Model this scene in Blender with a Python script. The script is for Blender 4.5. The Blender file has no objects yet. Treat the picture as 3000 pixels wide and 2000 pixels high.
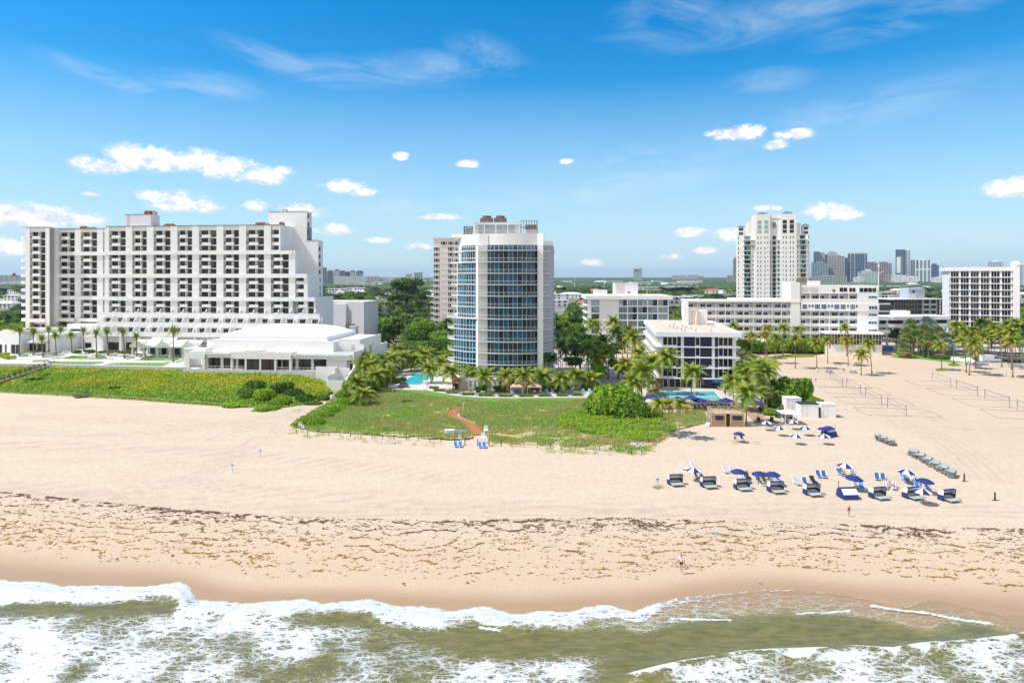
import bpy,bmesh,math,random
import numpy as np
from mathutils import Vector,Matrix
R=math.radians
rnd=random.Random(7)
scene=bpy.context.scene
COL=scene.collection
# ---------------------------------------------------------------- camera
F,CX,HY,H=2000.0,1500.0,808.0,32.0 # focal length, centre, horizon (photo pixels) and camera height (m)
cd=bpy.data.cameras.new('camera');cam=bpy.data.objects.new('camera',cd);COL.objects.link(cam)
cam.location=(0,0,H);cam.rotation_euler=(R(90),0,0)
cd.sensor_width=36;cd.lens=24;cd.shift_y=-(1000-HY)/3000.0
cd.clip_start=1;cd.clip_end=60000
scene.camera=cam
# ---------------------------------------------------------------- light
SUN_DIR=Vector((-0.66,-0.12,1.0)).normalized()
SUN_EL=math.asin(SUN_DIR.z);SUN_ROT=math.atan2(SUN_DIR.x,SUN_DIR.y)
ld=bpy.data.lights.new('sun','SUN');ld.energy=3.6;ld.angle=R(0.5);ld.color=(1.0,0.95,0.87)
so=bpy.data.objects.new('sun',ld);COL.objects.link(so)
so.rotation_euler=SUN_DIR.to_track_quat('Z','Y').to_euler();so.location=(-100,20,200)
scene.view_settings.view_transform='Standard';scene.view_settings.look='None'
scene.view_settings.gamma=1;scene.view_settings.exposure=0.47;scene.view_settings.use_curve_mapping=False
world=bpy.data.worlds.new('World');scene.world=world;world.use_nodes=True
def build_world():
    nt=world.node_tree;nt.nodes.clear();N=nt.nodes.new;L=nt.links.new
    out=N('ShaderNodeOutputWorld');bg=N('ShaderNodeBackground');bg.inputs[1].default_value=0.10
    L(bg.outputs[0],out.inputs[0])
    sky=N('ShaderNodeTexSky');sky.sky_type='NISHITA';sky.sun_disc=False
    sky.sun_elevation=SUN_EL;sky.sun_rotation=SUN_ROT
    sky.altitude=0;sky.air_density=1.0;sky.dust_density=0.35;sky.ozone_density=2.6
    hs=N('ShaderNodeHueSaturation');hs.inputs['Saturation'].default_value=1.5;hs.inputs['Hue'].default_value=0.492
    gm=N('ShaderNodeMixRGB');gm.blend_type='MULTIPLY';gm.inputs[0].default_value=1;gm.inputs[2].default_value=(0.80,1.16,1.24,1)
    L(sky.outputs[0],hs.inputs['Color']);L(hs.outputs[0],gm.inputs[1])
    tc=N('ShaderNodeTexCoord');sp=N('ShaderNodeSeparateXYZ');L(tc.outputs['Generated'],sp.inputs[0])
    def M(op,a,b=None,c=None,clamp=False):
        n=N('ShaderNodeMath');n.operation=op;n.use_clamp=clamp
        for i,v in enumerate((a,b,c)):
            if v is None:continue
            if isinstance(v,(int,float)):n.inputs[i].default_value=v
            else:L(v,n.inputs[i])
        return n.outputs[0]
    az=M('ARCTAN2',sp.outputs[0],sp.outputs[1]);el=M('ARCSINE',sp.outputs[2])
    cb=N('ShaderNodeCombineXYZ');L(az,cb.inputs[0]);L(el,cb.inputs[1])
    def noise(scale,detail,rough,sx=1,sy=1,dist=0.0,off=0.0):
        mp=N('ShaderNodeMapping');mp.inputs['Scale'].default_value=(sx,sy,1);mp.inputs['Location'].default_value=(off,off*.7,off)
        L(cb.outputs[0],mp.inputs[0]);n=N('ShaderNodeTexNoise');n.inputs['Scale'].default_value=scale
        n.inputs['Detail'].default_value=detail;n.inputs['Roughness'].default_value=rough;n.inputs['Distortion'].default_value=dist
        L(mp.outputs[0],n.inputs['Vector']);return n.outputs[0]
    def masks(lst):
        cur=None
        for(px,py,rx,ry,k)in lst:
            a=math.atan((px-CX)/F);e=math.atan((HY-py)/F*math.cos(a))
            s=N('ShaderNodeVectorMath');s.operation='SUBTRACT';L(cb.outputs[0],s.inputs[0]);s.inputs[1].default_value=(a,e,0)
            m=N('ShaderNodeVectorMath');m.operation='MULTIPLY';L(s.outputs[0],m.inputs[0])
            m.inputs[1].default_value=(F/rx/math.cos(a)**2*1.0,F/ry,0)
            if k:
                r=N('ShaderNodeVectorRotate');r.rotation_type='Z_AXIS';r.inputs['Angle'].default_value=k
                L(s.outputs[0],r.inputs['Vector']);L(r.outputs[0],m.inputs[0])
            ln=N('ShaderNodeVectorMath');ln.operation='LENGTH';L(m.outputs[0],ln.inputs[0])
            v=M('SUBTRACT',1.0,ln.outputs['Value'])
            cur=v if cur is None else M('MAXIMUM',cur,v)
        return M('MAXIMUM',cur,0.0)
    puffs=[(290,485,120,32,0),(400,458,135,44,0),(480,470,120,44,0),(570,470,140,44,0),(665,492,140,42,0),(760,515,115,36,0),(835,500,50,18,0),
             (530,592,140,38,0),(440,574,70,20,0),(600,606,80,22,0),(90,636,230,44,0),(250,642,100,28,0),(20,618,100,28,0),(30,720,140,34,0),(1010,545,100,26,0),(1060,562,60,20,0),(980,672,90,24,0),
             (890,622,100,36,0),(750,600,60,20,0),(1372,480,52,20,0),(1175,458,34,18,0),(1660,474,28,12,0),
             (2150,392,120,27,0),(2200,382,60,24,0),(2330,393,90,20,0),(2268,424,60,20,0),(2420,618,105,36,0),(2480,630,70,18,0),
             (2985,548,160,36,0),(1110,704,60,14,0),(1290,636,90,14,0),(2150,690,90,32,0),(2250,610,60,14,0),
             (2020,680,70,20,0),(2065,733,50,16,0),(1960,752,50,14,0),(1735,768,50,16,0),(1220,722,70,16,0),(270,570,40,10,0)]
    mk=masks(puffs)
    n1=noise(34,8,0.68,1,1.6,0.25)
    c=M('MULTIPLY',mk,1.9);c=M('ADD',c,M('MULTIPLY',M('SUBTRACT',n1,0.5),3.9));c=M('ADD',c,M('MULTIPLY',M('SUBTRACT',noise(120,4,0.65,1,1.5,0.3,off=3.3),0.5),1.7));c=M('SUBTRACT',c,0.36)
    c=M('MULTIPLY',c,1.1,clamp=True)
    c=M('MULTIPLY',c,M('MULTIPLY',mk,3.0,clamp=True))
    c=M('POWER',c,1.35)
    fr_=M('MULTIPLY',M('ADD',M('SUBTRACT',M('MULTIPLY',mk,1.7),0.28),M('MULTIPLY',M('SUBTRACT',noise(16,6,0.65,1,2.2,0.6,off=5.1),0.5),2.6)),0.75,clamp=True)
    fr_=M('MULTIPLY',M('MULTIPLY',fr_,M('MULTIPLY',mk,5.0,clamp=True)),0.55)
    c=M('SUBTRACT',1.0,M('MULTIPLY',M('SUBTRACT',1.0,c),M('SUBTRACT',1.0,fr_)))
    n1b=noise(34,4,0.6,1,1.6,0.25,off=0.012)
    shade=M('ADD',0.64,M('MULTIPLY',M('SUBTRACT',n1,n1b),3.6))
    shade=M('ADD',shade,M('MULTIPLY',c,0.22),clamp=False)
    ccol=N('ShaderNodeMixRGB');ccol.inputs[1].default_value=(5.0,5.7,6.9,1);ccol.inputs[2].default_value=(7.9,7.9,7.9,1)
    L(M('MULTIPLY',shade,1.0,clamp=True),ccol.inputs[0])
    # thin high wisps
    wisps=[(1180,205,420,60,-0.06),(1420,155,140,60,0.3),(820,180,260,40,0.25),(330,235,400,26,0.26),(600,250,220,45,0),(2700,35,420,50,-0.15),(1950,40,200,60,0),
             (2250,60,500,70,-0.05),(1850,480,420,60,-0.15),(1300,590,380,30,-0.1),(2100,90,400,30,0),(2250,235,160,40,0),(1650,560,600,60,-.1),(2700,700,700,50,0),(2500,330,500,60,-.15)]
    wm=masks(wisps)
    n2=noise(6,6,0.62,1,3.2,0.9,off=2.3)
    wv=M('MULTIPLY',M('MULTIPLY',M('SUBTRACT',n2,0.40),3.2,clamp=True),M('MULTIPLY',wm,1.5,clamp=True));wv=M('MULTIPLY',wv,0.33)
    # milky veil towards the horizon
    n3=noise(5,4,0.6,1,3.0,0.5,off=7.7)
    veil=M('MULTIPLY',M('SUBTRACT',1.0,M('MULTIPLY',M('ABSOLUTE',el),3.6),clamp=True),M('ADD',0.55,M('MULTIPLY',n3,0.55)))
    veil=M('MULTIPLY',veil,1.15,clamp=True)
    m0=N('ShaderNodeMixRGB');L(veil,m0.inputs[0]);L(gm.outputs[0],m0.inputs[1]);m0.inputs[2].default_value=(4.3,5.75,7.0,1)
    m1=N('ShaderNodeMixRGB');L(wv,m1.inputs[0]);L(m0.outputs[0],m1.inputs[1]);m1.inputs[2].default_value=(6.2,6.9,7.6,1)
    m2=N('ShaderNodeMixRGB');L(c,m2.inputs[0]);L(m1.outputs[0],m2.inputs[1]);L(ccol.outputs[0],m2.inputs[2])
    # unseen bright cloud added behind the camera to fill shaded facades with white light
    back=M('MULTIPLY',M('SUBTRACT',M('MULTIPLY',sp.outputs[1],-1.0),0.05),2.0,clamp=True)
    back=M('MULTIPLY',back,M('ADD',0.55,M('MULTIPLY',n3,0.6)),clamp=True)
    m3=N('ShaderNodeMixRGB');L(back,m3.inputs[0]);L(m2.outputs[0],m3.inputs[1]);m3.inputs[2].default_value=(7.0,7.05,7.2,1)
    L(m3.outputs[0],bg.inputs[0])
build_world()
try:
    scene.cycles.max_bounces=6;scene.cycles.transparent_max_bounces=8;scene.cycles.volume_bounces=0;scene.cycles.diffuse_bounces=3;scene.cycles.glossy_bounces=3
    scene.cycles.use_denoising=True
except Exception:pass
# ---------------------------------------------------------------- projection helpers (photo pixel -> place)
def G(px,py,z=0.0):
    Y=(H-z)*F/(py-HY);return Vector(((px-CX)/F*Y,Y,z))
def zat(py,Y):return H-(py-HY)/F*Y
def xat(px,Y):return(px-CX)/F*Y
def pxof(X,Y):return CX+X/Y*F
class Frame:
    """A facade line through photo pixel px at depth Y, turned clockwise by th degrees."""
    def __init__(s,px,Y,th=7.0,z=0.0):
        s.X0=xat(px,Y);s.Y0=Y;s.a=R(th);s.c=math.cos(s.a);s.s=math.sin(s.a);s.z0=z
    def u(s,px,d=0.0):
        k=(px-CX)/F;X0=s.X0+d*s.s;Y0=s.Y0+d*s.c
        return(k*Y0-X0)/(s.c+k*s.s)
    def z(s,px,py,d=0.0):
        return zat(py,s.Y0+d*s.c-s.u(px,d)*s.s)-s.z0
    def w(s,u,d=0.0,z=0.0):
        return Vector((s.X0+u*s.c+d*s.s,s.Y0-u*s.s+d*s.c,z+s.z0))
# ---------------------------------------------------------------- objects and tags
def tag(o,label=None,cat=None,group=None,kind=None):
    if label:o['label']=label
    if cat:o['category']=cat
    if group:o['group']=group
    if kind:o['kind']=kind
    return o
def empty(name,loc=(0,0,0),rz=0.0,label=None,cat=None,group=None,sc=1.0):
    o=bpy.data.objects.new(name,None);COL.objects.link(o)
    o.location=loc;o.rotation_euler=(0,0,rz);o.scale=(sc,sc,sc);o.empty_display_size=0.3
    return tag(o,label,cat,group)
def froot(fr,name,label,cat,group=None):
    return empty(name,(fr.X0,fr.Y0,fr.z0),-fr.a,label,cat,group)
def link(name,me,parent=None,loc=None,rz=None):
    o=bpy.data.objects.new(name,me);COL.objects.link(o)
    if parent:o.parent=parent
    if loc is not None:o.location=loc
    if rz is not None:o.rotation_euler=(0,0,rz)
    return o
KIDS={}
def kids(o):
    return[c for c in o.children]
def copy_tree(o,parent=None):
    c=o.copy();COL.objects.link(c)
    if parent:c.parent=parent
    for ch in kids(o):copy_tree(ch,c)
    return c
ORD=[] # things that get their place in a row into the label at the end
def defer(o,row,pattern):ORD.append((row,pattern,o));return o
class MB:
    def __init__(s):s.v=[];s.f=[];s.m=[];s.mats=[]
    def mi(s,m):
        if m not in s.mats:s.mats.append(m)
        return s.mats.index(m)
    def box(s,x0,x1,y0,y1,z0,z1,m,skip=()):
        if x1<x0:x0,x1=x1,x0
        if y1<y0:y0,y1=y1,y0
        if z1<z0:z0,z1=z1,z0
        n=len(s.v);s.v+=[(x0,y0,z0),(x1,y0,z0),(x1,y1,z0),(x0,y1,z0),(x0,y0,z1),(x1,y0,z1),(x1,y1,z1),(x0,y1,z1)]
        k=s.mi(m)
        for i,q in enumerate(((0,1,5,4),(1,2,6,5),(2,3,7,6),(3,0,4,7),(4,5,6,7),(3,2,1,0))):
            if i in skip:continue
            s.f.append(tuple(n+j for j in q));s.m.append(k)
        return s
    def face(s,pts,m):
        n=len(s.v);s.v+=[tuple(p)for p in pts];s.f.append(tuple(range(n,n+len(pts))));s.m.append(s.mi(m));return s
    def prism(s,poly,z0,z1,m,mtop=None):
        """poly counter-clockwise (x, y) list"""
        a=sum(poly[i][0]*poly[(i+1)%len(poly)][1]-poly[(i+1)%len(poly)][0]*poly[i][1]for i in range(len(poly)))
        if a<0:poly=poly[::-1]
        n=len(s.v);k=len(poly);s.v+=[(p[0],p[1],z0)for p in poly]+[(p[0],p[1],z1)for p in poly]
        for i in range(k):
            j=(i+1)%k;s.f.append((n+i,n+j,n+k+j,n+k+i));s.m.append(s.mi(m))
        s.f.append(tuple(range(n+k,n+2*k)));s.m.append(s.mi(mtop or m))
        s.f.append(tuple(range(n+k-1,n-1,-1)));s.m.append(s.mi(m));return s
    def tube(s,pts,rad,m,seg=6,cap=True):
        pts=[Vector(p)for p in pts];rad=rad if isinstance(rad,(list,tuple))else[rad]*len(pts)
        n=len(s.v);k=s.mi(m);ref=None
        for i,p in enumerate(pts):
            d=(pts[min(i+1,len(pts)-1)]-pts[max(i-1,0)]).normalized()
            if ref is None:ref=Vector((1,0,0))if abs(d.x)<0.8 else Vector((0,1,0))
            a=d.cross(ref).normalized();b=d.cross(a).normalized();ref=b.cross(d)if False else ref
            for q in range(seg):
                t=2*math.pi*q/seg;s.v.append(tuple(p+(a*math.cos(t)+b*math.sin(t))*rad[i]))
        for i in range(len(pts)-1):
            for q in range(seg):
                r=(q+1)%seg;s.f.append((n+i*seg+q,n+i*seg+r,n+(i+1)*seg+r,n+(i+1)*seg+q));s.m.append(k)
        if cap:
            s.f.append(tuple(n+q for q in range(seg))[::-1]);s.m.append(k)
            s.f.append(tuple(n+(len(pts)-1)*seg+q for q in range(seg)));s.m.append(k)
        return s
    def lathe(s,prof,m,seg=12,c=(0,0,0)):
        n=len(s.v);k=s.mi(m)
        for r,z in prof:
            for q in range(seg):
                t=2*math.pi*q/seg;s.v.append((c[0]+r*math.cos(t),c[1]+r*math.sin(t),c[2]+z))
        for i in range(len(prof)-1):
            for q in range(seg):
                r=(q+1)%seg;s.f.append((n+i*seg+q,n+i*seg+r,n+(i+1)*seg+r,n+(i+1)*seg+q));s.m.append(k)
        return s
    def mesh(s,name,smooth=False):
        me=bpy.data.meshes.new(name);me.from_pydata(s.v,[],s.f)
        for m in s.mats:me.materials.append(m)
        me.polygons.foreach_set('material_index',s.m)
        if smooth:me.polygons.foreach_set('use_smooth',[True]*len(s.f))
        me.update();return me
    def build(s,name,parent=None,smooth=False,loc=None,rz=None):
        return link(name,s.mesh(name,smooth),parent,loc,rz)
class Parts:
    """Repeated parts of one thing: the first `cap` are objects of their own, the rest one 'stuff' part."""
    def __init__(s,root,name,cap=98):s.root=root;s.name=name;s.cap=cap;s.n=0;s.items=[]
    def add(s,key,fn,x,y,z,size=1.0):s.items.append((size,key,fn,x,y,z))
    def done(s):
        s.items.sort(key=lambda t:-t[0]);rest=MB();cache={}
        for i,(sz,key,fn,x,y,z)in enumerate(s.items):
            if i<s.cap:
                if key not in cache:
                    mb=MB();fn(mb,0,0,0);cache[key]=mb.mesh(s.name)
                link(s.name,cache[key],s.root,(x,y,z))
            else:fn(rest,x,y,z)
        if rest.f:tag(rest.build(s.name,s.root),kind='stuff')
# ---------------------------------------------------------------- materials
def mat(name,col,rough=0.7,metal=0.0,var=0.0,vs=1.0,col2=None,bump=0.0,bs=10.0,spec=None,coord='Object',stretch=(1,1,1),trans=0.0,detail=5):
    m=bpy.data.materials.new(name);m.use_nodes=True;nt=m.node_tree;N=nt.nodes.new;L=nt.links.new
    b=nt.nodes['Principled BSDF'];b.inputs['Base Color'].default_value=(*col,1);b.inputs['Roughness'].default_value=rough;b.inputs['Metallic'].default_value=metal
    if spec is not None:b.inputs['Specular IOR Level'].default_value=spec
    if var or col2 or bump:
        tc=N('ShaderNodeTexCoord');mp=N('ShaderNodeMapping');L(tc.outputs[coord],mp.inputs[0]);mp.inputs['Scale'].default_value=stretch
    if var or col2:
        n=N('ShaderNodeTexNoise');n.inputs['Scale'].default_value=vs;n.inputs['Detail'].default_value=detail;n.inputs['Roughness'].default_value=0.6;L(mp.outputs[0],n.inputs['Vector'])
        r=N('ShaderNodeMapRange');r.inputs[1].default_value=0.3;r.inputs[2].default_value=0.7;L(n.outputs[0],r.inputs[0])
        x=N('ShaderNodeMixRGB');L(r.outputs[0],x.inputs[0])
        c2=col2 or tuple(min(1,c*(1-var))for c in col)
        x.inputs[1].default_value=(*col,1);x.inputs[2].default_value=(*c2,1);L(x.outputs[0],b.inputs['Base Color'])
    if bump:
        n=N('ShaderNodeTexNoise');n.inputs['Scale'].default_value=bs;n.inputs['Detail'].default_value=4;L(mp.outputs[0],n.inputs['Vector'])
        bp=N('ShaderNodeBump');bp.inputs['Strength'].default_value=bump;bp.inputs['Distance'].default_value=0.1;L(n.outputs[0],bp.inputs['Height']);L(bp.outputs[0],b.inputs['Normal'])
    if trans:
        t=N('ShaderNodeBsdfTranslucent');ms=N('ShaderNodeMixShader');ms.inputs[0].default_value=trans
        t.inputs[0].default_value=(*[min(1,c*1.6)for c in col],1)
        if var or col2:L(x.outputs[0],t.inputs[0])
        L(b.outputs[0],ms.inputs[1]);L(t.outputs[0],ms.inputs[2]);L(ms.outputs[0],nt.nodes['Material Output'].inputs[0])
    return m
def glassmat(name,col,rough=0.08,spec=0.35,metal=0.0):
    return mat(name,col,rough,metal,0.3,0.7,spec=spec)
M_={}
M_['white']=mat('white_stucco',(0.83,0.82,0.80),0.8,var=0.06,vs=0.6,bump=0.15,bs=6)
M_['white2']=mat('white_paint',(0.85,0.84,0.83),0.6,var=0.04,vs=1.5)
M_['cream']=mat('cream_stucco',(0.76,0.70,0.62),0.85,var=0.1,vs=0.5)
M_['pink']=mat('pink_stucco',(0.92,0.81,0.74),0.85,var=0.06,vs=0.5)
M_['pinkdk']=mat('pink_block',(0.66,0.53,0.48),0.85,var=0.1,vs=0.5)
M_['roofw']=mat('white_roof_membrane',(0.84,0.81,0.77),0.85,var=0.12,vs=0.25)
M_['roofs']=mat('weathered_tan_roof',(0.56,0.43,0.31),0.9,col2=(0.74,0.65,0.54),vs=0.35,detail=8)
M_['grey']=mat('grey_concrete',(0.42,0.42,0.42),0.85,var=0.2,vs=0.8)
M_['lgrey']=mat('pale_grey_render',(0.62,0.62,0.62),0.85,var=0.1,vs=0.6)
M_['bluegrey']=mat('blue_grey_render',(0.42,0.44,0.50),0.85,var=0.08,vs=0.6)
M_['seawall']=mat('seawall_render',(0.60,0.61,0.64),0.85,var=0.15,vs=0.5)
M_['dark']=mat('dark_metal',(0.03,0.03,0.032),0.5)
M_['bronze']=mat('dark_bronze_frame',(0.045,0.035,0.03),0.5)
M_['alum']=mat('grey_aluminium',(0.5,0.5,0.5),0.4,0.7)
M_['g_dark']=glassmat('dark_glass',(0.018,0.02,0.024))
M_['g_mid']=glassmat('glass_over_grey_curtain',(0.065,0.062,0.06))
M_['g_cur']=glassmat('glass_over_pale_curtain',(0.15,0.145,0.14))
M_['g_brn']=glassmat('glass_over_brown_room',(0.06,0.032,0.024))
M_['g_teal']=glassmat('teal_glass',(0.004,0.14,0.25),0.05,.4)
M_['g_teal2']=glassmat('deep_teal_glass',(0.002,0.045,0.09),0.05,.4)
M_['g_navy']=glassmat('night_blue_glass',(0.005,0.012,0.035),0.05,.3)
M_['g_aqua']=glassmat('aqua_glass',(0.12,0.36,0.38),0.06,0.5)
M_['g_blue']=glassmat('blue_glass',(0.02,0.09,0.22),0.06,0.4)
M_['g_mirror']=mat('mirror_glass',(0.28,0.34,0.40),0.06,0.85)
M_['navy']=mat('navy_panel',(0.018,0.03,0.075),0.7,var=0.5,vs=3)
M_['wood']=mat('tan_wood',(0.42,0.27,0.16),0.8,var=0.3,vs=2)
M_['woodbr']=mat('brown_wood',(0.33,0.14,0.05),0.75,var=0.3,vs=2)
M_['woodgr']=mat('weathered_wood',(0.24,0.20,0.17),0.85,var=0.4,vs=3)
M_['wooddk']=mat('dark_wood',(0.07,0.05,0.04),0.8,var=0.3,vs=3)
M_['rust']=mat('red_roof_machine',(0.42,0.09,0.03),0.7,var=0.3,vs=1)
M_['brownm']=mat('brown_cooling_tower',(0.25,0.19,0.14),0.8,var=0.4,vs=1)
M_['terra']=mat('terracotta_tiles',(0.50,0.20,0.11),0.85,var=0.35,vs=1.2)
M_['greenr']=mat('verdigris_roof',(0.16,0.27,0.28),0.6,var=0.2,vs=1)
M_['asph']=mat('asphalt',(0.16,0.155,0.15),0.9,var=0.2,vs=0.4)
M_['pave']=mat('pale_paving',(0.62,0.55,0.49),0.85,var=0.15,vs=0.5)
M_['pavew']=mat('white_paving',(0.74,0.71,0.67),0.85,var=0.1,vs=0.5)
M_['brickp']=mat('orange_brick_paving',(0.52,0.30,0.20),0.85,var=0.25,vs=0.8)
M_['lawn']=mat('bright_lawn',(0.10,0.24,0.015),0.9,col2=(0.16,0.30,0.03),vs=0.8,bump=0.5,bs=12)
M_['planks']=mat('orange_boardwalk',(0.55,0.22,0.09),0.8,var=0.3,vs=1.0,stretch=(0.4,4,1))
M_['railw']=mat('white_rail',(0.78,0.79,0.8),0.5)
def railglass():
    m=bpy.data.materials.new('clear_rail_glass');m.use_nodes=True;nt=m.node_tree
    b=nt.nodes['Principled BSDF'];b.inputs['Base Color'].default_value=(0.6,0.7,0.72,1);b.inputs['Roughness'].default_value=0.05;b.inputs['Alpha'].default_value=0.04
    return m
M_['railg']=railglass()
W,W2=M_['white'],M_['white2']
# ---------------------------------------------------------------- beach, dunes and sea
K=3000/2352.0
shore_px=[(-300,1290),(-100,1318),(0,1330),(100,1340),(200,1347),(340,1345),(415,1337),(435,1350),(450,1378),(560,1387),(700,1372),(745,1387),(850,1378),(940,1393),(1020,1400),
            (1110,1395),(1200,1410),(1300,1402),(1400,1390),(1455,1402),(1560,1375),(1650,1362),(1750,1355),(1830,1357),(1900,1362),(2000,1378),(2060,1395),(2100,1384),(2150,1380),
            (2250,1403),(2352,1415),(2500,1430),(2800,1440)]
SEA=-0.5
sp_=[G(x*K,y*K,SEA)for x,y in shore_px]
SX=np.array([p.x for p in sp_]);SY=np.array([p.y for p in sp_])
o_=np.argsort(SX);SX=SX[o_];SY=SY[o_]
def shoreY(x):return np.interp(x,SX,SY)+(0.55*(np.abs(np.sin(x*.37+2*np.sin(x*.11)))-.5)+0.22*(np.abs(np.sin(x*1.3+np.sin(x*.7)*2))-.5)if np.size(x)>0 else 0)
ker=np.exp(-0.5*(np.arange(-12,13)/4.0)**2);ker/=ker.sum()
gx_=np.arange(-160,160,1.0);gs_=np.convolve(np.pad(shoreY(gx_),12,'edge'),ker,'valid')
def shoreS(x):return np.interp(x,gx_,gs_)
def vnoise(x,y,seed=0):
    """smooth value noise, numpy"""
    xi=np.floor(x).astype(np.int64);yi=np.floor(y).astype(np.int64);fx=x-xi;fy=y-yi
    def h(a,b):
        n=(a*374761393+b*668265263+seed*974711)&0x7fffffff
        n=((n^(n>>13))*1274126177)&0x7fffffff
        return((n^(n>>16))&0xffff)/65535.0
    u=fx*fx*(3-2*fx);v=fy*fy*(3-2*fy)
    return(h(xi,yi)*(1-u)+h(xi+1,yi)*u)*(1-v)+(h(xi,yi+1)*(1-u)+h(xi+1,yi+1)*u)*v
def fbm(x,y,oct=4,seed=0):
    s=0;a=0.5;t=0
    for i in range(oct):
        s=s+a*vnoise(x*2**i,y*2**i,seed+i*17);t+=a;a*=0.5
    return s/t
def sstep(a,b,x):
    t=np.clip((x-a)/(b-a),0,1);return t*t*(3-2*t)
def grid_mesh(name,xs,ys,zf,mats,attrs=None,smooth=True,keep=None):
    X,Y=np.meshgrid(xs,ys);Z=zf(X,Y);nx,ny=len(xs),len(ys)
    co=np.stack([X,Y,Z],-1).reshape(-1,3).astype(np.float32)
    i=np.arange(nx*ny).reshape(ny,nx);q=np.stack([i[:-1,:-1],i[:-1,1:],i[1:,1:],i[1:,:-1]],-1).reshape(-1,4)
    if keep is not None:
        kx=(X[:-1,:-1]+X[1:,1:])/2;ky=(Y[:-1,:-1]+Y[1:,1:])/2;q=q[keep(kx,ky).reshape(-1)]
    me=bpy.data.meshes.new(name);me.vertices.add(len(co));me.vertices.foreach_set('co',co.ravel())
    me.loops.add(q.size);me.loops.foreach_set('vertex_index',q.ravel().astype(np.int32));me.polygons.add(len(q))
    me.polygons.foreach_set('loop_start',np.arange(0,q.size,4,dtype=np.int32));me.polygons.foreach_set('loop_total',np.full(len(q),4,dtype=np.int32))
    if smooth:me.polygons.foreach_set('use_smooth',np.ones(len(q),dtype=bool))
    for m in mats:me.materials.append(m)
    for k,f in(attrs or{}).items():
        a=me.attributes.new(k,'FLOAT','POINT');a.data.foreach_set('value',f(X,Y).reshape(-1).astype(np.float32))
    me.update(calc_edges=True);me.validate();return link(name,me)
TRK=[]
def sand_z(X,Y):
    d=Y-shoreS(X)
    z=np.where(d>0,SEA+0.5*sstep(0,16,d),SEA+0.05*d)
    z=z+0.05*(fbm(X*0.25,Y*0.25,3,3)-0.5)*sstep(2,14,d)
    return z
def wet_at(X,Y):
    d=Y-shoreS(X)
    w=4.5+3.5*(fbm(X*0.035+9,Y*0+0.3,3,8)-0.4)+4.0*sstep(35,70,X)+2.5*sstep(20,60,-X)
    return 1-sstep(w*0.12,w*1.2,d)
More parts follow.
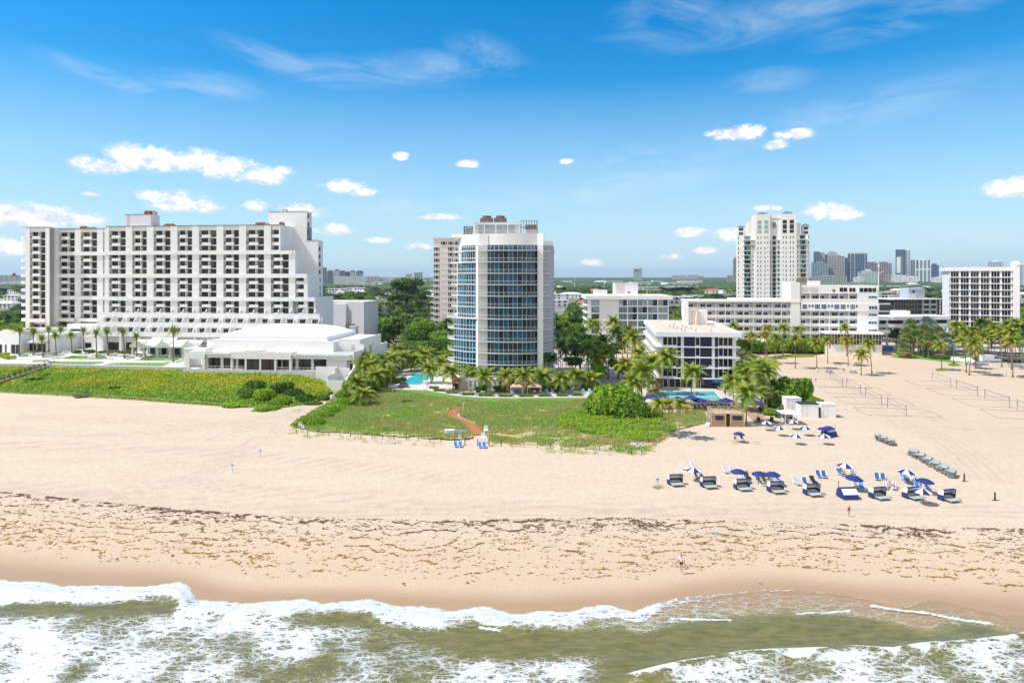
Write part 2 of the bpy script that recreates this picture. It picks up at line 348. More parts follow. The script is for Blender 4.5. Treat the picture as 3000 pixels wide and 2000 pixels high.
def sand_mat():
    m=bpy.data.materials.new('beach_sand');m.use_nodes=True;nt=m.node_tree;N=nt.nodes.new;L=nt.links.new;b=nt.nodes['Principled BSDF']
    tc=N('ShaderNodeTexCoord')
    def noise(s,d=6,sc=(1,1,1),r=0.6,dist=0):
        mp=N('ShaderNodeMapping');mp.inputs['Scale'].default_value=sc;L(tc.outputs['Object'],mp.inputs[0]);n=N('ShaderNodeTexNoise');n.inputs['Scale'].default_value=s
        n.inputs['Detail'].default_value=d;n.inputs['Roughness'].default_value=r;n.inputs['Distortion'].default_value=dist;L(mp.outputs[0],n.inputs['Vector']);return n.outputs[0]
    def mixc(f,a,c):
        x=N('ShaderNodeMixRGB');L(f,x.inputs[0])
        for i,v in((1,a),(2,c)):
            if isinstance(v,tuple):x.inputs[i].default_value=(*v,1)
            else:L(v,x.inputs[i])
        return x.outputs[0]
    def ramp(v,a,c):
        r=N('ShaderNodeMapRange');r.inputs[1].default_value=a;r.inputs[2].default_value=c;L(v,r.inputs[0]);return r.outputs[0]
    big=noise(0.02,4);fine=noise(2.2,5);mid=noise(0.25,6,(0.25,1,1))
    c=mixc(ramp(big,0.35,0.65),(0.650,0.510,0.370),(0.610,0.475,0.345))
    c=mixc(ramp(mid,0.35,0.7),c,(0.675,0.54,0.40))
    sp=N('ShaderNodeMixRGB');sp.blend_type='MULTIPLY';sp.inputs[0].default_value=0.8;L(c,sp.inputs[1])
    g=N('ShaderNodeMixRGB');L(ramp(fine,0.3,0.7),g.inputs[0]);g.inputs[1].default_value=(0.84,0.84,0.84,1);g.inputs[2].default_value=(1.08,1.08,1.08,1);L(g.outputs[0],sp.inputs[2])
    sp2=N('ShaderNodeMixRGB');sp2.blend_type='MULTIPLY';sp2.inputs[0].default_value=1;L(sp.outputs[0],sp2.inputs[1]);gg=N('ShaderNodeMapRange');gg.inputs[1].default_value=.36;gg.inputs[2].default_value=.62;gg.inputs[3].default_value=.92;gg.inputs[4].default_value=1.03;L(noise(0.9,4,(1,1,1),.65),gg.inputs[0]);L(gg.outputs[0],sp2.inputs[2]);sp=sp2
    at=N('ShaderNodeAttribute');at.attribute_name='tan'
    c2=mixc(at.outputs['Fac'],sp.outputs[0],(0.57,0.41,0.27))
    tk=N('ShaderNodeAttribute');tk.attribute_name='track'
    st=noise(0.5,3,(1,1,1),0.6)
    tm=N('ShaderNodeMath');tm.operation='MULTIPLY';L(tk.outputs['Fac'],tm.inputs[0]);L(ramp(st,0.32,0.6),tm.inputs[1])
    tm2=N('ShaderNodeMath');tm2.operation='MULTIPLY';L(tm.outputs[0],tm2.inputs[0]);tm2.inputs[1].default_value=0.6
    c2=mixc(tm2.outputs[0],c2,(0.42,0.31,0.24))
    wt=N('ShaderNodeAttribute');wt.attribute_name='wet'
    wn=N('ShaderNodeMath');wn.operation='ADD';L(wt.outputs['Fac'],wn.inputs[0]);wm=N('ShaderNodeMath');wm.operation='MULTIPLY_ADD';L(noise(0.3,4,(0.4,1,1)),wm.inputs[0]);wm.inputs[1].default_value=0.3;wm.inputs[2].default_value=-0.15
    L(wm.outputs[0],wn.inputs[1]);wn.use_clamp=True
    c3=mixc(wn.outputs[0],c2,(0.43,0.275,0.145));L(c3,b.inputs['Base Color'])
    rr=N('ShaderNodeMapRange');rr.inputs[3].default_value=0.9;rr.inputs[4].default_value=0.35;L(wn.outputs[0],rr.inputs[0]);L(rr.outputs[0],b.inputs['Roughness'])
    bn=N('ShaderNodeBump');bn.inputs['Distance'].default_value=0.15
    bs=N('ShaderNodeMath');bs.operation='SUBTRACT';bs.inputs[0].default_value=1.0;L(wt.outputs['Fac'],bs.inputs[1]);bm=N('ShaderNodeMath');bm.operation='MULTIPLY';bm.inputs[1].default_value=0.75;L(bs.outputs[0],bm.inputs[0]);L(bm.outputs[0],bn.inputs['Strength'])
    L(noise(2.8,4,(1,1.2,1)),bn.inputs['Height']);L(bn.outputs[0],b.inputs['Normal'])
    return m
def seg_d(X,Y,pts):
    D=np.full(X.shape,1e9)
    for(x0,y0),(x1,y1)in zip(pts[:-1],pts[1:]):
        dx,dy=x1-x0,y1-y0;t=np.clip(((X-x0)*dx+(Y-y0)*dy)/(dx*dx+dy*dy),0,1)
        D=np.minimum(D,np.hypot(X-x0-t*dx,Y-y0-t*dy))
    return D
def P2(lst,z=0):return[tuple(G(x,y,z)[:2])for x,y in lst]
tracks=[P2([(990,1150),(880,1215),(720,1310),(560,1400),(300,1440),(0,1420)]),P2([(990,1150),(860,1205),(600,1240),(300,1230),(0,1220)]),
          P2([(0,1440),(500,1470),(900,1500),(1300,1490),(1600,1510),(2200,1490),(3000,1500)]),P2([(2350,1060),(2450,1110),(2560,1200),(2760,1290),(2900,1400)]),P2([(2750,1130),(2650,1160),(2800,1250),(3000,1260)]),
          P2([(640,1285),(760,1240),(860,1225)]),P2([(0,1260),(420,1270),(900,1200)]),P2([(560,1400),(760,1440),(1200,1470)]),P2([(2500,1540),(2100,1500),(1500,1480)]),P2([(0,1300),(700,1330),(1300,1400)])]
def curvy0(P,n=5):
    Q=[P[0]]+list(P)+[P[-1]];o=[]
    for i in range(1,len(Q)-2):
        for k in range(n):t=k/n;o.append(tuple(.5*(2*Q[i][j]+(-Q[i-1][j]+Q[i+1][j])*t+(2*Q[i-1][j]-5*Q[i][j]+4*Q[i+1][j]-Q[i+2][j])*t*t+(-Q[i-1][j]+3*Q[i][j]-3*Q[i+1][j]+Q[i+2][j])*t**3)for j in(0,1)))
    return o+[P[-1]]
def track_at(X,Y):
    t=np.zeros(X.shape)
    for i,p in enumerate(tracks):D=seg_d(X,Y,curvy0(p));t=np.maximum(t,np.clip(np.cos((D+.15*fbm(X*.3,Y*.3,2,i))*6.283/(1.5+.2*(i%3)))*1.6,0,1)*(1-sstep(1.2,4.6,D)))
    return t*0.9
def tan_at(X,Y):
    d=Y-shoreS(X);return(1-sstep(5,30,d))*0.75+0.35*sstep(60,110,X)*sstep(25,60,d)
M_['sand']=sand_mat()
xs=np.concatenate([np.linspace(-420,-95,60),np.arange(-94,94,0.45),np.linspace(95,420,60)])
ys=np.concatenate([np.arange(38,92,0.35),np.arange(92.5,220,1.1),np.linspace(222,330,40)])
beach=grid_mesh('beach',xs,ys,sand_z,[M_['sand']],{'wet':wet_at,'tan':tan_at,'track':track_at});tag(beach,kind='structure')
# inland ground to the horizon
M_['earth']=mat('inland_ground',(0.11,0.12,0.06),0.95,col2=(0.32,0.29,0.25),vs=0.012,coord='Object',detail=10)
gmb=MB();gmb.box(-9000,9000,262,16000,-3,-0.25,M_['earth'],skip=(5,));tag(gmb.build('ground'),kind='structure')
smb=MB();smb.face([(-420,262,-0.2),(-420,40,-0.2),(-3000,40,-0.2),(-3000,262,-0.2)],M_['sand']);smb.face([(3000,262,-0.2),(3000,40,-0.2),(420,40,-0.2),(420,262,-0.2)],M_['sand']);tag(smb.build('beach_sides'),kind='structure');
# ---- the sea
def dispX(X,Y):
    """photo-like coordinates of sea points, used once to lay the foam fields out on the water"""
    return(CX+X/Y*F)/K,(HY+(H-SEA)/Y*F)/K
br_px=[(1380,1545),(1500,1530),(1620,1512),(1700,1497),(1800,1492),(1950,1484),(2050,1490),(2130,1478),(2250,1470),(2352,1455),(2600,1450)]
brw=[G(x*K,y*K,SEA+0.3)for x,y in br_px];BX=np.array([p.x for p in brw]);BY=np.array([p.y for p in brw])
def gauss(a,c,w):return np.exp(-((a-c)/w)**2)
def foam_at(X,Y):
    x,y=dispX(X,Y);sy=(HY+(H-SEA)/shoreY(X)*F)/K;d=y-sy
    wob=(fbm(X*0.25,Y*0.25,3,21)-0.5)
    bw=np.interp(x,[0,420,470,700,1000,1250,1400,1500,1650,1900,2352],[62,60,40,48,60,62,48,30,10,5,6])*(1+wob*0.8)
    bs=np.interp(x,[0,1300,1450,1600,2352],[0.88,0.86,0.78,0.6,0.55])+wob*0.3
    f=(1-sstep(0.55,1.25,d/bw))*bs
    f=np.maximum(f,(1-sstep(0,3.0,np.abs(d-2)))*0.8)
    veil=np.interp(x,[0,450,600,1200,1400,1700,2000,2352],[0.3,0.4,0.55,0.55,0.60,0.58,0.55,0.52]);f=np.maximum(f,veil*(1-sstep(45,85,d))*sstep(3,12,d))
    left=(1-sstep(780,1180,x-(y-1450)*2.6))*sstep(1370,1420,y)
    f=np.maximum(f,left*(0.615+0.7*wob))
    low=sstep(1465,1545,y+wob*50)*(1-sstep(1330,1480,x));f=np.maximum(f,low*(0.61+0.7*wob))
    clear=gauss(x,1180,190)*gauss(y,1472,26)*.95+gauss(x,760,100)*gauss(y,1425,16)*0.6+gauss(x,180,130)*gauss(y,1400,12)*0.5;f=f*(1-np.clip(clear,0,1))
    by=np.interp(X,BX,BY);e=by-Y
    wb2=fbm(X*.8,Y*.8,3,23)-.5;f=np.maximum(f,sstep(-0.25,0.1,e+wob*1.2+wb2*.5)*(1-sstep(0.3,1.9,e+wob*1.5+wb2*2.5))*sstep(1400,1470,x)*0.88)
    f=np.maximum(f,sstep(0.2,1.3,e)*sstep(1420,1560,x)*(0.66+0.7*wob))
    for(ax,ay,bx,by2,t)in((1540,1420,1680,1428,1.8),(1830,1412,1950,1404,1.8),(2000,1392,2280,1432,2.6),(1100,1442,1150,1452,2.5)):
        p=(ax,ay),(bx,by2);dd=seg_d(x,y+wob*8,p);f=np.maximum(f,(1-sstep(t*0.5,t*1.8,dd))*0.9)
    f=np.maximum(f,(1-sstep(0.9,1.2,np.hypot((x-40)/150,(y-1500)/90)))*(0.62+0.5*wob+0.22*gauss(np.hypot((x-10)/150,(y-1510)/90),0.7,0.3)))
    f=np.maximum(f,sstep(1548,1562,y)*gauss(x,1180,60)*.8)
    return np.clip(f,0,1)
def shallow_at(X,Y):
    d=shoreY(X)-Y;x,y=dispX(X,Y)
    w=np.interp(x,[0,900,1300,1700,2352],[2.0,2.5,3.5,5.0,4.5]);return 1-sstep(w*0.35,w*1.3,d+(fbm(X*.2,Y*.2,3,5)-.5)*2)
def sea_z(X,Y):
    d=shoreY(X)-Y
    z=SEA+0.03+0.10*sstep(0.0,0.8,d)*0.4
    amp=sstep(1.0,9,d)
    z=z+amp*(0.30*(fbm(X*0.10,Y*0.28,3,31)-0.5)+0.12*(fbm(X*0.5,Y*0.9,3,33)-0.5))+0.05*(fbm(X*1.3,Y*1.6,2,35)-0.5)*sstep(0.3,2,d)
    e=np.interp(X,BX,BY)-Y;x,_=dispX(X,Y)
    z=z+0.55*np.exp(-((e-0.7)/0.9)**2)*sstep(1380,1560,x)+0.25*np.exp(-((e-2.2)/2.5)**2)*sstep(1380,1560,x)
    z=z+0.30*np.exp(-((d-2.6)/1.3)**2)*(1-sstep(1250,1500,x))
    return np.where(d<0,sand_z(X,Y)-0.15-0.1*np.abs(d),z)
def sea_mat():
    m=bpy.data.materials.new('sea_water');m.use_nodes=True;nt=m.node_tree;N=nt.nodes.new;L=nt.links.new;b=nt.nodes['Principled BSDF']
    tc=N('ShaderNodeTexCoord')
    def mapv(sc):
        mp=N('ShaderNodeMapping');mp.inputs['Scale'].default_value=sc;mp.inputs['Rotation'].default_value=(0,0,R(8));L(tc.outputs['Object'],mp.inputs[0]);return mp.outputs[0]
    def noise(s,d,sc=(1,1,1),dist=0,r=0.6):
        n=N('ShaderNodeTexNoise');n.inputs['Scale'].default_value=s;n.inputs['Detail'].default_value=d;n.inputs['Distortion'].default_value=dist;n.inputs['Roughness'].default_value=r;L(mapv(sc),n.inputs['Vector']);return n
    def math_(op,a,c=None,e=None,clamp=False):
        n=N('ShaderNodeMath');n.operation=op;n.use_clamp=clamp
        for i,v in enumerate((a,c,e)):
            if v is None:continue
            if isinstance(v,(int,float)):n.inputs[i].default_value=v
            else:L(v,n.inputs[i])
        return n.outputs[0]
    def vor(s,sc,warp):
        w=noise(0.9,4,(1,1,1));ad=N('ShaderNodeVectorMath');ad.operation='MULTIPLY_ADD';L(w.outputs['Color'],ad.inputs[0]);ad.inputs[1].default_value=(warp,warp,0);L(mapv(sc),ad.inputs[2])
        v=N('ShaderNodeTexVoronoi');v.feature='DISTANCE_TO_EDGE';v.inputs['Scale'].default_value=s;L(ad.outputs[0],v.inputs['Vector']);return v.outputs[0]
    fo=N('ShaderNodeAttribute');fo.attribute_name='foam';sh=N('ShaderNodeAttribute');sh.attribute_name='shallow'
    e1=vor(0.9,(0.62,1.35,1),1.1);e2=vor(2.6,(0.7,1.3,1),1.2);e3=noise(5.0,3,(1,1,1)).outputs[0]
    nn=noise(1.6,4,(1,1.3,1),0.8).outputs[0]
    e=math_('MINIMUM',e1,math_('MULTIPLY',e2,1.25));e=math_('ADD',math_('MULTIPLY',e,0.75),math_('MULTIPLY',math_('SUBTRACT',e3,0.45),0.12))
    e=math_('ADD',e,math_('MULTIPLY',math_('SUBTRACT',nn,0.5),0.16))
    wd=math_('SUBTRACT',math_('MULTIPLY',math_('POWER',fo.outputs['Fac'],2.9),0.43),0.03)
    fm=math_('ADD',math_('MULTIPLY',math_('SUBTRACT',wd,e),9.0),0.2,clamp=True)
    col=N('ShaderNodeValToRGB');cr=col.color_ramp;cr.elements[0].position=0.0;cr.elements[0].color=(0.165,0.15,0.05,1);cr.elements[1].position=1.0;cr.elements[1].color=(0.46,0.31,0.145,1)
    k=cr.elements.new(0.5);k.color=(0.30,0.235,0.085,1)
    br=noise(0.35,6,(0.5,1.6,1),0.6).outputs[0]
    sv=math_('ADD',sh.outputs['Fac'],math_('MULTIPLY',math_('SUBTRACT',br,0.5),0.35),clamp=True);L(sv,col.inputs[0])
    tx=noise(1.1,5,(0.6,2.0,1),0.3).outputs[0];mv=N('ShaderNodeMixRGB');mv.blend_type='MULTIPLY';mv.inputs[0].default_value=1.0;L(col.outputs[0],mv.inputs[1])
    g=N('ShaderNodeMapRange');g.inputs[1].default_value=.3;g.inputs[2].default_value=.7;g.inputs[3].default_value=0.72;g.inputs[4].default_value=1.3;L(tx,g.inputs[0]);L(g.outputs[0],mv.inputs[2])
    mx=N('ShaderNodeMixRGB');L(fm,mx.inputs[0]);L(mv.outputs[0],mx.inputs[1]);fc=N('ShaderNodeMixRGB');L(nn,fc.inputs[0]);fc.inputs[1].default_value=(0.42,0.46,0.47,1);fc.inputs[2].default_value=(0.86,0.87,0.87,1);L(fc.outputs[0],mx.inputs[2]);L(mx.outputs[0],b.inputs['Base Color'])
    ro=N('ShaderNodeMapRange');ro.inputs[3].default_value=0.12;ro.inputs[4].default_value=0.8;L(fm,ro.inputs[0]);L(ro.outputs[0],b.inputs['Roughness']);b.inputs['Specular IOR Level'].default_value=0.22
    a1=math_('SUBTRACT',1.0,math_('MULTIPLY',math_('POWER',sh.outputs['Fac'],2.0),0.75));al=math_('MAXIMUM',a1,math_('MULTIPLY',fm,0.95));L(al,b.inputs['Alpha'])
    bp=N('ShaderNodeBump');bp.inputs['Distance'].default_value=0.16;bp.inputs['Strength'].default_value=0.5
    hb=math_('ADD',noise(0.9,5,(0.7,1.7,1),0.2).outputs[0],math_('MULTIPLY',fm,0.25));L(hb,bp.inputs['Height']);L(bp.outputs[0],b.inputs['Normal'])
    return m
M_['sea']=sea_mat()
xw=np.concatenate([np.linspace(-220,-72,120),np.arange(-71.8,71.8,0.22),np.linspace(72,220,120)]);yw=np.concatenate([np.linspace(10,48,60),np.arange(48.2,84,0.2)])
sea=grid_mesh('sea',xw,yw,sea_z,[M_['sea']],{'foam':foam_at,'shallow':shallow_at},keep=lambda X,Y:Y<shoreY(X)+0.8);tag(sea,kind='structure')
mb=MB();mb.face([(-3000,-4000,SEA-.25),(3000,-4000,SEA-.25),(3000,10.5,SEA-.25),(-3000,10.5,SEA-.25)],M_['sea']);tag(mb.build('open_sea'),kind='structure')
# ---- seaweed strewn in wrack lines
def seaweed():
    rs=np.random.RandomState(4);V=[];Fc=[];Mi=[]
    mA=mat('dark_seaweed',(0.13,0.075,0.035),0.9,var=0.4,vs=3);mB=mat('golden_seaweed',(0.36,0.19,0.02),0.9,var=0.4,vs=3);mC=mat('brown_seaweed',(0.20,0.10,0.02),0.9,var=0.4,vs=3)
    n=0;tries=420000;X=rs.uniform(-85,85,tries);Yb=rs.uniform(0,1,tries)
    sy=shoreS(X);top=np.interp(X,[-90,-76,-53,-33,-10,13,35,62,85],[103,101.3,95.5,91.2,89.4,90.6,88.6,86.5,86]);Y=sy+5+Yb*(top-sy-5)
    warp=(fbm(X*0.05,Y*0.05,4,41)-0.5)*0.55+(fbm(X*0.35,Y*0.2,3,43)-0.5)*0.24;ph=(Yb+warp)*7.5
    ridge=np.abs((ph%1.0)-0.5)*2;lv=np.floor(ph)
    line=sstep(0.80,0.98,ridge);patch=sstep(0.36,0.60,fbm(X*0.16+lv*13,Y*0.1,3,44));dots=sstep(0.50,0.66,fbm(X*1.1,Y*2.2,2,48))
    dens=line*patch*(0.20+0.9*dots)*0.7+0.03*dots+0.09*dots*sstep(0.5,0.72,fbm(X*.12,Y*.3,3,47))
    dens*=sstep(4.5,8.5,Y-sy);tl=np.exp(-((Y-top-(fbm(X*.3,X*0,4,60)-.5)*5.5-(fbm(X*1.1,X*0,2,62)-.5)*2)/0.34)**2)*(.1+.9*(fbm(X*1.6,Y*1.6,2,61)>.45));dens=np.maximum(dens,tl*sstep(0.38,0.55,fbm(X*0.12,X*0.01,3,49))*0.8)
    for(cx,cy,rx,ry)in((1905,1468,60,10),(1850,1520,40,10),(1750,1540,40,8),(1900,1540,60,12),(2700,1570,50,8),(2980,1560,40,12),(310,1480,60,6),(480,1490,90,6),(1360,1535,60,6),(700,1515,40,6)):
        p=G(cx,cy,-0.1);wx=rx/F*p.y;wy=ry*p.y*p.y/(F*H);dens=np.maximum(dens,np.exp(-((X-p.x)/wx)**2-((Y-p.y)/wy)**2)*0.25*(fbm(X*1.2,Y*1.2,2,51)>0.45))
    k=rs.uniform(0,1,tries)<dens;X,Y,Yb,tl=X[k],Y[k],Yb[k],tl[k];Z=sand_z(X,Y)
    for x,y,z,t,q in zip(X,Y,Z,Yb,tl):
        L_=rs.uniform(0.08,0.32)*(1.4 if q>0.4 else 1.0);Wd=L_*rs.uniform(0.3,0.6);a=rs.normal(0,0.5);ca,sa=math.cos(a),math.sin(a);h=rs.uniform(0.03,0.09);b0=len(V)
        for(u,v)in((-1,0),(-0.3,-1),(0.8,-0.6),(1,0.3),(0.2,1)):
            u+=rs.normal(0,.15);V.append((x+(u*L_*ca-v*Wd*sa),y+(u*L_*sa+v*Wd*ca),z-0.01))
        V.append((x,y,z+h));mi=0 if(t>0.72 or q>0.4)else(1 if rs.rand()<0.4+0.3*(t<.35)else 2)
        for i in range(5):Fc.append((b0+i,b0+(i+1)%5,b0+5));Mi.append(mi)
    me=bpy.data.meshes.new('seaweed');me.from_pydata(V,[],Fc);[me.materials.append(m)for m in(mA,mB,mC)];me.polygons.foreach_set('material_index',Mi);me.update()
    tag(link('seaweed',me),'brown and golden seaweed strewn in wavy wrack lines across the sand','seaweed',kind='stuff')
seaweed()
# ---------------------------------------------------------------- window builders (local x along the facade, y inwards, z up)
GL=[M_['g_dark'],M_['g_dark'],M_['g_mid'],M_['g_mid'],M_['g_cur'],M_['g_brn']]
def win_fn(w,h,n,frame,gls,fw=0.07,bars=0,depth=0.06):
    """a framed window w x h with n panes side by side and `bars` horizontal bars"""
    def fn(mb,x,y,z):
        mb.box(x,x+w,y,y+depth,z+h-fw,z+h,frame);mb.box(x,x+w,y,y+depth,z,z+fw,frame)
        pw=(w-fw)/n
        for i in range(n+1):mb.box(x+i*pw,x+i*pw+fw,y,y+depth,z+fw,z+h-fw,frame)
        for i in range(n):mb.box(x+i*pw+fw,x+(i+1)*pw,y+depth*.5,y+depth*.95,z+fw,z+h-fw,gls[i%len(gls)])
        for b in range(bars):
            zz=z+h*(b+1)/(bars+1);mb.box(x+fw,x+w-fw,y-0.004,y+depth-0.01,zz-fw/2,zz+fw/2,frame)
    return fn
def pick(l,n=3):return[rnd.choice(l)for _ in range(n)]
def add_win(P,x,y,z,w,h,n,frame,pool,fw=0.07,bars=0,size=1.0):
    gls=pick(pool,n);key=(round(w,2),round(h,2),n,frame.name,tuple(g.name for g in gls),bars)
    P.add(key,win_fn(w,h,n,frame,gls,fw,bars),x,y,z,size)
def rail_fn(w,h=1.05,posts=4,m=None,glass=True):
    m=m or M_['railw']
    def fn(mb,x,y,z):
        mb.box(x,x+w,y-.04,y+.04,z+h-.07,z+h,m);mb.box(x,x+w,y-.03,y+.03,z+.06,z+.12,m)
        for i in range(posts+1):xx=x+(w-.06)*i/posts;mb.box(xx,xx+.06,y-.03,y+.03,z,z+h-.07,m)
        if glass:mb.box(x+.03,x+w-.03,y-.008,y+.008,z+.12,z+h-.08,M_['railg'])
    return fn
# ---------------------------------------------------------------- big terraced hotel on the left
def big_hotel():
    fr=Frame(822.5,255,7.0,4.0);root=froot(fr,'terraced_hotel','huge white terraced beach hotel with rows of brown windows and a stepped right end','hotel')
    zt=fr.z(822.5,659);fl=2.92
    def U(px,d=0):return fr.u(px,d)
    wl=MB();win=Parts(root,'window');bal=Parts(root,'balcony',98);rl=Parts(root,'railing',98)
    FD=1.15
    def zf(k):return zt-1.75-fl*k # ceiling line of storey k
    def bay(x0,x1,ks,y=0.0,kind='ab'):
        w=x1-x0;mid=x0+w*0.5
        for k in ks:
            ztop=zf(k);zb=ztop-fl+0.30;full=kind!='ab' or k%3!=2
            # floor slab edge, back wall, middle fin
            wl.box(x0,x1,y,y+FD,zb-0.30,zb,W);wl.box(x0,x1,y+FD,y+FD+.2,zb,ztop,W)
            wl.box(mid-0.12,mid+0.12,y+0.25,y+FD,zb,ztop,W)
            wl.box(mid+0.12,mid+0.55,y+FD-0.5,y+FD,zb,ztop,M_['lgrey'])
            z0=zb+0.05;hh=ztop-zb-0.12
            add_win(win,x0+0.35,y+FD-0.1,z0,mid-x0-0.55,hh,3,M_['bronze'],GL,0.10,size=2)
            add_win(win,mid+0.6,y+FD-0.1,z0,x1-mid-0.65,hh,3,M_['bronze'],GL,0.10,size=2)
            if full and(kind!='ab' or k%3!=2):
                bx0,bx1=x0+w*0.19,x0+w*0.68
                def bf(mb,x,yy,z,ww=bx1-bx0):mb.box(x,x+ww,yy-0.55,yy-0.42,z,z+1.02,W);mb.box(x,x+ww,yy-0.42,yy,z,z+0.14,W);mb.box(x,x+.12,yy-0.42,yy,z+.14,z+1.02,W);mb.box(x+ww-.12,x+ww,yy-0.42,yy,z+.14,z+1.02,W)
                bal.add(('b',round(bx1-bx0,2)),bf,bx0,y,zb-0.12,2)
                for(a,b)in((x0,bx0-0.02),(bx1+0.02,x1)):
                    def rf(mb,x,yy,z,ww=b-a):
                        mb.box(x,x+ww,yy+.05,yy+.10,z+.92,z+1.0,M_['bronze'])
                        n=max(3,int(ww/0.24))
                        for i in range(n):xx=x+ww*(i+.5)/n;mb.box(xx-.03,xx+.03,yy+.06,yy+.09,z,z+.92,M_['bronze'])
                    rl.add(('r',round(b-a,2)),rf,a,y,zb,1)
            else:
                wl.box(x0,x1,y+0.02,y+.14,zb,zb+0.85,W)
    def pier(x0,x1,z0,z1,y=0.0,back=2.2):wl.box(x0,x1,y-0.35,y+back,z0,z1,W)
    bays=[(321,370),(389,431.5),(451,501),(520.8,564.4),(584,635.6),(655.5,701.4),(721.7,774.5),(794.4,846.9),(866,920)]
    ub=[(U(a),U(b))for a,b in bays]
    ends=[(U(312))]+[(ub[i][1]+ub[i+1][0])/2 for i in range(8)]+[U(935)]
    # piers between bays
    xR=[0,0,0]
    tiers=[zt,zf(3)+fl*0+1.05-0.0,zf(6)+1.05,zf(9)+1.05] # top of the body right of the main block, stepping down
    xend=[U(822.5),U(858),U(902),U(925)]
    floor0=zf(11)
    for i,(a,b)in enumerate(ub):
        ks=range(0,11)if i<7 else(range(3,11)if i==7 else range(9,11))
        bay(a,b,ks)
        wl.box(a,b,0.0,2.0,zf(ks[0]),(zt if i<7 else tiers[1]if i==7 else tiers[3]),W)
    xs_=[U(312)]+[v for ab in ub for v in ab]
    for i in range(0,8):
        x0,x1=xs_[2*i],xs_[2*i+1];top=zt if i<8 else tiers[1]
        if i==7:top=zt
        pier(x0,x1,floor0,top)
    # end bays of the upper tiers
    for tier,(xa,xb,ks)in enumerate(((U(796),U(822.5)-.1,(0,1,2)),(U(868),U(891),(6,7,8)))):
        for k in ks:
            zb=zf(k)-fl+0.3;wl.box(xa,xb,0,FD,zb-.3,zb,W);wl.box(xa,xb,FD,FD+.2,zb,zf(k),W);wl.box(xa,xb,.02,.14,zb,zb+.9,W)
            add_win(win,xa+.3,FD-.1,zb+.05,xb-xa-.5,fl-.45,3,M_['bronze'],GL,.1,size=2)
        wl.box(xa,xb,0,2,zf(ks[0]),(zt,tiers[2])[tier],W)
    pier(U(846.9),U(866),zf(9),tiers[1]);
    # full-width bands at every third storey, standing proud of the bays
    for k,xe in((2,U(858)),(5,U(902)),(8,U(925))):
        zb=zf(k)-fl+0.30;wl.box(U(312)-0.05,xe,-0.75,-0.36,zb-0.75,zb+0.72,W);wl.box(U(312),xe,-.36,.0,zb-.3,zb,W)
    # stepped bodies behind (side walls to the right)
    Dp=17.0;fb=11.0
    wl.box(U(312),xend[0],2.2,fb,0,zt,W);wl.box(xend[0]-0.6,xend[0],-0.3,2.2,zf(3),zt,W)
    wl.box(xend[0],xend[1],2.2,fb,0,tiers[1],W);wl.box(U(846.9),xend[1],-.3,2.2,0,tiers[1]+.01,W)
    wl.box(xend[1],xend[2],2.2,fb,0,tiers[2],W);wl.box(U(891),xend[2],-.3,2.2,0,tiers[2]+.01,W)
    wl.box(xend[2],xend[3],2.2,Dp,0,tiers[3],W);wl.box(U(920)+.05,xend[3],-.3,2.2,0,tiers[3]+.01,W)
    b1=(U(786,fb),U(899,fb));wl.box(U(312),b1[1],fb+.01,fb+4.6,0,zt-.02,W);wl.box(b1[0],b1[1],fb,fb+4.7,0,fr.z(899,619.5,fb),W)
    b2=(U(899,fb),U(932,fb));wl.box(b2[0],b2[1],fb+0.02,fb+4.7,0,fr.z(932,704,fb),W)
    # parapet caps (dark coping)
    cp=MB();cp.box(U(312),xend[0],-.45,.05,zt,zt+.14,M_['dark']);cp.box(xend[0],xend[1]+.1,-.4,.05,tiers[1]+.02,tiers[1]+.12,M_['dark']);cp.box(b1[0],b1[1],fb-.1,fb+.2,fr.z(899,619.5,fb),fr.z(899,619.5,fb)+.14,M_['dark'])
    cp.box(b2[0],b2[1],fb-.1,fb+.2,fr.z(932,704,fb),fr.z(932,704,fb)+.14,M_['dark'])
    # small side windows in the slabs
    for px,pys in((902,(632,658,682)),(935,(729,752,774,797,820,843,864))):
        for py in pys:
            z=fr.z(px,py,fb);win.add('sidewin',lambda mb,x,y,z:(mb.box(x-.02,x+.05,y,y+1.5,z,z+1.7,M_['bronze']),mb.box(x+.05,x+.07,y+.1,y+1.4,z+.1,z+1.6,M_['g_dark'])),(b1 if px<910 else b2)[1],fb+.7,z-.8,.5)
    # terraces at the foot: three steps coming forward
    tr=MB();fins=Parts(root,'terrace_fin',98)
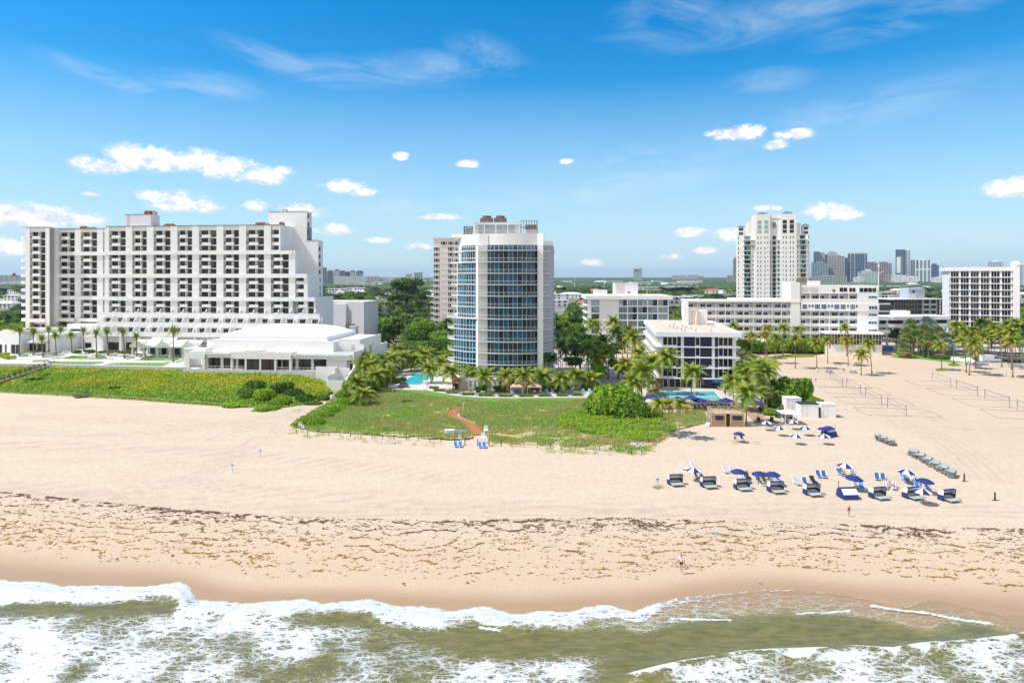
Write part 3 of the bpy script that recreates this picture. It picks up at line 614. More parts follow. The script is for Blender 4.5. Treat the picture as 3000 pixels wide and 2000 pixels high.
    for s in range(3):
        k=10+s;y0=-2.0-3.3*s;zb=zf(11+s)+0.30-(0.45*s);xl=U((288,286,284)[s],y0);xr=U((936,934,925)[s],y0)
        zfl=zb-.35
        if s<2 or True:
            tr.box(xl,xr,y0,y0+.25,zfl-0.75,zfl+0.95,W);tr.box(xl,xr,y0+.25,2.3 if s==0 else y0+5.6,zfl-.5,zfl,W)
            tr.box(xl,xr,y0+.02,y0+.12,zfl+1.25,zfl+1.31,M_['alum'])
        # back wall with windows for the storey standing on this terrace (s > 0)
        if s>0:
            yb=y0+3.5;tr.box(xl,xr,yb,yb+.3,zfl,zfl+fl-.2,W)
            n=18;span=(xr-xl)/n
            for i in range(n):
                if i%2==0:tr.box(xl+i*span-.6,xl+i*span+.6,yb-1.2,yb,zfl,zfl+fl-.3,W)
                add_win(win,xl+i*span+.9,yb-.08,zfl+.05,span-2.0,2.1,2,M_['bronze'],GL,.1,size=1.4)
                def ff(mb,x,y,z):
                    p=[(3.1,2.6),(3.4,2.6),(0.75,0.95),(0.75,0.5),(0.2,0.5),(0.2,0.0),(3.4,0.0)]
                    q=[(0.2,0.0),(3.4,0.0),(3.4,2.55),(2.6,2.55),(1.2,1.35),(1.1,0.9),(0.45,0.55)]
                    mb.face([(x-.11,y+a,z+b)for a,b in q],W);mb.face([(x+.11,y+a,z+b)for a,b in q[::-1]],W)
                    for(a,b),(c,d)in zip(q,q[1:]+q[:1]):mb.face([(x-.11,y+a,z+b),(x+.11,y+a,z+b),(x+.11,y+c,z+d),(x-.11,y+c,z+d)],W)
                fins.add('f',ff,xl+i*span+span*.86,y0,zfl,1.5)
        else:
            for i,(a,b)in enumerate(ub):
                def ff2(mb,x,y,z):
                    q=[(0.2,0.0),(1.9,0.0),(1.9,2.4),(1.5,2.4),(0.7,1.35),(0.6,0.9),(0.35,0.55)]
                    mb.face([(x-.11,y+a,z+b)for a,b in q],W);mb.face([(x+.11,y+a,z+b)for a,b in q[::-1]],W)
                    for(a,b),(c,d)in zip(q,q[1:]+q[:1]):mb.face([(x-.11,y+a,z+b),(x+.11,y+a,z+b),(x+.11,y+c,z+d),(x-.11,y+c,z+d)],W)
                m=(a+b)/2;fins.add('g',ff2,m-.3,y0,zfl,1.6);fins.add('g',ff2,b+.8,y0,zfl,1.6)
    # ground storey behind the palms
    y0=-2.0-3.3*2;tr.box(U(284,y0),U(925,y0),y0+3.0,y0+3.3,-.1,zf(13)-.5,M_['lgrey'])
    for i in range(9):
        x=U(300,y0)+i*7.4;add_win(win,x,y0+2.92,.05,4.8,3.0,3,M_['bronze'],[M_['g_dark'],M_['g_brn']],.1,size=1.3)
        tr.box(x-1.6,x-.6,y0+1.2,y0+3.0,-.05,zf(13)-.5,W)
    # ---- middle section, set back, and the left wing
    fm=Frame(312,272.5,3.0,4.0)
    dm=8.0
    def mpt(px,Y):return xat(px,Y)
    def loc(px,Y): # world point -> local of the root
        X=xat(px,Y)-fr.X0;Yy=Y-fr.Y0;return(X*fr.c-Yy*fr.s,X*fr.s+Yy*fr.c)
    a=loc(166,274);b=loc(312,264);dmid=(a[1]+b[1])/2
    ymid=loc(240,271)[1];um=lambda px:fr.u(px,ymid)
    wl.box(um(166),um(313),ymid+2.2,ymid+16,0,zt-.35,W)
    mb_=[(173,220.7),(238,286)]
    for(p0,p1)in mb_:
        bay(um(p0),um(p1),range(0,11),ymid);wl.box(um(p0),um(p1),ymid,ymid+2.2,zf(0),zt-.35,W)
    for p0,p1 in((163,173),(220.7,238),(286,303),(308,313)):pier(um(p0),um(p1),0,zt-.35,ymid)
    for k in range(0,11):
        zb=zf(k)-fl+.3;add_win(win,um(303),ymid+1.2,zb,um(308)-um(303),fl-.35,1,M_['bronze'],GL,.08,size=1.1);wl.box(um(303),um(308),ymid-.1,ymid+1.5,zb-.3,zb,W)
    wl.box(um(303),um(308),ymid-.2,ymid+1.5,zf(0),zt-.35,W)
    for k in(2,5,8):
        zb=zf(k)-fl+0.30;wl.box(um(163),um(312),ymid-.75,ymid-.36,zb-0.75,zb+0.72,W);wl.box(um(163),um(312),ymid-.36,ymid,zb-.3,zb,W)
    cp.box(um(163),um(312),ymid-.45,ymid+.05,zt-.35,zt-.2,M_['dark'])
    yl=loc(105,268)[1];ul=lambda px:fr.u(px,yl)
    bay(ul(89),ul(135),range(0,11),yl,'all');wl.box(ul(89),ul(135),yl,yl+2.2,zf(0),zt,W)
    pier(ul(77),ul(89),0,zt,yl);pier(ul(135),ul(147),0,zt,yl);wl.box(ul(77),ul(147),yl+2.2,yl+15,0,zt,W)
    wl.prism([(ul(147),yl-.3),(um(163)+.05,ymid+.0),(um(163),ymid+3),(ul(147),yl+3)],0,zt-.1,M_['white2'])
    cp.box(ul(66),ul(147),yl-.45,yl+.05,zt,zt+.14,M_['dark'])
    for k in range(-1,12): # curved balconies at the far left corner
        zb=zf(k)-fl+.3;x1=ul(77)
        if k<0:wl.box(ul(66),x1,yl+1,yl+6,zt-1.6,zt-.05,W);continue
        wl.prism([(x1-3.4,yl+2.4),(x1-2.9,yl+.8),(x1-1.6,yl-.3),(x1,yl-.4),(x1,yl+5),(x1-3.4,yl+5)],zb-.35,zb+.80,W)
    wl.box(ul(77)-1.3,ul(77),yl+2.2,yl+8,0,zt-1,M_['lgrey'])
    # last storeys below bays of middle and left wing
    for(p0,p1,uu,yy)in((89,135,ul,yl),(173,220.7,um,ymid),(238,286,um,ymid)):
        x0,x1=uu(p0),uu(p1);k=11;zb=zf(k)-fl+.3
        wl.box(x0-.2,x1+.2,yy+FD,yy+FD+.3,0,zf(11),W);m=(x0+x1)/2
        add_win(win,x0+.3,yy+FD-.1,zb+.1,(x1-x0)*.36,2.1,2,M_['bronze'],GL,.1);add_win(win,m+.6,yy+FD-.1,zb+.1,(x1-x0)*.34,2.1,2,M_['bronze'],GL,.1)
        wl.box(x0-.5,x1+.5,yy-1.2,yy+FD,zb-.6,zb-.2,W);wl.box(x0-.5,x1+.5,yy-1.2,yy-1.0,zb-.2,zb+.8,W)
        for q in range(2):add_win(win,x0+.4+q*(x1-x0)*.5,yy+FD-.1,zb-4.2,(x1-x0)*.38,2.6,2,M_['bronze'],GL,.1)
    # entrance hall block with tall green glass
    yh=ymid-6;x0,x1=fr.u(196,yh),fr.u(286,yh);zh=fr.z(240,950,yh)
    wl.box(x0,x1,yh,ymid+3,0,zh,M_['white']);win.add('hall',win_fn(2.2*1.9,zh-3.0,4,M_['bronze'],[M_['g_teal2'],M_['g_dark']],.1,5),fr.u(207,yh),yh-.07,1.2,3)
    wl.box(fr.u(236,yh-5),fr.u(300,yh-5),yh-5,yh,0,fr.z(260,984,yh-5),M_['white']);win.add('hall2',win_fn(2.4,2.6,2,M_['bronze'],[M_['g_dark']],.1,1),fr.u(250,yh-5),yh-5.07,.1,2)
    wl.build('wall',root);cp.build('coping',root);tr.build('terrace',root);win.done();bal.done();rl.done();fins.done()
    # roof machinery
    for(p0,p1,pa,pb,d,m,nm)in((367,442,628.5,660,8,'lgrey','lift_housing'),(422,440,619,629,10,'rust','roof_machine'),(441,452,620,629,11,'roofs','roof_machine'),(480,506,657,662,6,'rust','roof_machine'),(748,775,653,660,6,'rust','roof_machine'),(776,785,655,660,5,'grey','roof_machine'),(233,250,664,669,ymid+5,'rust','roof_machine'),(252,275,667,669.5,ymid+5,'grey','roof_machine'),(817,828,652,660,6,'brownm','roof_machine'),(823,838,614.5,619.5,fb+5,'cream','roof_machine')):
        mb=MB();z1=fr.z((p0+p1)/2,pa,d);zb_=fr.z((p0+p1)/2,pb,d)-.6
        x0,x1=fr.u(p0,d),fr.u(p1,d);mb.box(x0,x1,d,d+max(2,(x1-x0)*.5),zb_-.6,z1,M_[m])
        if nm=='roof_machine':
            mb.box(x0+.2,x1-.2,d+.3,d+1.2,z1,z1+.25,M_['brownm']);mb.box(x0+(x1-x0)*.4,x0+(x1-x0)*.45,d-.06,d,zb_,z1-.1,M_['dark'])
        else:mb.box(x0-.1,x1+.1,d-.1,d+.1,z1,z1+.15,M_['dark']);mb.box(x0+1,x0+1.15,d-.25,d-.1,zb_,z1,M_['roofs'])
        mb.build(nm,root)
    mb=MB();x=fr.u(789,fb);z1=fr.z(899,619.5,fb);mb.tube([(x,fb+1,z1),(x,fb+1,z1+1.3)],.05,M_['alum'],4);mb.box(x-.5,x+.5,fb+.98,fb+1.02,z1+1.0,z1+1.06,M_['alum']);mb.build('antenna',root)
    return root
big_hotel()
# block behind the big hotel
def rear_block():
    fr=Frame(1073,292,7.0,0.0);root=froot(fr,'service_building','plain pale grey windowless block behind the right end of the terraced hotel','building')
    z1=fr.z(1073,883);mb=MB();xl=fr.u(1016)
    mb.prism([(xl,0),(0,-3),(0,16),(xl-12,16),(xl-12,3)],0,z1,M_['lgrey'],M_['roofw']);mb.prism([(fr.u(984),-1.5),(xl+0.1,-1.6),(xl+.1,2),(fr.u(984),2)],0,z1-1.0,W)
    mb.prism([(fr.u(967),1.5),(fr.u(984)-.05,1.4),(fr.u(984)-.05,5),(fr.u(967),5)],0,z1-1.8,M_['lgrey']);mb.build('wall',root)
    mb=MB();mb.box(xl+.2,-4.5,-1.9,-.9,0.2,fr.z(1050,948),M_['brownm']);mb.build('service_door',root)
    mb=MB();mb.box(fr.u(1045),fr.u(1064),-9,-6,0,fr.z(1055,955,-9),M_['lgrey']);mb.build('utility_box',root)
rear_block()
# ---------------------------------------------------------------- ballroom pavilion
def ballroom():
    fr=Frame(852,200,7.0,4.1);root=froot(fr,'ballroom_pavilion','low white seafront ballroom with hipped white roof, pergolas and large dark windows','ballroom')
    def u(px,d=0):return fr.u(px,d)
    hd=6.5;z0=-4.6
    zl=4.75
    xh0,xh1=u(606,hd),u(977,hd);zh=fr.z(977,1001.5,hd)
    mb=MB();mb.box(xh0,xh1,hd,34,z0,zh,W);
    # right wing
    wd=9.5;xr=u(1054.3,wd);zr=fr.z(1054,997,wd);mb.box(xh1,xr,wd,30,z0,zr,W);mb.box(xr-.3,xr,wd,30.02,zr,zr+.35,W);mb.box(xh1,xr,wd-.02,wd+.28,zr,zr+.35,W)
    mb.box(xr-.28,xr+.02,30,37,z0,zr-3.0,W);mb.box(xh1,xr+.01,30,37,z0,zr-3.4,W,)
    # lower right body in front of the wing
    xf=u(1036.8,0.6);mb.box(u(1004,.6),xf,.6,wd,z0,zl+.5,W)if False else None
    mb.box(xf-.35,xf,.6,wd+.02,z0,zl+1.1,W);mb.box(xf,xr+.001,wd-.35,wd+.003,z0,zl+2.4,W)
    mb.build('wall',root)
    lw=MB()
    # long lower front: terrace wall at the base
    lw.box(u(536),u(960),0,.35,z0,.15,M_['seawall']);lw.box(u(536),xf-.4,.35,hd,z0,-.05,M_['pavew'])
    lw.build('base_wall',root)
    # glazed front wall at depth 2.2 for the loggias
    gw=MB();yb=3.2;gw.box(u(592,yb),xf-.36,yb,yb+.3,0,zl-.2,W);gw.box(u(592,yb),xf-.36,yb,hd,zl-.25,zl-.05,W);gw.build('loggia_wall',root)
    wn=Parts(root,'window');pool=[M_['g_dark'],M_['g_brn'],M_['g_mid']]
    for(a,b)in((611,646),(655,675)):wn.add(('w',a),win_fn(u(b,yb)-u(a,yb),3.1,4,M_['bronze'],pick(pool,4),.07,0),u(a,yb),yb-.07,.15,2)
    for(a,b)in((684,691),(698,717),(813,824),(829,847),(856,866),(875,911),(920,956)):wn.add(('w',a),win_fn(u(b,yb)-u(a,yb),3.1,max(2,int((b-a)/9)),M_['bronze'],pick(pool,4),.07,0),u(a,yb),yb-.07,.15,2)
    # front bay windows between piers
    pr=MB()
    piers=[(676,681),(717,722),(760,764.5),(803.5,808.5),(847,853)]
    for a,b in piers:pr.box(u(a),u(b),-.02,.9,-.2,zl,W)
    hs={0:zl+.0,1:zl+.4,2:zl+.05,3:zl-.05}
    for i in range(4):
        a,b=piers[i][1],piers[i+1][0];pr.box(u(piers[i][0]),u(piers[i+1][1])if i==3 else u(piers[i+1][0]),-.05-.02*i,4.2+i*.01,zl-1.35,hs[i]+.7,W)
        pr.box(u(piers[i][0])+.4,u(piers[i+1][0])-.4,.3,3.8,hs[i]+.701,hs[i]+.72,M_['roofs'])
    for i in(1,2):
        a,b=piers[i][1],piers[i+1][0];wn.add(('f',i),win_fn(u(b)-u(a),zl-1.35-.2,4,M_['bronze'],pick([M_['g_mid'],M_['g_dark'],M_['g_brn']],4),.1,0),u(a),.3,.2,3)
    pr.build('loggia_front',root);pr=MB()
    # left open loggia
    for a,b in((549,555),(592,600)):pr.box(u(a),u(b),-.02,.8,-.2,zl,W)
    pr.box(u(549),u(600),-.04,5,zl-1.6,zl+.6,W);pr.box(u(549)+.4,u(600)-.4,.4,4.6,zl+.601,zl+.62,M_['roofs']);pr.box(u(540,4),u(549,4),4,4.6,0,zl+.9,W);pr.box(u(540,4),u(606,4),3.6,7,zl+.62,zl+1.1,W);pr.box(u(541,5),u(556,5),5,11,0,zl+1.0,W)
    pr.build('open_loggia',root)
    for(a,b)in((600,676),(853,1027)):
        pg=MB();x0,x1=u(a)+.02,u(b)-.02;pg.box(x0,x1,-.5,-.3,zl-.05,zl+.3,W2);pg.box(x0,x1,3.0,3.2,zl+.5,zl+.75,W2)
        n=int((x1-x0)/.95)
        for i in range(n+1):
            x=x0+(x1-x0-.14)*i/n;pg.face([(x,-.5,zl+.32),(x+.14,-.5,zl+.32),(x+.14,3.1,zl+.8),(x,3.1,zl+.8)],W2);pg.box(x,x+.14,-.45,3.0,zl+.3,zl+.31,W2)
        pg.box(x0,x1,2.0,3.19,zl+.2,zl+.3,M_['lgrey'])
        pg.box(x0,x1,.3,.36,zl-1.15,zl-.06,M_['lgrey']);pg.build('pergola',root)
    rp=Parts(root,'railing')
    for(a,b)in((606,676),(682,717),(808,847),(853,925)):rp.add(('r',a),rail_fn(u(b)-u(a),1.0,6,glass=False),u(a),.2,.15)
    rp.done();wn.done()
    # hipped roof
    ym=20;rz=zh+.02;e=1.6;ez=rz+1.35;x0,x1,y0,y1=u(648,hd+2),u(961,hd+2),hd+1.5,32
    rf=MB();rf.box(x0,x1,y0,y1,rz,ez,W)
    ztop=ez+2.5;ins=7.5;ix=10.5
    prev=[(x0,y0),(x1,y0),(x1,y1),(x0,y1)];pz=ez
    for t in np.linspace(0.2,1,5):
        h=ez+2.6*math.sin(t*math.pi/2)**1.0;dx,dy=ix*t,ins*t;cur=[(x0+dx,y0+dy),(x1-dx,y0+dy),(x1-dx,y1-dy),(x0+dx,y1-dy)]
        for i in range(4):j=(i+1)%4;rf.face([(*prev[i],pz),(*prev[j],pz),(*cur[j],h),(*cur[i],h)],M_['roofw'])
        prev,pz=cur,h
    rf.face([(*p,pz)for p in prev],M_['roofw']);rf.box(xh0+.4,xh1-.4,hd+.4,33.6,rz-.02,rz+.02,M_['roofw']);rf.box(xh1,xr-.3,wd+.3,29.9,zr,zr+.03,M_['roofw'])
    rf.box(xh0,xh1,hd,hd+.3,rz-.01,rz+.25,W);rf.build('roof',root)
    # louvres and side doors on the right wall
    sd=MB()
    for(y,w,z,h)in((13,2.0,1.6,3.8),(18.2,2.0,2.2,3.8),(11.3,.6,4.2,1.5),(21.6,.5,5.2,1.4)):sd.box(xr,xr+.06,y,y+w,z,z+h,M_['grey'])
    sd.build('louvre',root)
    sd=MB();sd.box(u(1008,.7),u(1029,.7),3.0,3.15,.3,2.9,M_['g_brn']);sd.box(u(1008,.7)+.1,u(1017,.7),2.94,3.0,.35,2.85,M_['grey']);sd.box(u(1037,wd)-.9,u(1046,wd)-.9,wd-.08,wd-.01,zl+.9,zl+2.4,M_['lgrey']);sd.build('door',root)
    # outside stair box at the right front
    st=MB();sx0,sx1=u(960,-7),u(1016,-7)
    st.box(sx0,sx1,-8,-7.6,z0,-1.2,W);st.box(sx0,sx0+.4,-7.6,0,z0,.2,W);st.box(sx1-.35,sx1,-7.6,.7,z0,-1.2,W)
    st.box(u(925),sx0+.4,-.02,.35,z0,1.5,W);st.box(sx0,sx0+.35,-2.5,0.6,z0,1.5,W)
    for i in range(12):st.box(sx0+4.2,sx1-.4,-6.0+i*.5,.62,-3.0+i*.27,-3.0+(i+1)*.27,M_['cream'])
    st.face([(sx1-.35,-7.6,-1.2),(sx1-.35,.7,2.2),(sx1-.35,.7,-1.2)],W);st.face([(sx1,-7.6,-1.2),(sx1,.7,-1.2),(sx1,.7,2.2)],W);st.face([(sx1-.35,-7.6,-1.2),(sx1,-7.6,-1.2),(sx1,.7,2.2),(sx1-.35,.7,2.2)],W)
    st.box(sx0+.4,sx0+3.8,-.4,.0,-3,1.2,W)
    st.build('stair_block',root)
    rr=MB();rail_fn(3.6,1.0,8,M_['alum'],False)(rr,sx0+.3,-7.8,-1.2);rr.build('stair_railing',root)
ballroom()
# ---------------------------------------------------------------- curved glass tower
def glass_tower():
    root=empty('curved_condo_tower',(xat(1481,193),193,0),0,'curved white condo tower with blue green glass and wraparound balconies, in the centre','tower');X0,Y0=root.location.x,193
    def lp(px,Y):return(xat(px,Y)-X0,Y-Y0)
    zs=[39.3-3.25*k for k in range(12)];ZT=44.1
    def curve(pts,n=8):
        out=[]
        for i in range(len(pts)-1):
            p0=pts[max(i-1,0)];p1=pts[i];p2=pts[i+1];p3=pts[min(i+2,len(pts)-1)]
            for k in range(n):
                t=k/n;out.append(tuple(0.5*((2*p1[j])+(-p0[j]+p2[j])*t+(2*p0[j]-5*p1[j]+4*p2[j]-p3[j])*t*t+(-p0[j]+3*p1[j]-3*p2[j]+p3[j])*t**3)for j in range(2)))
        out.append(pts[-1]);return out
    wall_r=curve([lp(1428,197.0),lp(1475,195.6),lp(1530,195.5),lp(1574,196.4)],4) # glass wall right part
    slab_r=curve([lp(1402,195.6),lp(1450,193.6),lp(1504,193.0),lp(1550,193.2),lp(1579,194.2)],4)
    wall_l={0:curve([lp(1353,202),lp(1372,199.8),lp(1399,197.7)],4),1:curve([lp(1342,203),lp(1366,199.8),lp(1397,197.5)],4),2:curve([lp(1331,203),lp(1358,199.3),lp(1394,197)],4)}
    # core body
    core=MB();body=[p for p in wall_l[2]]
    back=[lp(1590,222),lp(1330,226)]
    for(za,zb,key)in((zs[1],ZT,0),(zs[6],zs[1],1),(0,zs[6],2)):
        pts=[(p[0],p[1]+.35)for p in wall_l[key]]+[lp(1400,199.0),lp(1428,199.0)]+[(p[0],p[1]+.35)for p in wall_r]+[lp(1590,197.5),lp(1592,222),lp(1345 if key==0 else 1338 if key==1 else 1330,224)]
        core.prism(pts,za,zb-.01,W2)
    # parapet ring
    par=[(p[0],p[1]-.25)for p in wall_l[0]]+[lp(1402,196.8),lp(1430,196.4)]+[(p[0],p[1]-.3)for p in wall_r]+[lp(1592,194.4),lp(1594,198)]
    ring=[(p[0],p[1]+1.2)for p in par[::-1]]
    core.prism(par+ring,ZT-3.25,ZT,W2);core.prism([(p[0],p[1]+.9)for p in par]+back,ZT-.6,ZT-.4,M_['roofs'])
    # tall pillars: between the glazed parts and at the right
    core.prism([lp(1394,197.0),lp(1401,195.9),lp(1403,196.2),lp(1428,197.0),lp(1428,199),lp(1396,199)],0,ZT-3.26,W2)
    core.prism([lp(1575,194.6),lp(1591,194.3),lp(1592,200),lp(1575,200)],0,ZT-3.24,W2)
    core.build('wall',root)
    # right wing with side balconies
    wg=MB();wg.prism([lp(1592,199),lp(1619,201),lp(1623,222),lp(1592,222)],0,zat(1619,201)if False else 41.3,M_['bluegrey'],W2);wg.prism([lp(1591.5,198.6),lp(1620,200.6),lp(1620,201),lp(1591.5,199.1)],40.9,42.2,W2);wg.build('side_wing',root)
    sl=MB();gl=Parts(root,'window',98);rp=Parts(root,'balcony_railing',98);slabs=Parts(root,'balcony',98)
    def strip(poly,z0,z1):
        def fn(mb,x,y,z):mb.prism([(p[0]+x,p[1]+y)for p in poly],z+z0,z+z1,W2,M_['grey'])
        return fn
    pool_t=[M_['g_teal'],M_['g_teal'],M_['g_teal2'],M_['g_teal2'],M_['g_navy']]
    def glaze(pts,z0,z1,pool,bars,nper=1,size=1):
        """panes between consecutive points of a curved wall"""
        # resample into equal bays
        L=[0]
        for a,b in zip(pts,pts[1:]):L.append(L[-1]+math.hypot(b[0]-a[0],b[1]-a[1]))
        T=L[-1];n=nper
        def at(s):
            for i in range(len(L)-1):
                if s<=L[i+1]+1e-6:t=(s-L[i])/(L[i+1]-L[i]);return(pts[i][0]+(pts[i+1][0]-pts[i][0])*t,pts[i][1]+(pts[i+1][1]-pts[i][1])*t)
            return pts[-1]
        q=[at(T*i/n)for i in range(n+1)];g=pick(pool,n)
        def fn(mb,x,y,z):
            for i in range(n):
                (ax,ay),(bx,by)=q[i],q[i+1];dx,dy=bx-ax,by-ay;l=math.hypot(dx,dy);nx,ny=dy/l,-dx/l
                mb.face([(x+ax,y+ay,z+z0),(x+bx,y+by,z+z0),(x+bx,y+by,z+z1),(x+ax,y+ay,z+z1)],g[i])
                w=.09;ux,uy=dx/l*w/2,dy/l*w/2;mb.prism([(x+ax-ux+nx*.08,y+ay-uy+ny*.08),(x+ax+ux+nx*.08,y+ay+uy+ny*.08),(x+ax+ux,y+ay+uy),(x+ax-ux,y+ay-uy)],z+z0,z+z1,W2)
                for b in bars:mb.face([(x+ax+nx*.06,y+ay+ny*.06,z+b-.07),(x+bx+nx*.06,y+by+ny*.06,z+b-.07),(x+bx+nx*.06,y+by+ny*.06,z+b+.07),(x+ax+nx*.06,y+ay+ny*.06,z+b+.07)],W2)
        return fn
    wr=[(p[0],p[1]+.02)for p in wall_r]
    for k,z in enumerate(zs):
        # storey between slab z and the one above
        zc=z+3.0
        for i in range(6): # right part in six bays of two panes
            a=int(i*12/6);seg=wr[a:a+3];gl.add(('R',k,i),glaze(seg,.0,2.95,pool_t,(),2),0,0,z,3-k*.1)
        key=0 if k<2 else 1 if k<7 else 2;wlp=[(p[0],p[1]+.02)for p in wall_l[key]]
        for i in range(2):seg=wlp[i*4:i*4+5];gl.add(('L',k,i),glaze(seg,-.05,2.9,[M_['g_teal'],M_['g_teal'],M_['g_teal2']]if k<10 else pool_t,(1.15,),4),0,0,z,3.5-k*.1)
        edge=[(p[0],p[1]-.28)for p in wall_l[key]];slabs.add(('sl',k),strip(edge+[(p[0],p[1]+.5)for p in edge[::-1]],-.12,.1),0,0,z,1)
        # balcony slab right
        inner=[(p[0],p[1]+.6)for p in wall_r[::-1]];sb=slab_r+[lp(1577,197)]+inner+[lp(1428,197.2),lp(1402,196.6)]
        slabs.add(('sb',k),strip(sb,-.15,0.0),0,0,z,2)
        if k<11:
            def rail(mb,x,y,z,line=slab_r):
                for(a,b)in zip(line,line[1:]):
                    for(h0,h1)in((1.0,1.05),):mb.face([(x+a[0],y+a[1],z+h0),(x+b[0],y+b[1],z+h0),(x+b[0],y+b[1],z+h1),(x+a[0],y+a[1],z+h1)],M_['railw'])
                    mb.face([(x+a[0],y+a[1],z+1.08),(x+b[0],y+b[1],z+1.08),(x+b[0],y+b[1]+.04,z+1.06),(x+a[0],y+a[1]+.04,z+1.06)],M_['railw'])
                    mb.face([(x+a[0],y+a[1]+.03,z+.13),(x+b[0],y+b[1]+.03,z+.13),(x+b[0],y+b[1]+.03,z+1.0),(x+a[0],y+a[1]+.03,z+1.0)],M_['railg'])
                for a in line[::1]:mb.box(x+a[0]-.02,x+a[0]+.02,y+a[1]-.02,y+a[1]+.03,z,z+1.0,M_['railw'])
            rp.add('rr',rail,0,0,z,2)
        # curved balconies at the far left
        wdt={0:(1330,1354),1:(1321,1343),2:(1311,1332)}[key]if k not in(1,6)else(1321,1352)if k==1 else(1309,1340)
        bl=curve([lp(wdt[1],202.4),lp((wdt[0]+wdt[1])/2-2,204),lp(wdt[0]+.5,208),lp(wdt[0]+2,213)],3)
        if k<11:
            slabs.add(('bl',k),strip(bl+[lp(wdt[1],214),lp(wdt[1],203)],-.25,0),0,0,z,1.5);rp.add(('rl',k),lambda mb,x,y,z,ln=bl,f=rail:f(mb,x,y,z,ln),0,0,z,1.4)
            # right side balconies
            br=curve([lp(1592,198.2),lp(1606,198.6),lp(1612 if k<6 else 1618,200.6)],2);slabs.add(('br',k),strip(br+[lp(1606,201.2),lp(1592,199.2)],-.2,0),0,0,z,1);rp.add(('rq',k),lambda mb,x,y,z,ln=br,f=rail:f(mb,x,y,z,ln),0,0,z,1)
            bq=[lp(1621,204),lp(1628 if k>5 else 1625.5,206),lp(1628 if k>5 else 1625.5,214)];slabs.add(('bq',k),strip(bq+[lp(1620,214)],-.2,0),0,0,z,.8);rp.add(('rz',k),lambda mb,x,y,z,ln=bq,f=rail:f(mb,x,y,z,ln),0,0,z,.8)
    # wrap balcony on storeys 2 and 7
    for k in(1,6):
        e=[(p[0],p[1]-1.3)for p in wall_l[0 if k==1 else 1]];slabs.add(('wr',k),strip(e+[(p[0],p[1]+1.2)for p in e[::-1]],-.25,0.001),0,0,zs[k],2);rp.add(('wq',k),lambda mb,x,y,z,ln=e,f=rail:f(mb,x,y,z,ln),0,0,zs[k],2)
    gl.done();rp.done();slabs.done()
    # podium
    pd=MB();pd.prism([lp(1352,192.5),lp(1481,190.6),lp(1592,191),lp(1650,196),lp(1700,203),lp(1690,215),lp(1350,215)],0,3.1,W2,M_['pave'])
    pd.build('podium',root);gr=Parts(root,'garage_grille')
    for(a,b)in((1375,1384),(1388,1396),(1400,1412),(1462,1496),(1500,1520),(1560,1578),(1621,1646),(1652,1672)):
        ya=192.5+(190.6-192.5)*(a-1352)/129 if a<1481 else 190.6 if a<1592 else 191+(a-1592)*.086
        x0,y0=lp(a,ya);x1,_=lp(b,ya);gr.add(('g',a),win_fn(x1-x0,1.7,6,M_['grey'],[M_['dark']],.12),x0,y0-.12,.9)
    gr.done()
    # roof: penthouse, pergola, cooling towers, cages
    ph=MB();a=lp(1392,203);b=lp(1527,203);ph.box(a[0],b[0],a[1],a[1]+10,ZT-.4,zat(652,203)+.1,M_['lgrey']);ph.box(a[0]+1,b[0]-2,a[1]-.05,a[1],ZT+.1,zat(656,203),M_['grey']);ph.build('penthouse',root)
    pg=MB();yy=lp(1400,200)[1];x0,x1=lp(1386,200)[0],lp(1529,200)[0];zt=zat(653,200)
    pg.box(x0,x1,yy,yy+.35,zt-.35,zt,W2);pg.box(x0,x1,yy+2.4,yy+2.7,zt-.35,zt,W2);pg.box(x0,x1,yy-.4,yy+.0,zt-.12,zt-.02,W2)
    for px in(1387,1417,1451,1486,1520):x=lp(px,200)[0];pg.box(x,x+.3,yy+.02,yy+.32,ZT-.4,zt-.35,W2);pg.box(x+.02,x+.28,yy+.35,yy+2.4,zt-.3,zt-.05,W2)
    pg.build('pergola',root)
    rl=MB();rail_fn(x1-x0+1.5,1.5,22)(rl,x0-.8,yy-1.0,ZT-.35);rl.build('roof_railing',root)
    for px in(1426,1466):
        t=MB();c=lp(px,206);z=zat(652,206);t.box(c[0]-1.9,c[0]+1.9,c[1]-1.9,c[1]+1.9,z-1,zat(640,206),M_['brownm']);t.lathe([(1.35,zat(640,206)),(1.3,zat(634.5,206)),(1.45,zat(633,206)),(1.2,zat(633,206)),(0,zat(634.5,206))],M_['brownm'],14,(c[0],c[1],0));t.build('cooling_tower',root)
    for(pa,pb,pt,pbm)in((1359,1383,662,683),(1527,1574,645,680)):
        t=MB();xa,ya=lp(pa,201);xb=lp(pb,201)[0];za,zb=zat(pbm,201)-.5,zat(pt,201)
        for(sx,sy,ex,ey)in((xa,ya,xb,ya),(xa,ya+3,xb,ya+3),(xa,ya,xa,ya+3),(xb,ya,xb,ya+3)):
            n=6
            for i in range(n+1):x=sx+(ex-sx)*i/n;y=sy+(ey-sy)*i/n;t.box(x-.05,x+.05,y-.05,y+.05,za,zb,M_['brownm'])
            for zz in(zb-.1,(za+zb)/2):t.tube([(sx,sy,zz),(ex,ey,zz)],.05,M_['brownm'],4)
        if pa>1500:t.box(xa+1.2,xb-.2,ya+.4,ya+2.4,zb-2.6,zb-1.3,M_['brownm']);t.box(xa+1.8,xb+.2,ya+.5,ya+4,ZT-.3,zb-2.6,M_['lgrey'])
        else:t.box(xa+.5,xb,ya+1,ya+1.1,za,zb-.6,M_['grey'])
        t.build('roof_cage',root)
glass_tower()
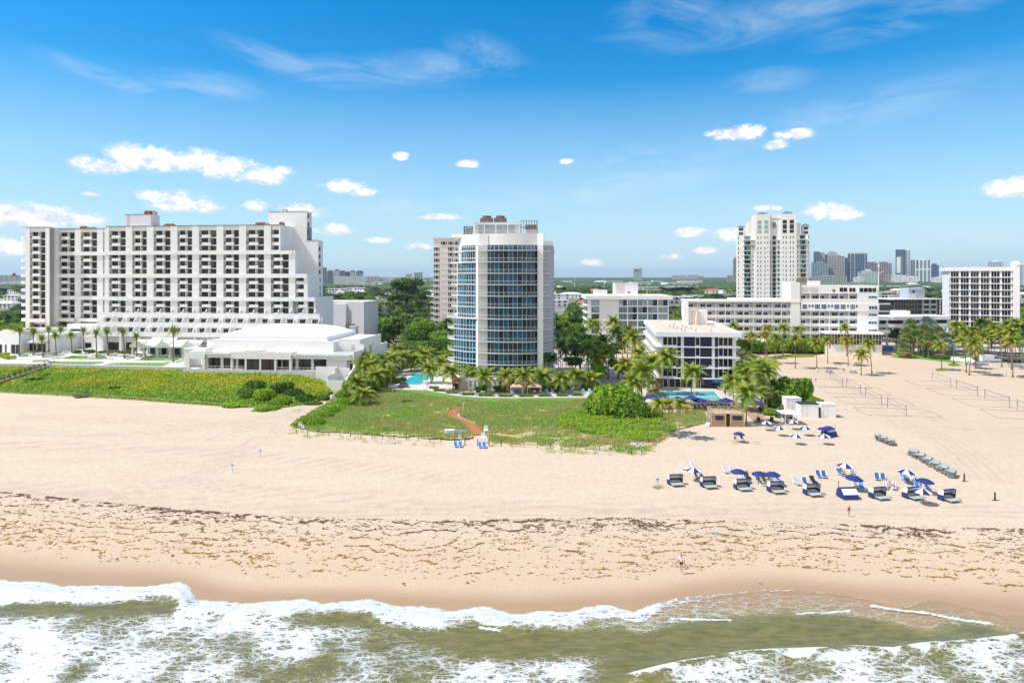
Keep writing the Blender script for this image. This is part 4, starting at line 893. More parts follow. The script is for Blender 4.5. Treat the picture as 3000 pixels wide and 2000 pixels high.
# ---------------------------------------------------------------- pink tower behind
def pink_tower():
    fr=Frame(1270,350,3.0,0.0);root=froot(fr,'pale_pink_apartment_tower','pale pink apartment tower rising behind the left edge of the curved glass tower','tower')
    u=fr.u;z1=fr.z(1270,693);mb=MB();mb.box(0,u(1400),0,18,0,z1-1.2,M_['pink']);mb.box(-.6,u(1400),-.4,18,z1-1.2,z1-.2,W);mb.build('wall',root)
    wn=Parts(root,'window',98);fl=2.89;tr=MB()
    for k in range(18):
        z=z1-4.2-fl*k
        for(a,b,n)in(((1291.5,1309,3),(1313,1328,3),(1331.5,1343,3))if k==0 else((1271,1287.5,3),(1313,1328.5,3),(1331.5,1342,3))):
            w=u(b)-u(a);wn.add((a,k%3),(lambda mb,x,y,z,w=w,g=pick([M_['g_dark'],M_['g_mid']],3):(mb.box(x,x+w*.16,y,y+.1,z,z+1.5,M_['g_dark']),mb.box(x+w*.27,x+w*.73,y,y+.1,z,z+1.5,g[0]),mb.box(x+w*.84,x+w,y,y+.1,z,z+1.5,M_['g_dark']),mb.box(x-.1,x+w+.1,y-.08,y+.05,z-.15,z,W))),u(a),-.04,z,3-k*.1)
        for q in range(3):x=u(1293)+q*1.5;tr.box(x,x+.7,-.12,0,z-1.3,z-.9,M_['pinkdk'])
        tr.box(u(1313),u(1313)+.9,-.12,0,z-1.3,z-.9,M_['pinkdk']);tr.box(u(1322),u(1322)+.9,-.12,0,z-1.3,z-.9,M_['pinkdk'])
    wn.done();tr.build('ornament',root);bp=Parts(root,'balcony')
    for k in range(1,17):
        z=z1-4.9-fl*k
        def f(mb,x,y,z):mb.box(x,x+2.1,y,y+4,z-.2,z,W);mb.box(x,x+.08,y,y+4,z,z+1.0,M_['railg']);mb.box(x,x+2.1,y,y+.08,z,z+1.0,M_['railg']);mb.box(x,x+2.1,y-.01,y+.09,z+1.0,z+1.08,M_['railw'])
        bp.add('b',f,-2.2,3,z)
    bp.done();mb=MB();mb.box(u(1320),u(1350),4,9,z1-.2,z1+1.4,M_['pink']);mb.tube([(u(1300),5,z1),(u(1300),5,z1+2)],.08,M_['alum'],4);mb.build('roof_box',root)
pink_tower()
# ---------------------------------------------------------------- white office with mirror glass
def mirror_block():
    fr=Frame(1722,296,2.0,0.0);root=froot(fr,'mirror_glass_block','white block with mirror glass panes and two rooftop boxes, one with tan lattice','building');u=fr.u
    zt=fr.z(1840,866);xr=u(1958);mb=MB();mb.box(0,xr,.5,26,0,zt-1.3,W);mb.box(u(1715),u(1970),-1.0,27,zt-1.6,zt,W2);mb.box(u(1715)+.5,u(1970)-.5,-.5,26.5,zt,zt+.05,M_['roofw'])
    fl=3.05;xs2=[u(p)for p in(1732,1757.5,1811.5,1838.5,1868,1897.5,1927.5,1958)]
    for k in range(6):
        z=zt-1.6-fl*(k+1);mb.box(-.8,xr+.1,0,.6,z-.12,z+.28,W2);mb.box(-.8,.0,0,24,z-.12,z+.28,W2)
        mb.box(xs2[1],xs2[2],.2,.6,z,z+fl,W)
    for x in[u(1728)]+xs2[1:]:mb.box(x-.18,x+.18,.05,.6,0,zt-1.6,W2)
    mb.box(0,xs2[0],.1,.6,0,zt-1.6,W2);mb.build('wall',root);wn=Parts(root,'window')
    for k in range(6):
        z=zt-1.6-fl*(k+1)+.28
        for i in(0,2,3,4,5,6):wn.add((i,k),win_fn(xs2[i+1]-xs2[i]-.36,fl-.4,2 if i else 1,W2,[M_['g_mirror'],M_['g_mirror']if rnd.random()<.8 else M_['g_teal2']],.05),xs2[i]+.18,.3,z,2)
        for j in range(6):
            def f(mb,x,y,z):mb.box(x,x+.06,y,y+3,z,z+2.3,M_['g_mid'])
            wn.add('s',f,-.05,1.5+j*3.8,z,.5)
    wn.done()
    for(a,b,t)in((1743,1779,849),(1801,1869,829)):
        mb=MB();z1=zat(t,302);mb.box(u(a,6),u(b,6),6,14,zt,z1,W);mb.box(u(a,6)-.1,u(b,6)+.1,5.9,6.1,z1,z1+.15,W2)
        if a>1790:
            for j in range(8):
                for i in range(9):
                    x=u(1805,6)+i*.43*1.0;z=zt+.8+j*.62;mb.box(x,x+.22,5.94,6,z,z+.36,M_['roofs'])
            mb.box(u(1838,6),u(1847,6),5.93,6,zt+1.0,zt+1.7,M_['wood'])
        mb.build('rooftop_box',root)
mirror_block()
# ---------------------------------------------------------------- navy and white pool hotel
def pool_hotel():
    fr=Frame(1921.3,190,7.2,0.85);root=froot(fr,'navy_panel_hotel','four storey white hotel with navy panels and tan stained flat roof, behind the pool','hotel');u=fr.u
    zt=fr.z(2000,972.5);ov=1.3;dpt=52.0
    x0,x1=u(1933,ov),u(2157,ov);xr=u(2175)
    P=lambda px:u(1840+px/6.271,ov)
    rf=MB();rf.box(0,xr,0,dpt,zt-1.3,zt-.45,W2);rf.box(.9,xr-.9,.9,dpt-.9,zt-.45,zt-.4,M_['roofs'])
    for(a,b,c,d)in((0,xr,0,.9),(0,xr,dpt-.9,dpt),(0,.9,.9,dpt-.9),(xr-.9,xr,.9,dpt-.9)):rf.box(a,b,c,d,zt-.45,zt,W2)
    rf.build('roof',root)
    bd=MB();bd.box(x0+.3,x1-.3,ov+.5,dpt-ov,0,zt-1.3,W);fl=2.9;zz=[zt-1.3-fl*(k+1)for k in range(4)]
    for k,z in enumerate(zz):bd.box(x0-1.0,x1+1.0,ov-.9,ov+.35,z-.12,z+.16,W2);bd.box(x0-1.5,x0+.3,ov+.35,dpt-ov,z-.12,z+.5,W2);bd.box(x1-.3,x1+1.0,ov+.35,dpt-ov,z-.12,z+.16,W2)
    cols=[(580,635),(972,1025),(1540,1595),(1928,1985)]
    for a,b in cols:
        for k,z in enumerate(zz):bd.box(P(a),P(b),ov,ov+.55,z+.16,z+fl-.12,W2)
    for j in range(15):
        y=ov+1.2+j*3.3
        if y<dpt-3:bd.box(x0-.8,x0+.3,y,y+.35,0,zt-1.3,W)
    bd.build('frame',root)
    pn=Parts(root,'navy_panel');wn=Parts(root,'window',98)
    def pan(w):return lambda mb,x,y,z:mb.box(x,x+w,y,y+.1,z,z+fl-.3,M_['navy'])
    for k,z in enumerate(zz):
        for a,b in((910,972),(1025,1232),(1330,1540),(1595,1658)):pn.add((a,),pan(P(b)-P(a)),P(a),ov+.28,z+.16)
        for a,b,n in((635,905,3),(1236,1326,1),(1660,1930,3)):
            wn.add((a,k),win_fn(P(b)-P(a),fl-.3,n,W2,pick([M_['g_navy'],M_['g_dark']],n),.17,0,.12),P(a),ov+.24,z+.16,3);
            def sill(mb,x,y,z,w=P(b)-P(a)):mb.box(x,x+w,y,y+.1,z,z+.3,W2)
            pn.add(('s',a),sill,P(a),ov+.2,z+.16)
        for j in range(14):
            y=ov+1.7+j*3.3
            def sw(mb,x,y,z):mb.box(x,x+.08,y,y+2.6,z+.5,z+2.4,M_['g_mid']);mb.box(x-.04,x,y+1.2,y+1.35,z+.5,z+2.4,W2)
            wn.add('side',sw,x0+.2,y,z,.6)
    pn.done();
    # ground floor
    gz=zz[3]-.12;gf=MB();gf.box(P(510),P(640),ov-.5,ov+.45,0,gz,M_['woodbr']);gf.box(P(1195),P(1235),ov-.2,ov+.5,0,gz,W2);gf.box(P(1340),P(1985),ov+.2,ov+.5,0,gz,M_['navy']);gf.build('ground_floor_wall',root)
    wn.add('gf1',win_fn(P(1190)-P(645),gz-.1,5,W2,[M_['g_dark'],M_['g_brn']],.12),P(645),ov+.1,0.02,4);wn.add('gf2',win_fn(P(1335)-P(1240),gz-.1,2,W2,[M_['g_dark']],.12),P(1240),ov+.1,0.02,4)
    wn.done()
    for px in(1095,1478):mb=MB();mb.box(P(px),P(px)+.9,ov-.3,ov+.24,zz[2]+.2,zz[2]+.75,W2);mb.box(P(px)+.1,P(px)+.8,ov-.33,ov-.3,zz[2]+.27,zz[2]+.68,M_['lgrey']);mb.build('air_conditioner',root)
    # roof stair tower, tank and pipes
    d=34;mb=MB();mb.box(u(2004,d),u(2017,d),d,d+5,zt-.4,zt+7,W2);mb.build('roof_stair',root)
    mb=MB();mb.box(u(2017,d),u(2074,d),d+1,d+7,zt-.4,zt+4.2,W);mb.box(u(2031,d),u(2046,d),d,d+1,zt-.4,zt+4.8,M_['roofs']);mb.tube([(u(2035,d),d-2,zt),(u(2041,d),d-.3,zt+4)],.18,M_['cream'],6);mb.build('roof_room',root)
    for(px,dd)in((1962,22),(1972,18),(1984,13),(1996,9),(1999,25),(2010,18),(2024,13),(2006,5),(2038,5),(1975,30),(2085,24),(2082,6)):
        mb=MB();x=u(px,dd);mb.lathe([(.22,0),(.22,.7),(.4,.72),(.4,.9),(0,1.0)],M_['lgrey'],8,(x,dd,zt-.4));mb.build('roof_vent',root)
pool_hotel()
# ---------------------------------------------------------------- long white hotel
def long_hotel():
    fr=Frame(2007,292,7.5,0.0);root=froot(fr,'long_white_resort_hotel','long white balcony hotel with a bright blank stair tower, behind the beach palms','hotel');u=fr.u
    zt=fr.z(2007,879);fl=(fr.z(2100,873+20)-fr.z(2100,873+20+22.5));xs5=[1980+v/6.72 for v in(240,425,605,790,975,1158,1340,1527,1713,1900,2085,2270)]+[2300+v/6.533 for v in(300,485,665,850,1033,1215,1390)]
    ux=[u(p)for p in xs5];wl=MB();win=Parts(root,'window',98);bal=Parts(root,'balcony_front',98);D=1.9
    xR=u(2573)
    wl.box(0,ux[0],-.3,14,0,zt+.1,W2);wl.box(ux[0]-.3,ux[12]+.0,D+.3,14,0,zt-.2,W);wl.box(-.3,ux[12],-.6,14.5,zt-.75,zt,W2);wl.box(0,ux[12],0,14,zt,zt+.06,M_['roofw'])
    def rows(i0,i1,ks,z_of):
        for k in ks:
            zc=z_of(k);zb=zc-fl+.12
            wl.box(ux[i0],ux[i1],-.02,D+.3,zb-.34,zb,W2);wl.box(ux[i0],ux[i1],D,D+.3,zb,zc-.2,W)
            for i in range(i0,i1):
                a,b=ux[i],ux[i+1];wl.box(a-.13,a+.13,.0,D,zb,zc-.2,W2)
                wx=(a+.25)if i%2==0 else(b-2.35);
                if i<2:pass
                add_win(win,wx,D-.08,zb+.85-.8,2.1,2.1,2,W2,[M_['g_navy'],M_['g_blue'],M_['g_dark'],M_['g_blue']],.08,size=2)
                def bf(mb,x,y,z,w=b-a-.26):mb.box(x,x+w,y,y+.08,z+.12,z+.9,W2);mb.box(x,x+w,y-.02,y+.1,z+.9,z+1.0,W2)
                bal.add(round(b-a,1),bf,a+.13,.0,zb,1)
    zr=lambda k:zt-.75-fl*k
    rows(0,12,range(5),zr);rows(12,18,range(1,5),lambda k:zr(k))
    # taller right end
    x12=u(2342);xs_=u(2512);z4=lambda py,px=2450:fr.z(px,py)
    wl.box(ux[12],xs_,D+.3,16,0,z4(836),W);wl.box(xs_,xR,-.15,16.02,0,z4(836),W2);
    wl.box(ux[12],xs_,0.1,D+.3,z4(858),z4(836),W2);wl.box(ux[12]-.01,xR+.2,-.5,-.16,z4(911),z4(888),W2);wl.box(ux[12],xs_,-.16,D+.3,z4(911),z4(888),W);wl.box(ux[12],xs_,-.17,D+.3,z4(887.9),z4(882),W)
    zb=z4(882);zc=z4(860)
    for i in range(12,18):
        a,b=ux[i],ux[i+1];wl.box(a-.13,a+.13,.0,D,zb,zc,W2);add_win(win,(a+.25)if i%2==0 else(b-2.35),D-.08,zb+.1,2.1,2.1,2,W2,[M_['g_navy'],M_['g_teal2'],M_['g_blue']],.08,size=2)
        bal.add(('t',round(b-a,1)),lambda mb,x,y,z,w=b-a-.26:(mb.box(x,x+w,y,y+.08,z+.1,z+.9,W2),mb.box(x,x+w,y-.02,y+.1,z+.9,z+1.0,W2)),a+.13,0,zb,1)
    wl.box(ux[12],xs_,D,D+.3,zb,zc+.3,W);wl.box(ux[12],xs_,0,D+.3,zb-.3,zb,W2);wl.box(ux[12],xs_,-.05,D+.3,zc,z4(857.5),W2)
    for(a,b,n)in((2349.5,2363.5,2),(2367,2373.5,1),(2376.5,2383,1),(2386,2401.5,3),(2405,2420,2),(2423.5,2430,1),(2433,2439.5,1),(2442.5,2458,2),(2461,2476.5,3),(2480,2486,1),(2489.5,2504,3),(2506,2512,1)):
        big=b-a>8;add_win(win,u(a),-.56,z4(905 if big else 900.5),u(b)-u(a),1.95 if big else 1.2,n,W2,[M_['g_blue'],M_['g_teal2'],M_['g_navy'],M_['g_blue']],.08,1 if big else 0,size=1.8)
    for(a,b,n,t,bt)in((2459,2482.5,2,842,855),(2487.5,2507,2,842.5,855.5),(2516.5,2567.5,4,842.5,856)):add_win(win,u(a),-.22 if a>2510 else 0.0,z4(bt),u(b)-u(a),z4(t)-z4(bt),n,W2,[M_['g_dark'],M_['g_navy'],M_['g_teal2'],M_['g_mid']],.1,size=2.5)
    for(t,bt)in((866,873.5),(895,905.5),(917.5,925),(940,948),(963,970.5)):add_win(win,u(2543),-.64 if bt==905.5 else-.22,z4(bt),u(2569)-u(2543),z4(t)-z4(bt),3,W2,[M_['g_teal'],M_['g_teal2']],.12,size=2.2)
    for(a,b)in((2344,2368),(2372,2396)):
        wl.box(u(a),u(b),.0,.08,z4(855),z4(842),M_['lgrey'])
    wl.box(u(2439),u(2447),.02,.08,z4(855),z4(847.5),M_['brownm'])
    wl.build('wall',root);
    mb=MB();mb.box(u(2316),u(2343),-.4,13,0,z4(827,2330),W2);mb.build('stair_tower',root)
    # ground level: glazed restaurant and canopies
    mb=MB();zc=fr.z(2500,978.5,-7);x0,x1=u(2440,-7),u(2584,-7);mb.box(x0-3,x1+.3,-8.5,0,zc,zc+.7,W2);mb.box(x0-3,x1,-7,-6.7,0,fr.z(2500,1010,-7),W);mb.box(ux[0],x0-3,-2.5,.1,zr(5)-.5,zr(5),W2)
    mb.box(ux[0],x1,-.2,1.9,0,zr(5)-.4,M_['g_dark'])
    mb.build('ground_floor',root);gp=fr.z(2500,1010,-7)
    for i in range(6):w=(x1-x0+3)/6;win.add(('gl',i),win_fn(w-.1,zc-gp,3,W2,pick([M_['g_dark'],M_['g_brn'],M_['g_mid']],3),.12,1),x0-3+i*w,-6.98,gp,3)
    win.done();bal.done()
    # terrace rail and roof kit
    mb=MB();rail_fn(u(2571)-u(2345),1.2,40,glass=False)(mb,u(2345),.2,z4(836));mb.build('roof_railing',root)
    mb=MB();mb.box(u(2352),u(2376),6,10,z4(836),fr.z(2364,815,6),M_['brownm']);mb.build('cooling_tower',root)
    mb=MB();mb.box(u(2377),u(2412),4,8,z4(836),fr.z(2395,823,4),W);mb.build('roof_room',root)
    mb=MB();rail_fn(u(2315)-u(2150),.9,30,glass=False)(mb,u(2150),2,zt);mb.box(u(2140),u(2315),3,8,zt+.06,zt+.9,M_['roofw']);mb.build('roof_terrace',root)
    mb=MB();x=u(2574);mb.tube([(x,0,z4(850)),(x,0,z4(770))],[.2,.1],W2,6);mb.tube([(x,0,z4(802)),(x+2.2,0,z4(793))],.06,W2,4);mb.box(x-.25,x+.25,-.25,.25,z4(782),z4(775),W2);mb.build('antenna_mast',root)
    # rounded canopies running out to the right
    for(t,h)in((889,.5),(911,.4),(932,.9),(968,1.3)):
        mb=MB();z=z4(t,2573);L_=u(2620)-xR;mb.prism([(xR,1),(xR+L_*.8,1.6),(xR+L_,3.5),(xR+L_*.8,6),(xR,7)],z-h,z,W2);mb.build('side_terrace',root)
long_hotel()
# ---------------------------------------------------------------- parking wing, grey garage, right hotel, tall tower
def right_group():
    fr=Frame(2573,300,4.0,0.0);root=froot(fr,'elevated_parking_wing','low white curved parking wing with dark openings between the long hotel and grid hotel','building')
    pts=[(2573,300),(2620,299),(2690,301),(2740,303),(2786,303)];L=[]
    for px,Y in pts:
        X=xat(px,Y)-fr.X0;y=Y-fr.Y0;L.append((X*fr.c-y*fr.s,X*fr.s+y*fr.c))
    def band(mb,z0,z1,m,off=0,th=8):mb.prism([(x,y+off)for x,y in L]+[(x,y+off+th)for x,y in L[::-1]],z0,z1,m)
    za,zb,zc,zd=zat(926,300),zat(937.5,300),zat(949,300),zat(959,300)
    mb=MB();band(mb,zb,za-.25,W2);band(mb,zd,zc,W2);band(mb,za-.25,za-.2,M_['roofw'],.3,14);band(mb,zd-.2,zd,M_['lgrey'],.4,14);mb.build('parapet',root)
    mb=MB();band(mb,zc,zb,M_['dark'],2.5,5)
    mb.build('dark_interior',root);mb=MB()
    for px,Y in((2574,300),(2600,299.6),(2650,299.8),(2700,301),(2741,303),(2784,303)):
        X=xat(px,Y)-fr.X0;y=Y-fr.Y0;x_,y_=(X*fr.c-y*fr.s,X*fr.s+y*fr.c);mb.box(x_-.4,x_+.4,y_+.1,y_+.8,0,zb,M_['lgrey'])
    mb.build('column',root)
    mb=MB();x0,x1=fr.u(2623,7),fr.u(2667,7);mb.box(x0,x1,7,12,za-.4,zat(910,307),W2);mb.build('lift_house',root)
    # grey garage with green wall
    fr=Frame(2620,420,-8.0,0.0);root=froot(fr,'dark_parking_garage','dark grey garage with green screens and a grey stair tower, right of the long hotel','garage');u=fr.u
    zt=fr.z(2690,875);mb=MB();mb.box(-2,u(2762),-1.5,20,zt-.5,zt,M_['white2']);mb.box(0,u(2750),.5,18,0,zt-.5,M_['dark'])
    for k in range(5):
        z=zt-1.0-3.1*(k+1);mb.box(0,u(2700),-.1,.5,z,z+1.25,mat('green_screen',(0.13,0.19,0.10),.9,var=.4,vs=.8)if k==0 else bpy.data.materials['green_screen']);mb.box(u(2700),u(2758),-.1,.5,z,z+1.0,M_['lgrey'])
    for p in(2701,2722,2741):mb.box(u(p),u(p)+1.3,-.2,.4,0,zt-.5,M_['grey'])
    for i in range(9):x=u(2622)+i*1.9;mb.box(x,x+.2,.3,.5,0,zt-.5,M_['grey'])
    mb.build('facade',root)
    mb=MB();mb.box(u(2746),u(2758),-.6,.0,0,zt-.5,M_['dark']);mb.build('sign_pier',root)
    cu=bpy.data.curves.new('letters','FONT');cu.body='P\nA\nR\nK';cu.size=2.6;cu.align_x='CENTER';cu.space_line=.95;cu.extrude=.06
    to=bpy.data.objects.new('tmp',cu);COL.objects.link(to);bpy.context.view_layer.update();me=bpy.data.meshes.new_from_object(to.evaluated_get(bpy.context.evaluated_depsgraph_get()));bpy.data.objects.remove(to)
    me.materials.clear();me.materials.append(mat('brass_letters',(0.5,0.42,0.25),.5));lo=link('lettering',me,root,((u(2746)+u(2758))/2,-.66,zt-3.2));lo.rotation_euler=(R(90),0,0)
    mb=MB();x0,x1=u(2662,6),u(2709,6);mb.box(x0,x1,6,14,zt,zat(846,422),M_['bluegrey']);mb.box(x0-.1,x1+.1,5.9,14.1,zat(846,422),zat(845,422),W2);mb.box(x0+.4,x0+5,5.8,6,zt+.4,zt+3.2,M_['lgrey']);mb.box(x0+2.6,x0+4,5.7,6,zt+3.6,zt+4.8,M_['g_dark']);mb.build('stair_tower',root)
    # balcony hotel on the right
    fr=Frame(2783,326,21.0,0.0);root=froot(fr,'white_grid_hotel','nine storey white grid fronted hotel with dark window bays, near the right edge','hotel');u=fr.u
    zt=fr.z(2783,782.5);mb=MB();fl=2.99;xr=u(2967);cs=[(1037,1175),(1200,1340),(1365,1505),(1530,1675),(1700,1848),(1875,2027)]
    mb.box(0,xr,1.2,16,0,zt-1.8,W);mb.box(-1.0,u(2970),-.6,17,zt-1.85,zt,W2);mb.box(xr,u(2985),-1.3,18,0,zt+.05,W2)
    for k in range(12):z=zt-1.85-fl*(k+1)-.1;mb.box(-1.6,xr,-.75,1.2,z,z+.25,W2)
    prev=2783
    for a,b in cs+[(2045,2045)]:
        pa=2600+a/5.6;mb.box(u(prev),u(pa),-.3,1.2,0,zt-1.85,W2);prev=2600+b/5.6
    mb.build('wall',root);wn=Parts(root,'window',98)
    for k in range(12):
        z=zt-1.85-fl*(k+1)+.15
        for a,b in cs:add_win(wn,u(2600+a/5.6),.5,z,u(2600+b/5.6)-u(2600+a/5.6),fl-.25,3,W2,[M_['g_dark'],M_['g_mid'],M_['g_mid'],M_['g_navy']],.16,size=3-k*.1)
    wn.done();mb=MB();mb.lathe([(0,3.4),(1.6,2.9),(2.3,1.6),(1.6,.4),(0,0)],W2,12,(u(2988),6,zt-.5));mb.build('satellite_dome',root)
    # tall cream tower
    fr=Frame(2162,480,16.0,0.0);root=froot(fr,'tall_cream_condo_tower','tallest cream tower with arched top windows and small green pyramid roofs','tower');u=fr.u
    C=mat('warm_white_render',(0.86,0.83,0.78),.85,var=.05,vs=.4);X=lambda v:u(2130+v/7.84);Z=lambda v:zat(600+v/7.84,480)
    mb=MB();mb.box(X(250),X(1905),3,28,0,Z(690),C);mb.box(X(300),X(650),1.2,3,0,Z(955),C);mb.box(X(1590),X(1885),1.2,3,0,Z(955),C)
    mb.box(X(650),X(985),0,24,0,Z(228),C);mb.box(X(1225),X(1600),0,24,0,Z(228),C);mb.box(X(985),X(1225),2.5,22,0,Z(300),C);mb.box(X(985),X(1225),2.0,20,Z(320),Z(235),C)
    mb.box(X(605),X(650),2,20,0,Z(235),C);mb.box(X(480),X(610),3.1,18,0,Z(380),C);mb.box(X(1600),X(1700),3.1,18,0,Z(440),C);mb.box(X(400),X(480),3.2,16,0,Z(590),C)
    mb.build('wall',root);wn=Parts(root,'window',98);bl=MB()
    for(a,b)in((250,400),(1745,1905)):mb=MB();mb.box(X(a),X(b),3,9,Z(700),Z(495),C);mb.box(X(a)+.8,X(b)-.8,2.9,3,Z(590),Z(525),M_['g_mid']);mb.box(X(a)+.8,X(b)-.8,2.9,3,Z(680),Z(625),M_['g_mid']);mb.build('corner_turret',root)
    def pyr(xa,xb,y0,y1,z0,z1):m2=MB();c=((xa+xb)/2,(y0+y1)/2,z1);q=[(xa,y0,z0),(xb,y0,z0),(xb,y1,z0),(xa,y1,z0)];[m2.face([q[i],q[(i+1)%4],c],M_['greenr'])for i in range(4)];m2.face(q[::-1],M_['greenr']);m2.build('pyramid_roof',root)
    pyr(X(685),X(945),2,16,Z(215),Z(145));pyr(X(1265),X(1525),2,16,Z(212),Z(140));pyr(X(245),X(410),2.5,9,Z(492),Z(465));pyr(X(1735),X(1905),2.5,9,Z(490),Z(445))
    flr=101.5
    for(c,ym)in((745,-.05),(903,-.05),(1325,-.05),(1487,-.05),(1092,1.95)):
        w=48 if c!=1092 else 42
        for(t,b)in(((370,455),(470,575),(590,665))if c!=1092 else((410,545),)):wn.add((c,t),win_fn(X(c+w)-X(c-w),Z(t)-Z(b),4,M_['g_mid']if c>1100 else M_['lgrey'],[M_['g_aqua']if c<1000 else M_['g_dark']],.18,3),X(c-w),ym,Z(b),4)
    for k in range(22):
        y=760+k*flr*(1.0 if k>1 else 1.15)
        if k>1:y=1005+(k-2)*flr
        z0=Z(y+30);hh=Z(y-30)-Z(y+30)
        for c in(709,776,870,937,1291,1357,1454,1521):
            small=c in(937,1291)and k>1;
            add_win(wn,X(c-13),-.05,z0+(.7 if small else 0),X(c+13)-X(c-13),hh*(.55 if small else 1),1,C,[M_['g_dark'],M_['g_dark'],M_['g_aqua'],M_['g_mid']],.08,size=3-.1*k)
        if k>1:
            for c in(600,1630):add_win(wn,X(c-13),1.15,z0+.7,X(c+13)-X(c-13),1.4,1,C,[M_['g_dark'],M_['g_mid']],.08,size=1)
        add_win(wn,X(1055),2.4,Z(y+46),X(1128)-X(1055),Z(y-40)-Z(y+46),3,M_['g_mid'],[M_['g_dark'],M_['g_brn']],.15,2,size=2)
        if k>0:
            for(a,b)in((1000,1025),(1165,1220)):add_win(wn,X(a),2.4,Z(y+42),X(b)-X(a),Z(y-40)-Z(y+42),1,C,[M_['g_aqua'],M_['g_teal2']],.1,size=1.5)
        for(a,b)in((400,540),(1690,1815)):add_win(wn,X(a),1.0 if k>1 else 2.9,Z(y+45),X(b)-X(a),Z(y-45)-Z(y+45),3,M_['g_mid'],[M_['g_aqua'],M_['g_aqua'],M_['g_dark'],M_['g_mid']],.15,size=3)
        for(a,b)in((365,545),(1685,1860))if k>1 else((365,645),(1585,1860)):bl.box(X(a),X(b),0,3,Z(y+58),Z(y+46),C)
        for a in(255,1875):add_win(wn,X(a),2.95,Z(y+35),X(a+28)-X(a),Z(y-35)-Z(y+35),1,C,[M_['g_aqua'],M_['g_dark']],.1,size=.8)
        bl.box(X(1000),X(1222),1.9,2.6,Z(y+58),Z(y+48),C)
    wn.done();bl.build('balcony_slab',root)
right_group()
# ---------------------------------------------------------------- plant meshes
def leafmat(name,c,c2,tr=0.25,vs=0.5):return mat(name,c,0.55,col2=c2,vs=vs,trans=tr,spec=0.25)
G_={}
G_['coco']=leafmat('coconut_frond_green',(0.135,0.243,0.027),(0.270,0.365,0.041));G_['cocoy']=leafmat('coconut_frond_yellow',(0.462,0.418,0.044),(0.286,0.330,0.033));G_['cocob']=leafmat('dry_frond',(0.440,0.264,0.088),(0.275,0.165,0.066));G_['cocod']=leafmat('dark_frond',(0.046,0.098,0.016),(0.104,0.182,0.026))
G_['date']=leafmat('date_frond',(0.126,0.238,0.042),(0.266,0.350,0.070));G_['fan']=leafmat('fan_frond',(0.143,0.234,0.058),(0.338,0.403,0.130));G_['silver']=leafmat('silver_fan_frond',(0.336,0.396,0.360),(0.216,0.288,0.228))
G_['t1']=leafmat('leaf_mid_green',(0.102,0.212,0.020),(0.204,0.340,0.034));G_['t2']=leafmat('leaf_dark_green',(0.033,0.083,0.015),(0.075,0.150,0.022));G_['t3']=leafmat('leaf_bright_green',(0.170,0.374,0.017),(0.323,0.527,0.034));G_['t4']=leafmat('leaf_olive',(0.182,0.210,0.042),(0.308,0.308,0.070));G_['t5']=leafmat('leaf_grey_green',(0.150,0.195,0.105),(0.255,0.300,0.165))
G_['y1']=leafmat('leaf_yellow_green',(0.360,0.420,0.018),(0.540,0.510,0.030),vs=0.8);G_['o1']=leafmat('leaf_orange_brown',(0.494,0.260,0.039),(0.546,0.390,0.039),vs=1)
G_['gr1']=leafmat('dune_grass_green',(0.285,0.456,0.067),(0.456,0.589,0.114),.2);G_['gr2']=leafmat('dune_grass_straw',(0.630,0.555,0.210),(0.420,0.420,0.120),.2);G_['gr3']=leafmat('dune_grass_blue',(0.266,0.418,0.171),(0.399,0.532,0.228),.2)
M_['trunk']=mat('palm_trunk',(0.26,0.20,0.15),0.9,var=0.4,vs=3,stretch=(1,1,4));M_['trunkg']=mat('grey_palm_trunk',(0.36,0.33,0.29),0.9,var=0.3,vs=3,stretch=(1,1,4));M_['bark']=mat('bark',(0.13,0.10,0.075),0.95,var=0.4,vs=3)
def trunk_mesh(name,h,r0,r1,lean,m,rr,bulge=False):
    mb=MB();pts=[];rad=[];n=9;cx,cy=lean
    for i in range(n+1):
        t=i/n;pts.append((cx*t*t*(1.5-.5*t),cy*t*t,h*t));rad.append(r0+(r1-r0)*min(1,t*1.3)+(r0*.8*max(0,1-t*8)))
    if bulge:rad[-1]=r1*1.7;rad[-2]=r1*1.5
    mb.tube(pts,rad,m,7);return mb.mesh(name,True),pts[-1]
def frond(mb,o,az,el,L,droop,leafL,m,mr,rr,n=13,wdt=0.17,vee=0.3,drop=0.5):
    ca,sa=math.cos(az),math.sin(az);p=Vector(o);pitch=el;seg=L/n;side=Vector((-sa,ca,0));prev=p.copy();pts=[p.copy()]
    for i in range(n):
        d=Vector((ca*math.cos(pitch),sa*math.cos(pitch),math.sin(pitch)));prev=p.copy();p=p+d*seg;pitch-=droop/n*(0.6+1.0*i/n);pts.append(p.copy())
        t=(i+1)/n
        if t<0.12:continue
        l=leafL*math.sin(min(1,t*1.15+.12)*math.pi*0.86)**0.7*(1 if t<.9 else .75)
        for s in(-1,1):
            for q in(0.0,0.5):
                b=prev.lerp(p,q);up=d.cross(side)*-1
                tip=b+(side*s*math.cos(vee)+d*0.55)*l*rr.uniform(.85,1.1)+Vector((0,0,-drop*l*rr.uniform(.6,1.2)))
                mb.face([b-d*wdt*.5,b+d*wdt*.5,tip],m)
    for a,b in zip(pts[:-1],pts[1:]):mb.face([a+Vector((0,0,.03))-side*.035,a+Vector((0,0,.03))+side*.035,b+Vector((0,0,.03))+side*.03,b+Vector((0,0,.03))-side*.03],mr)
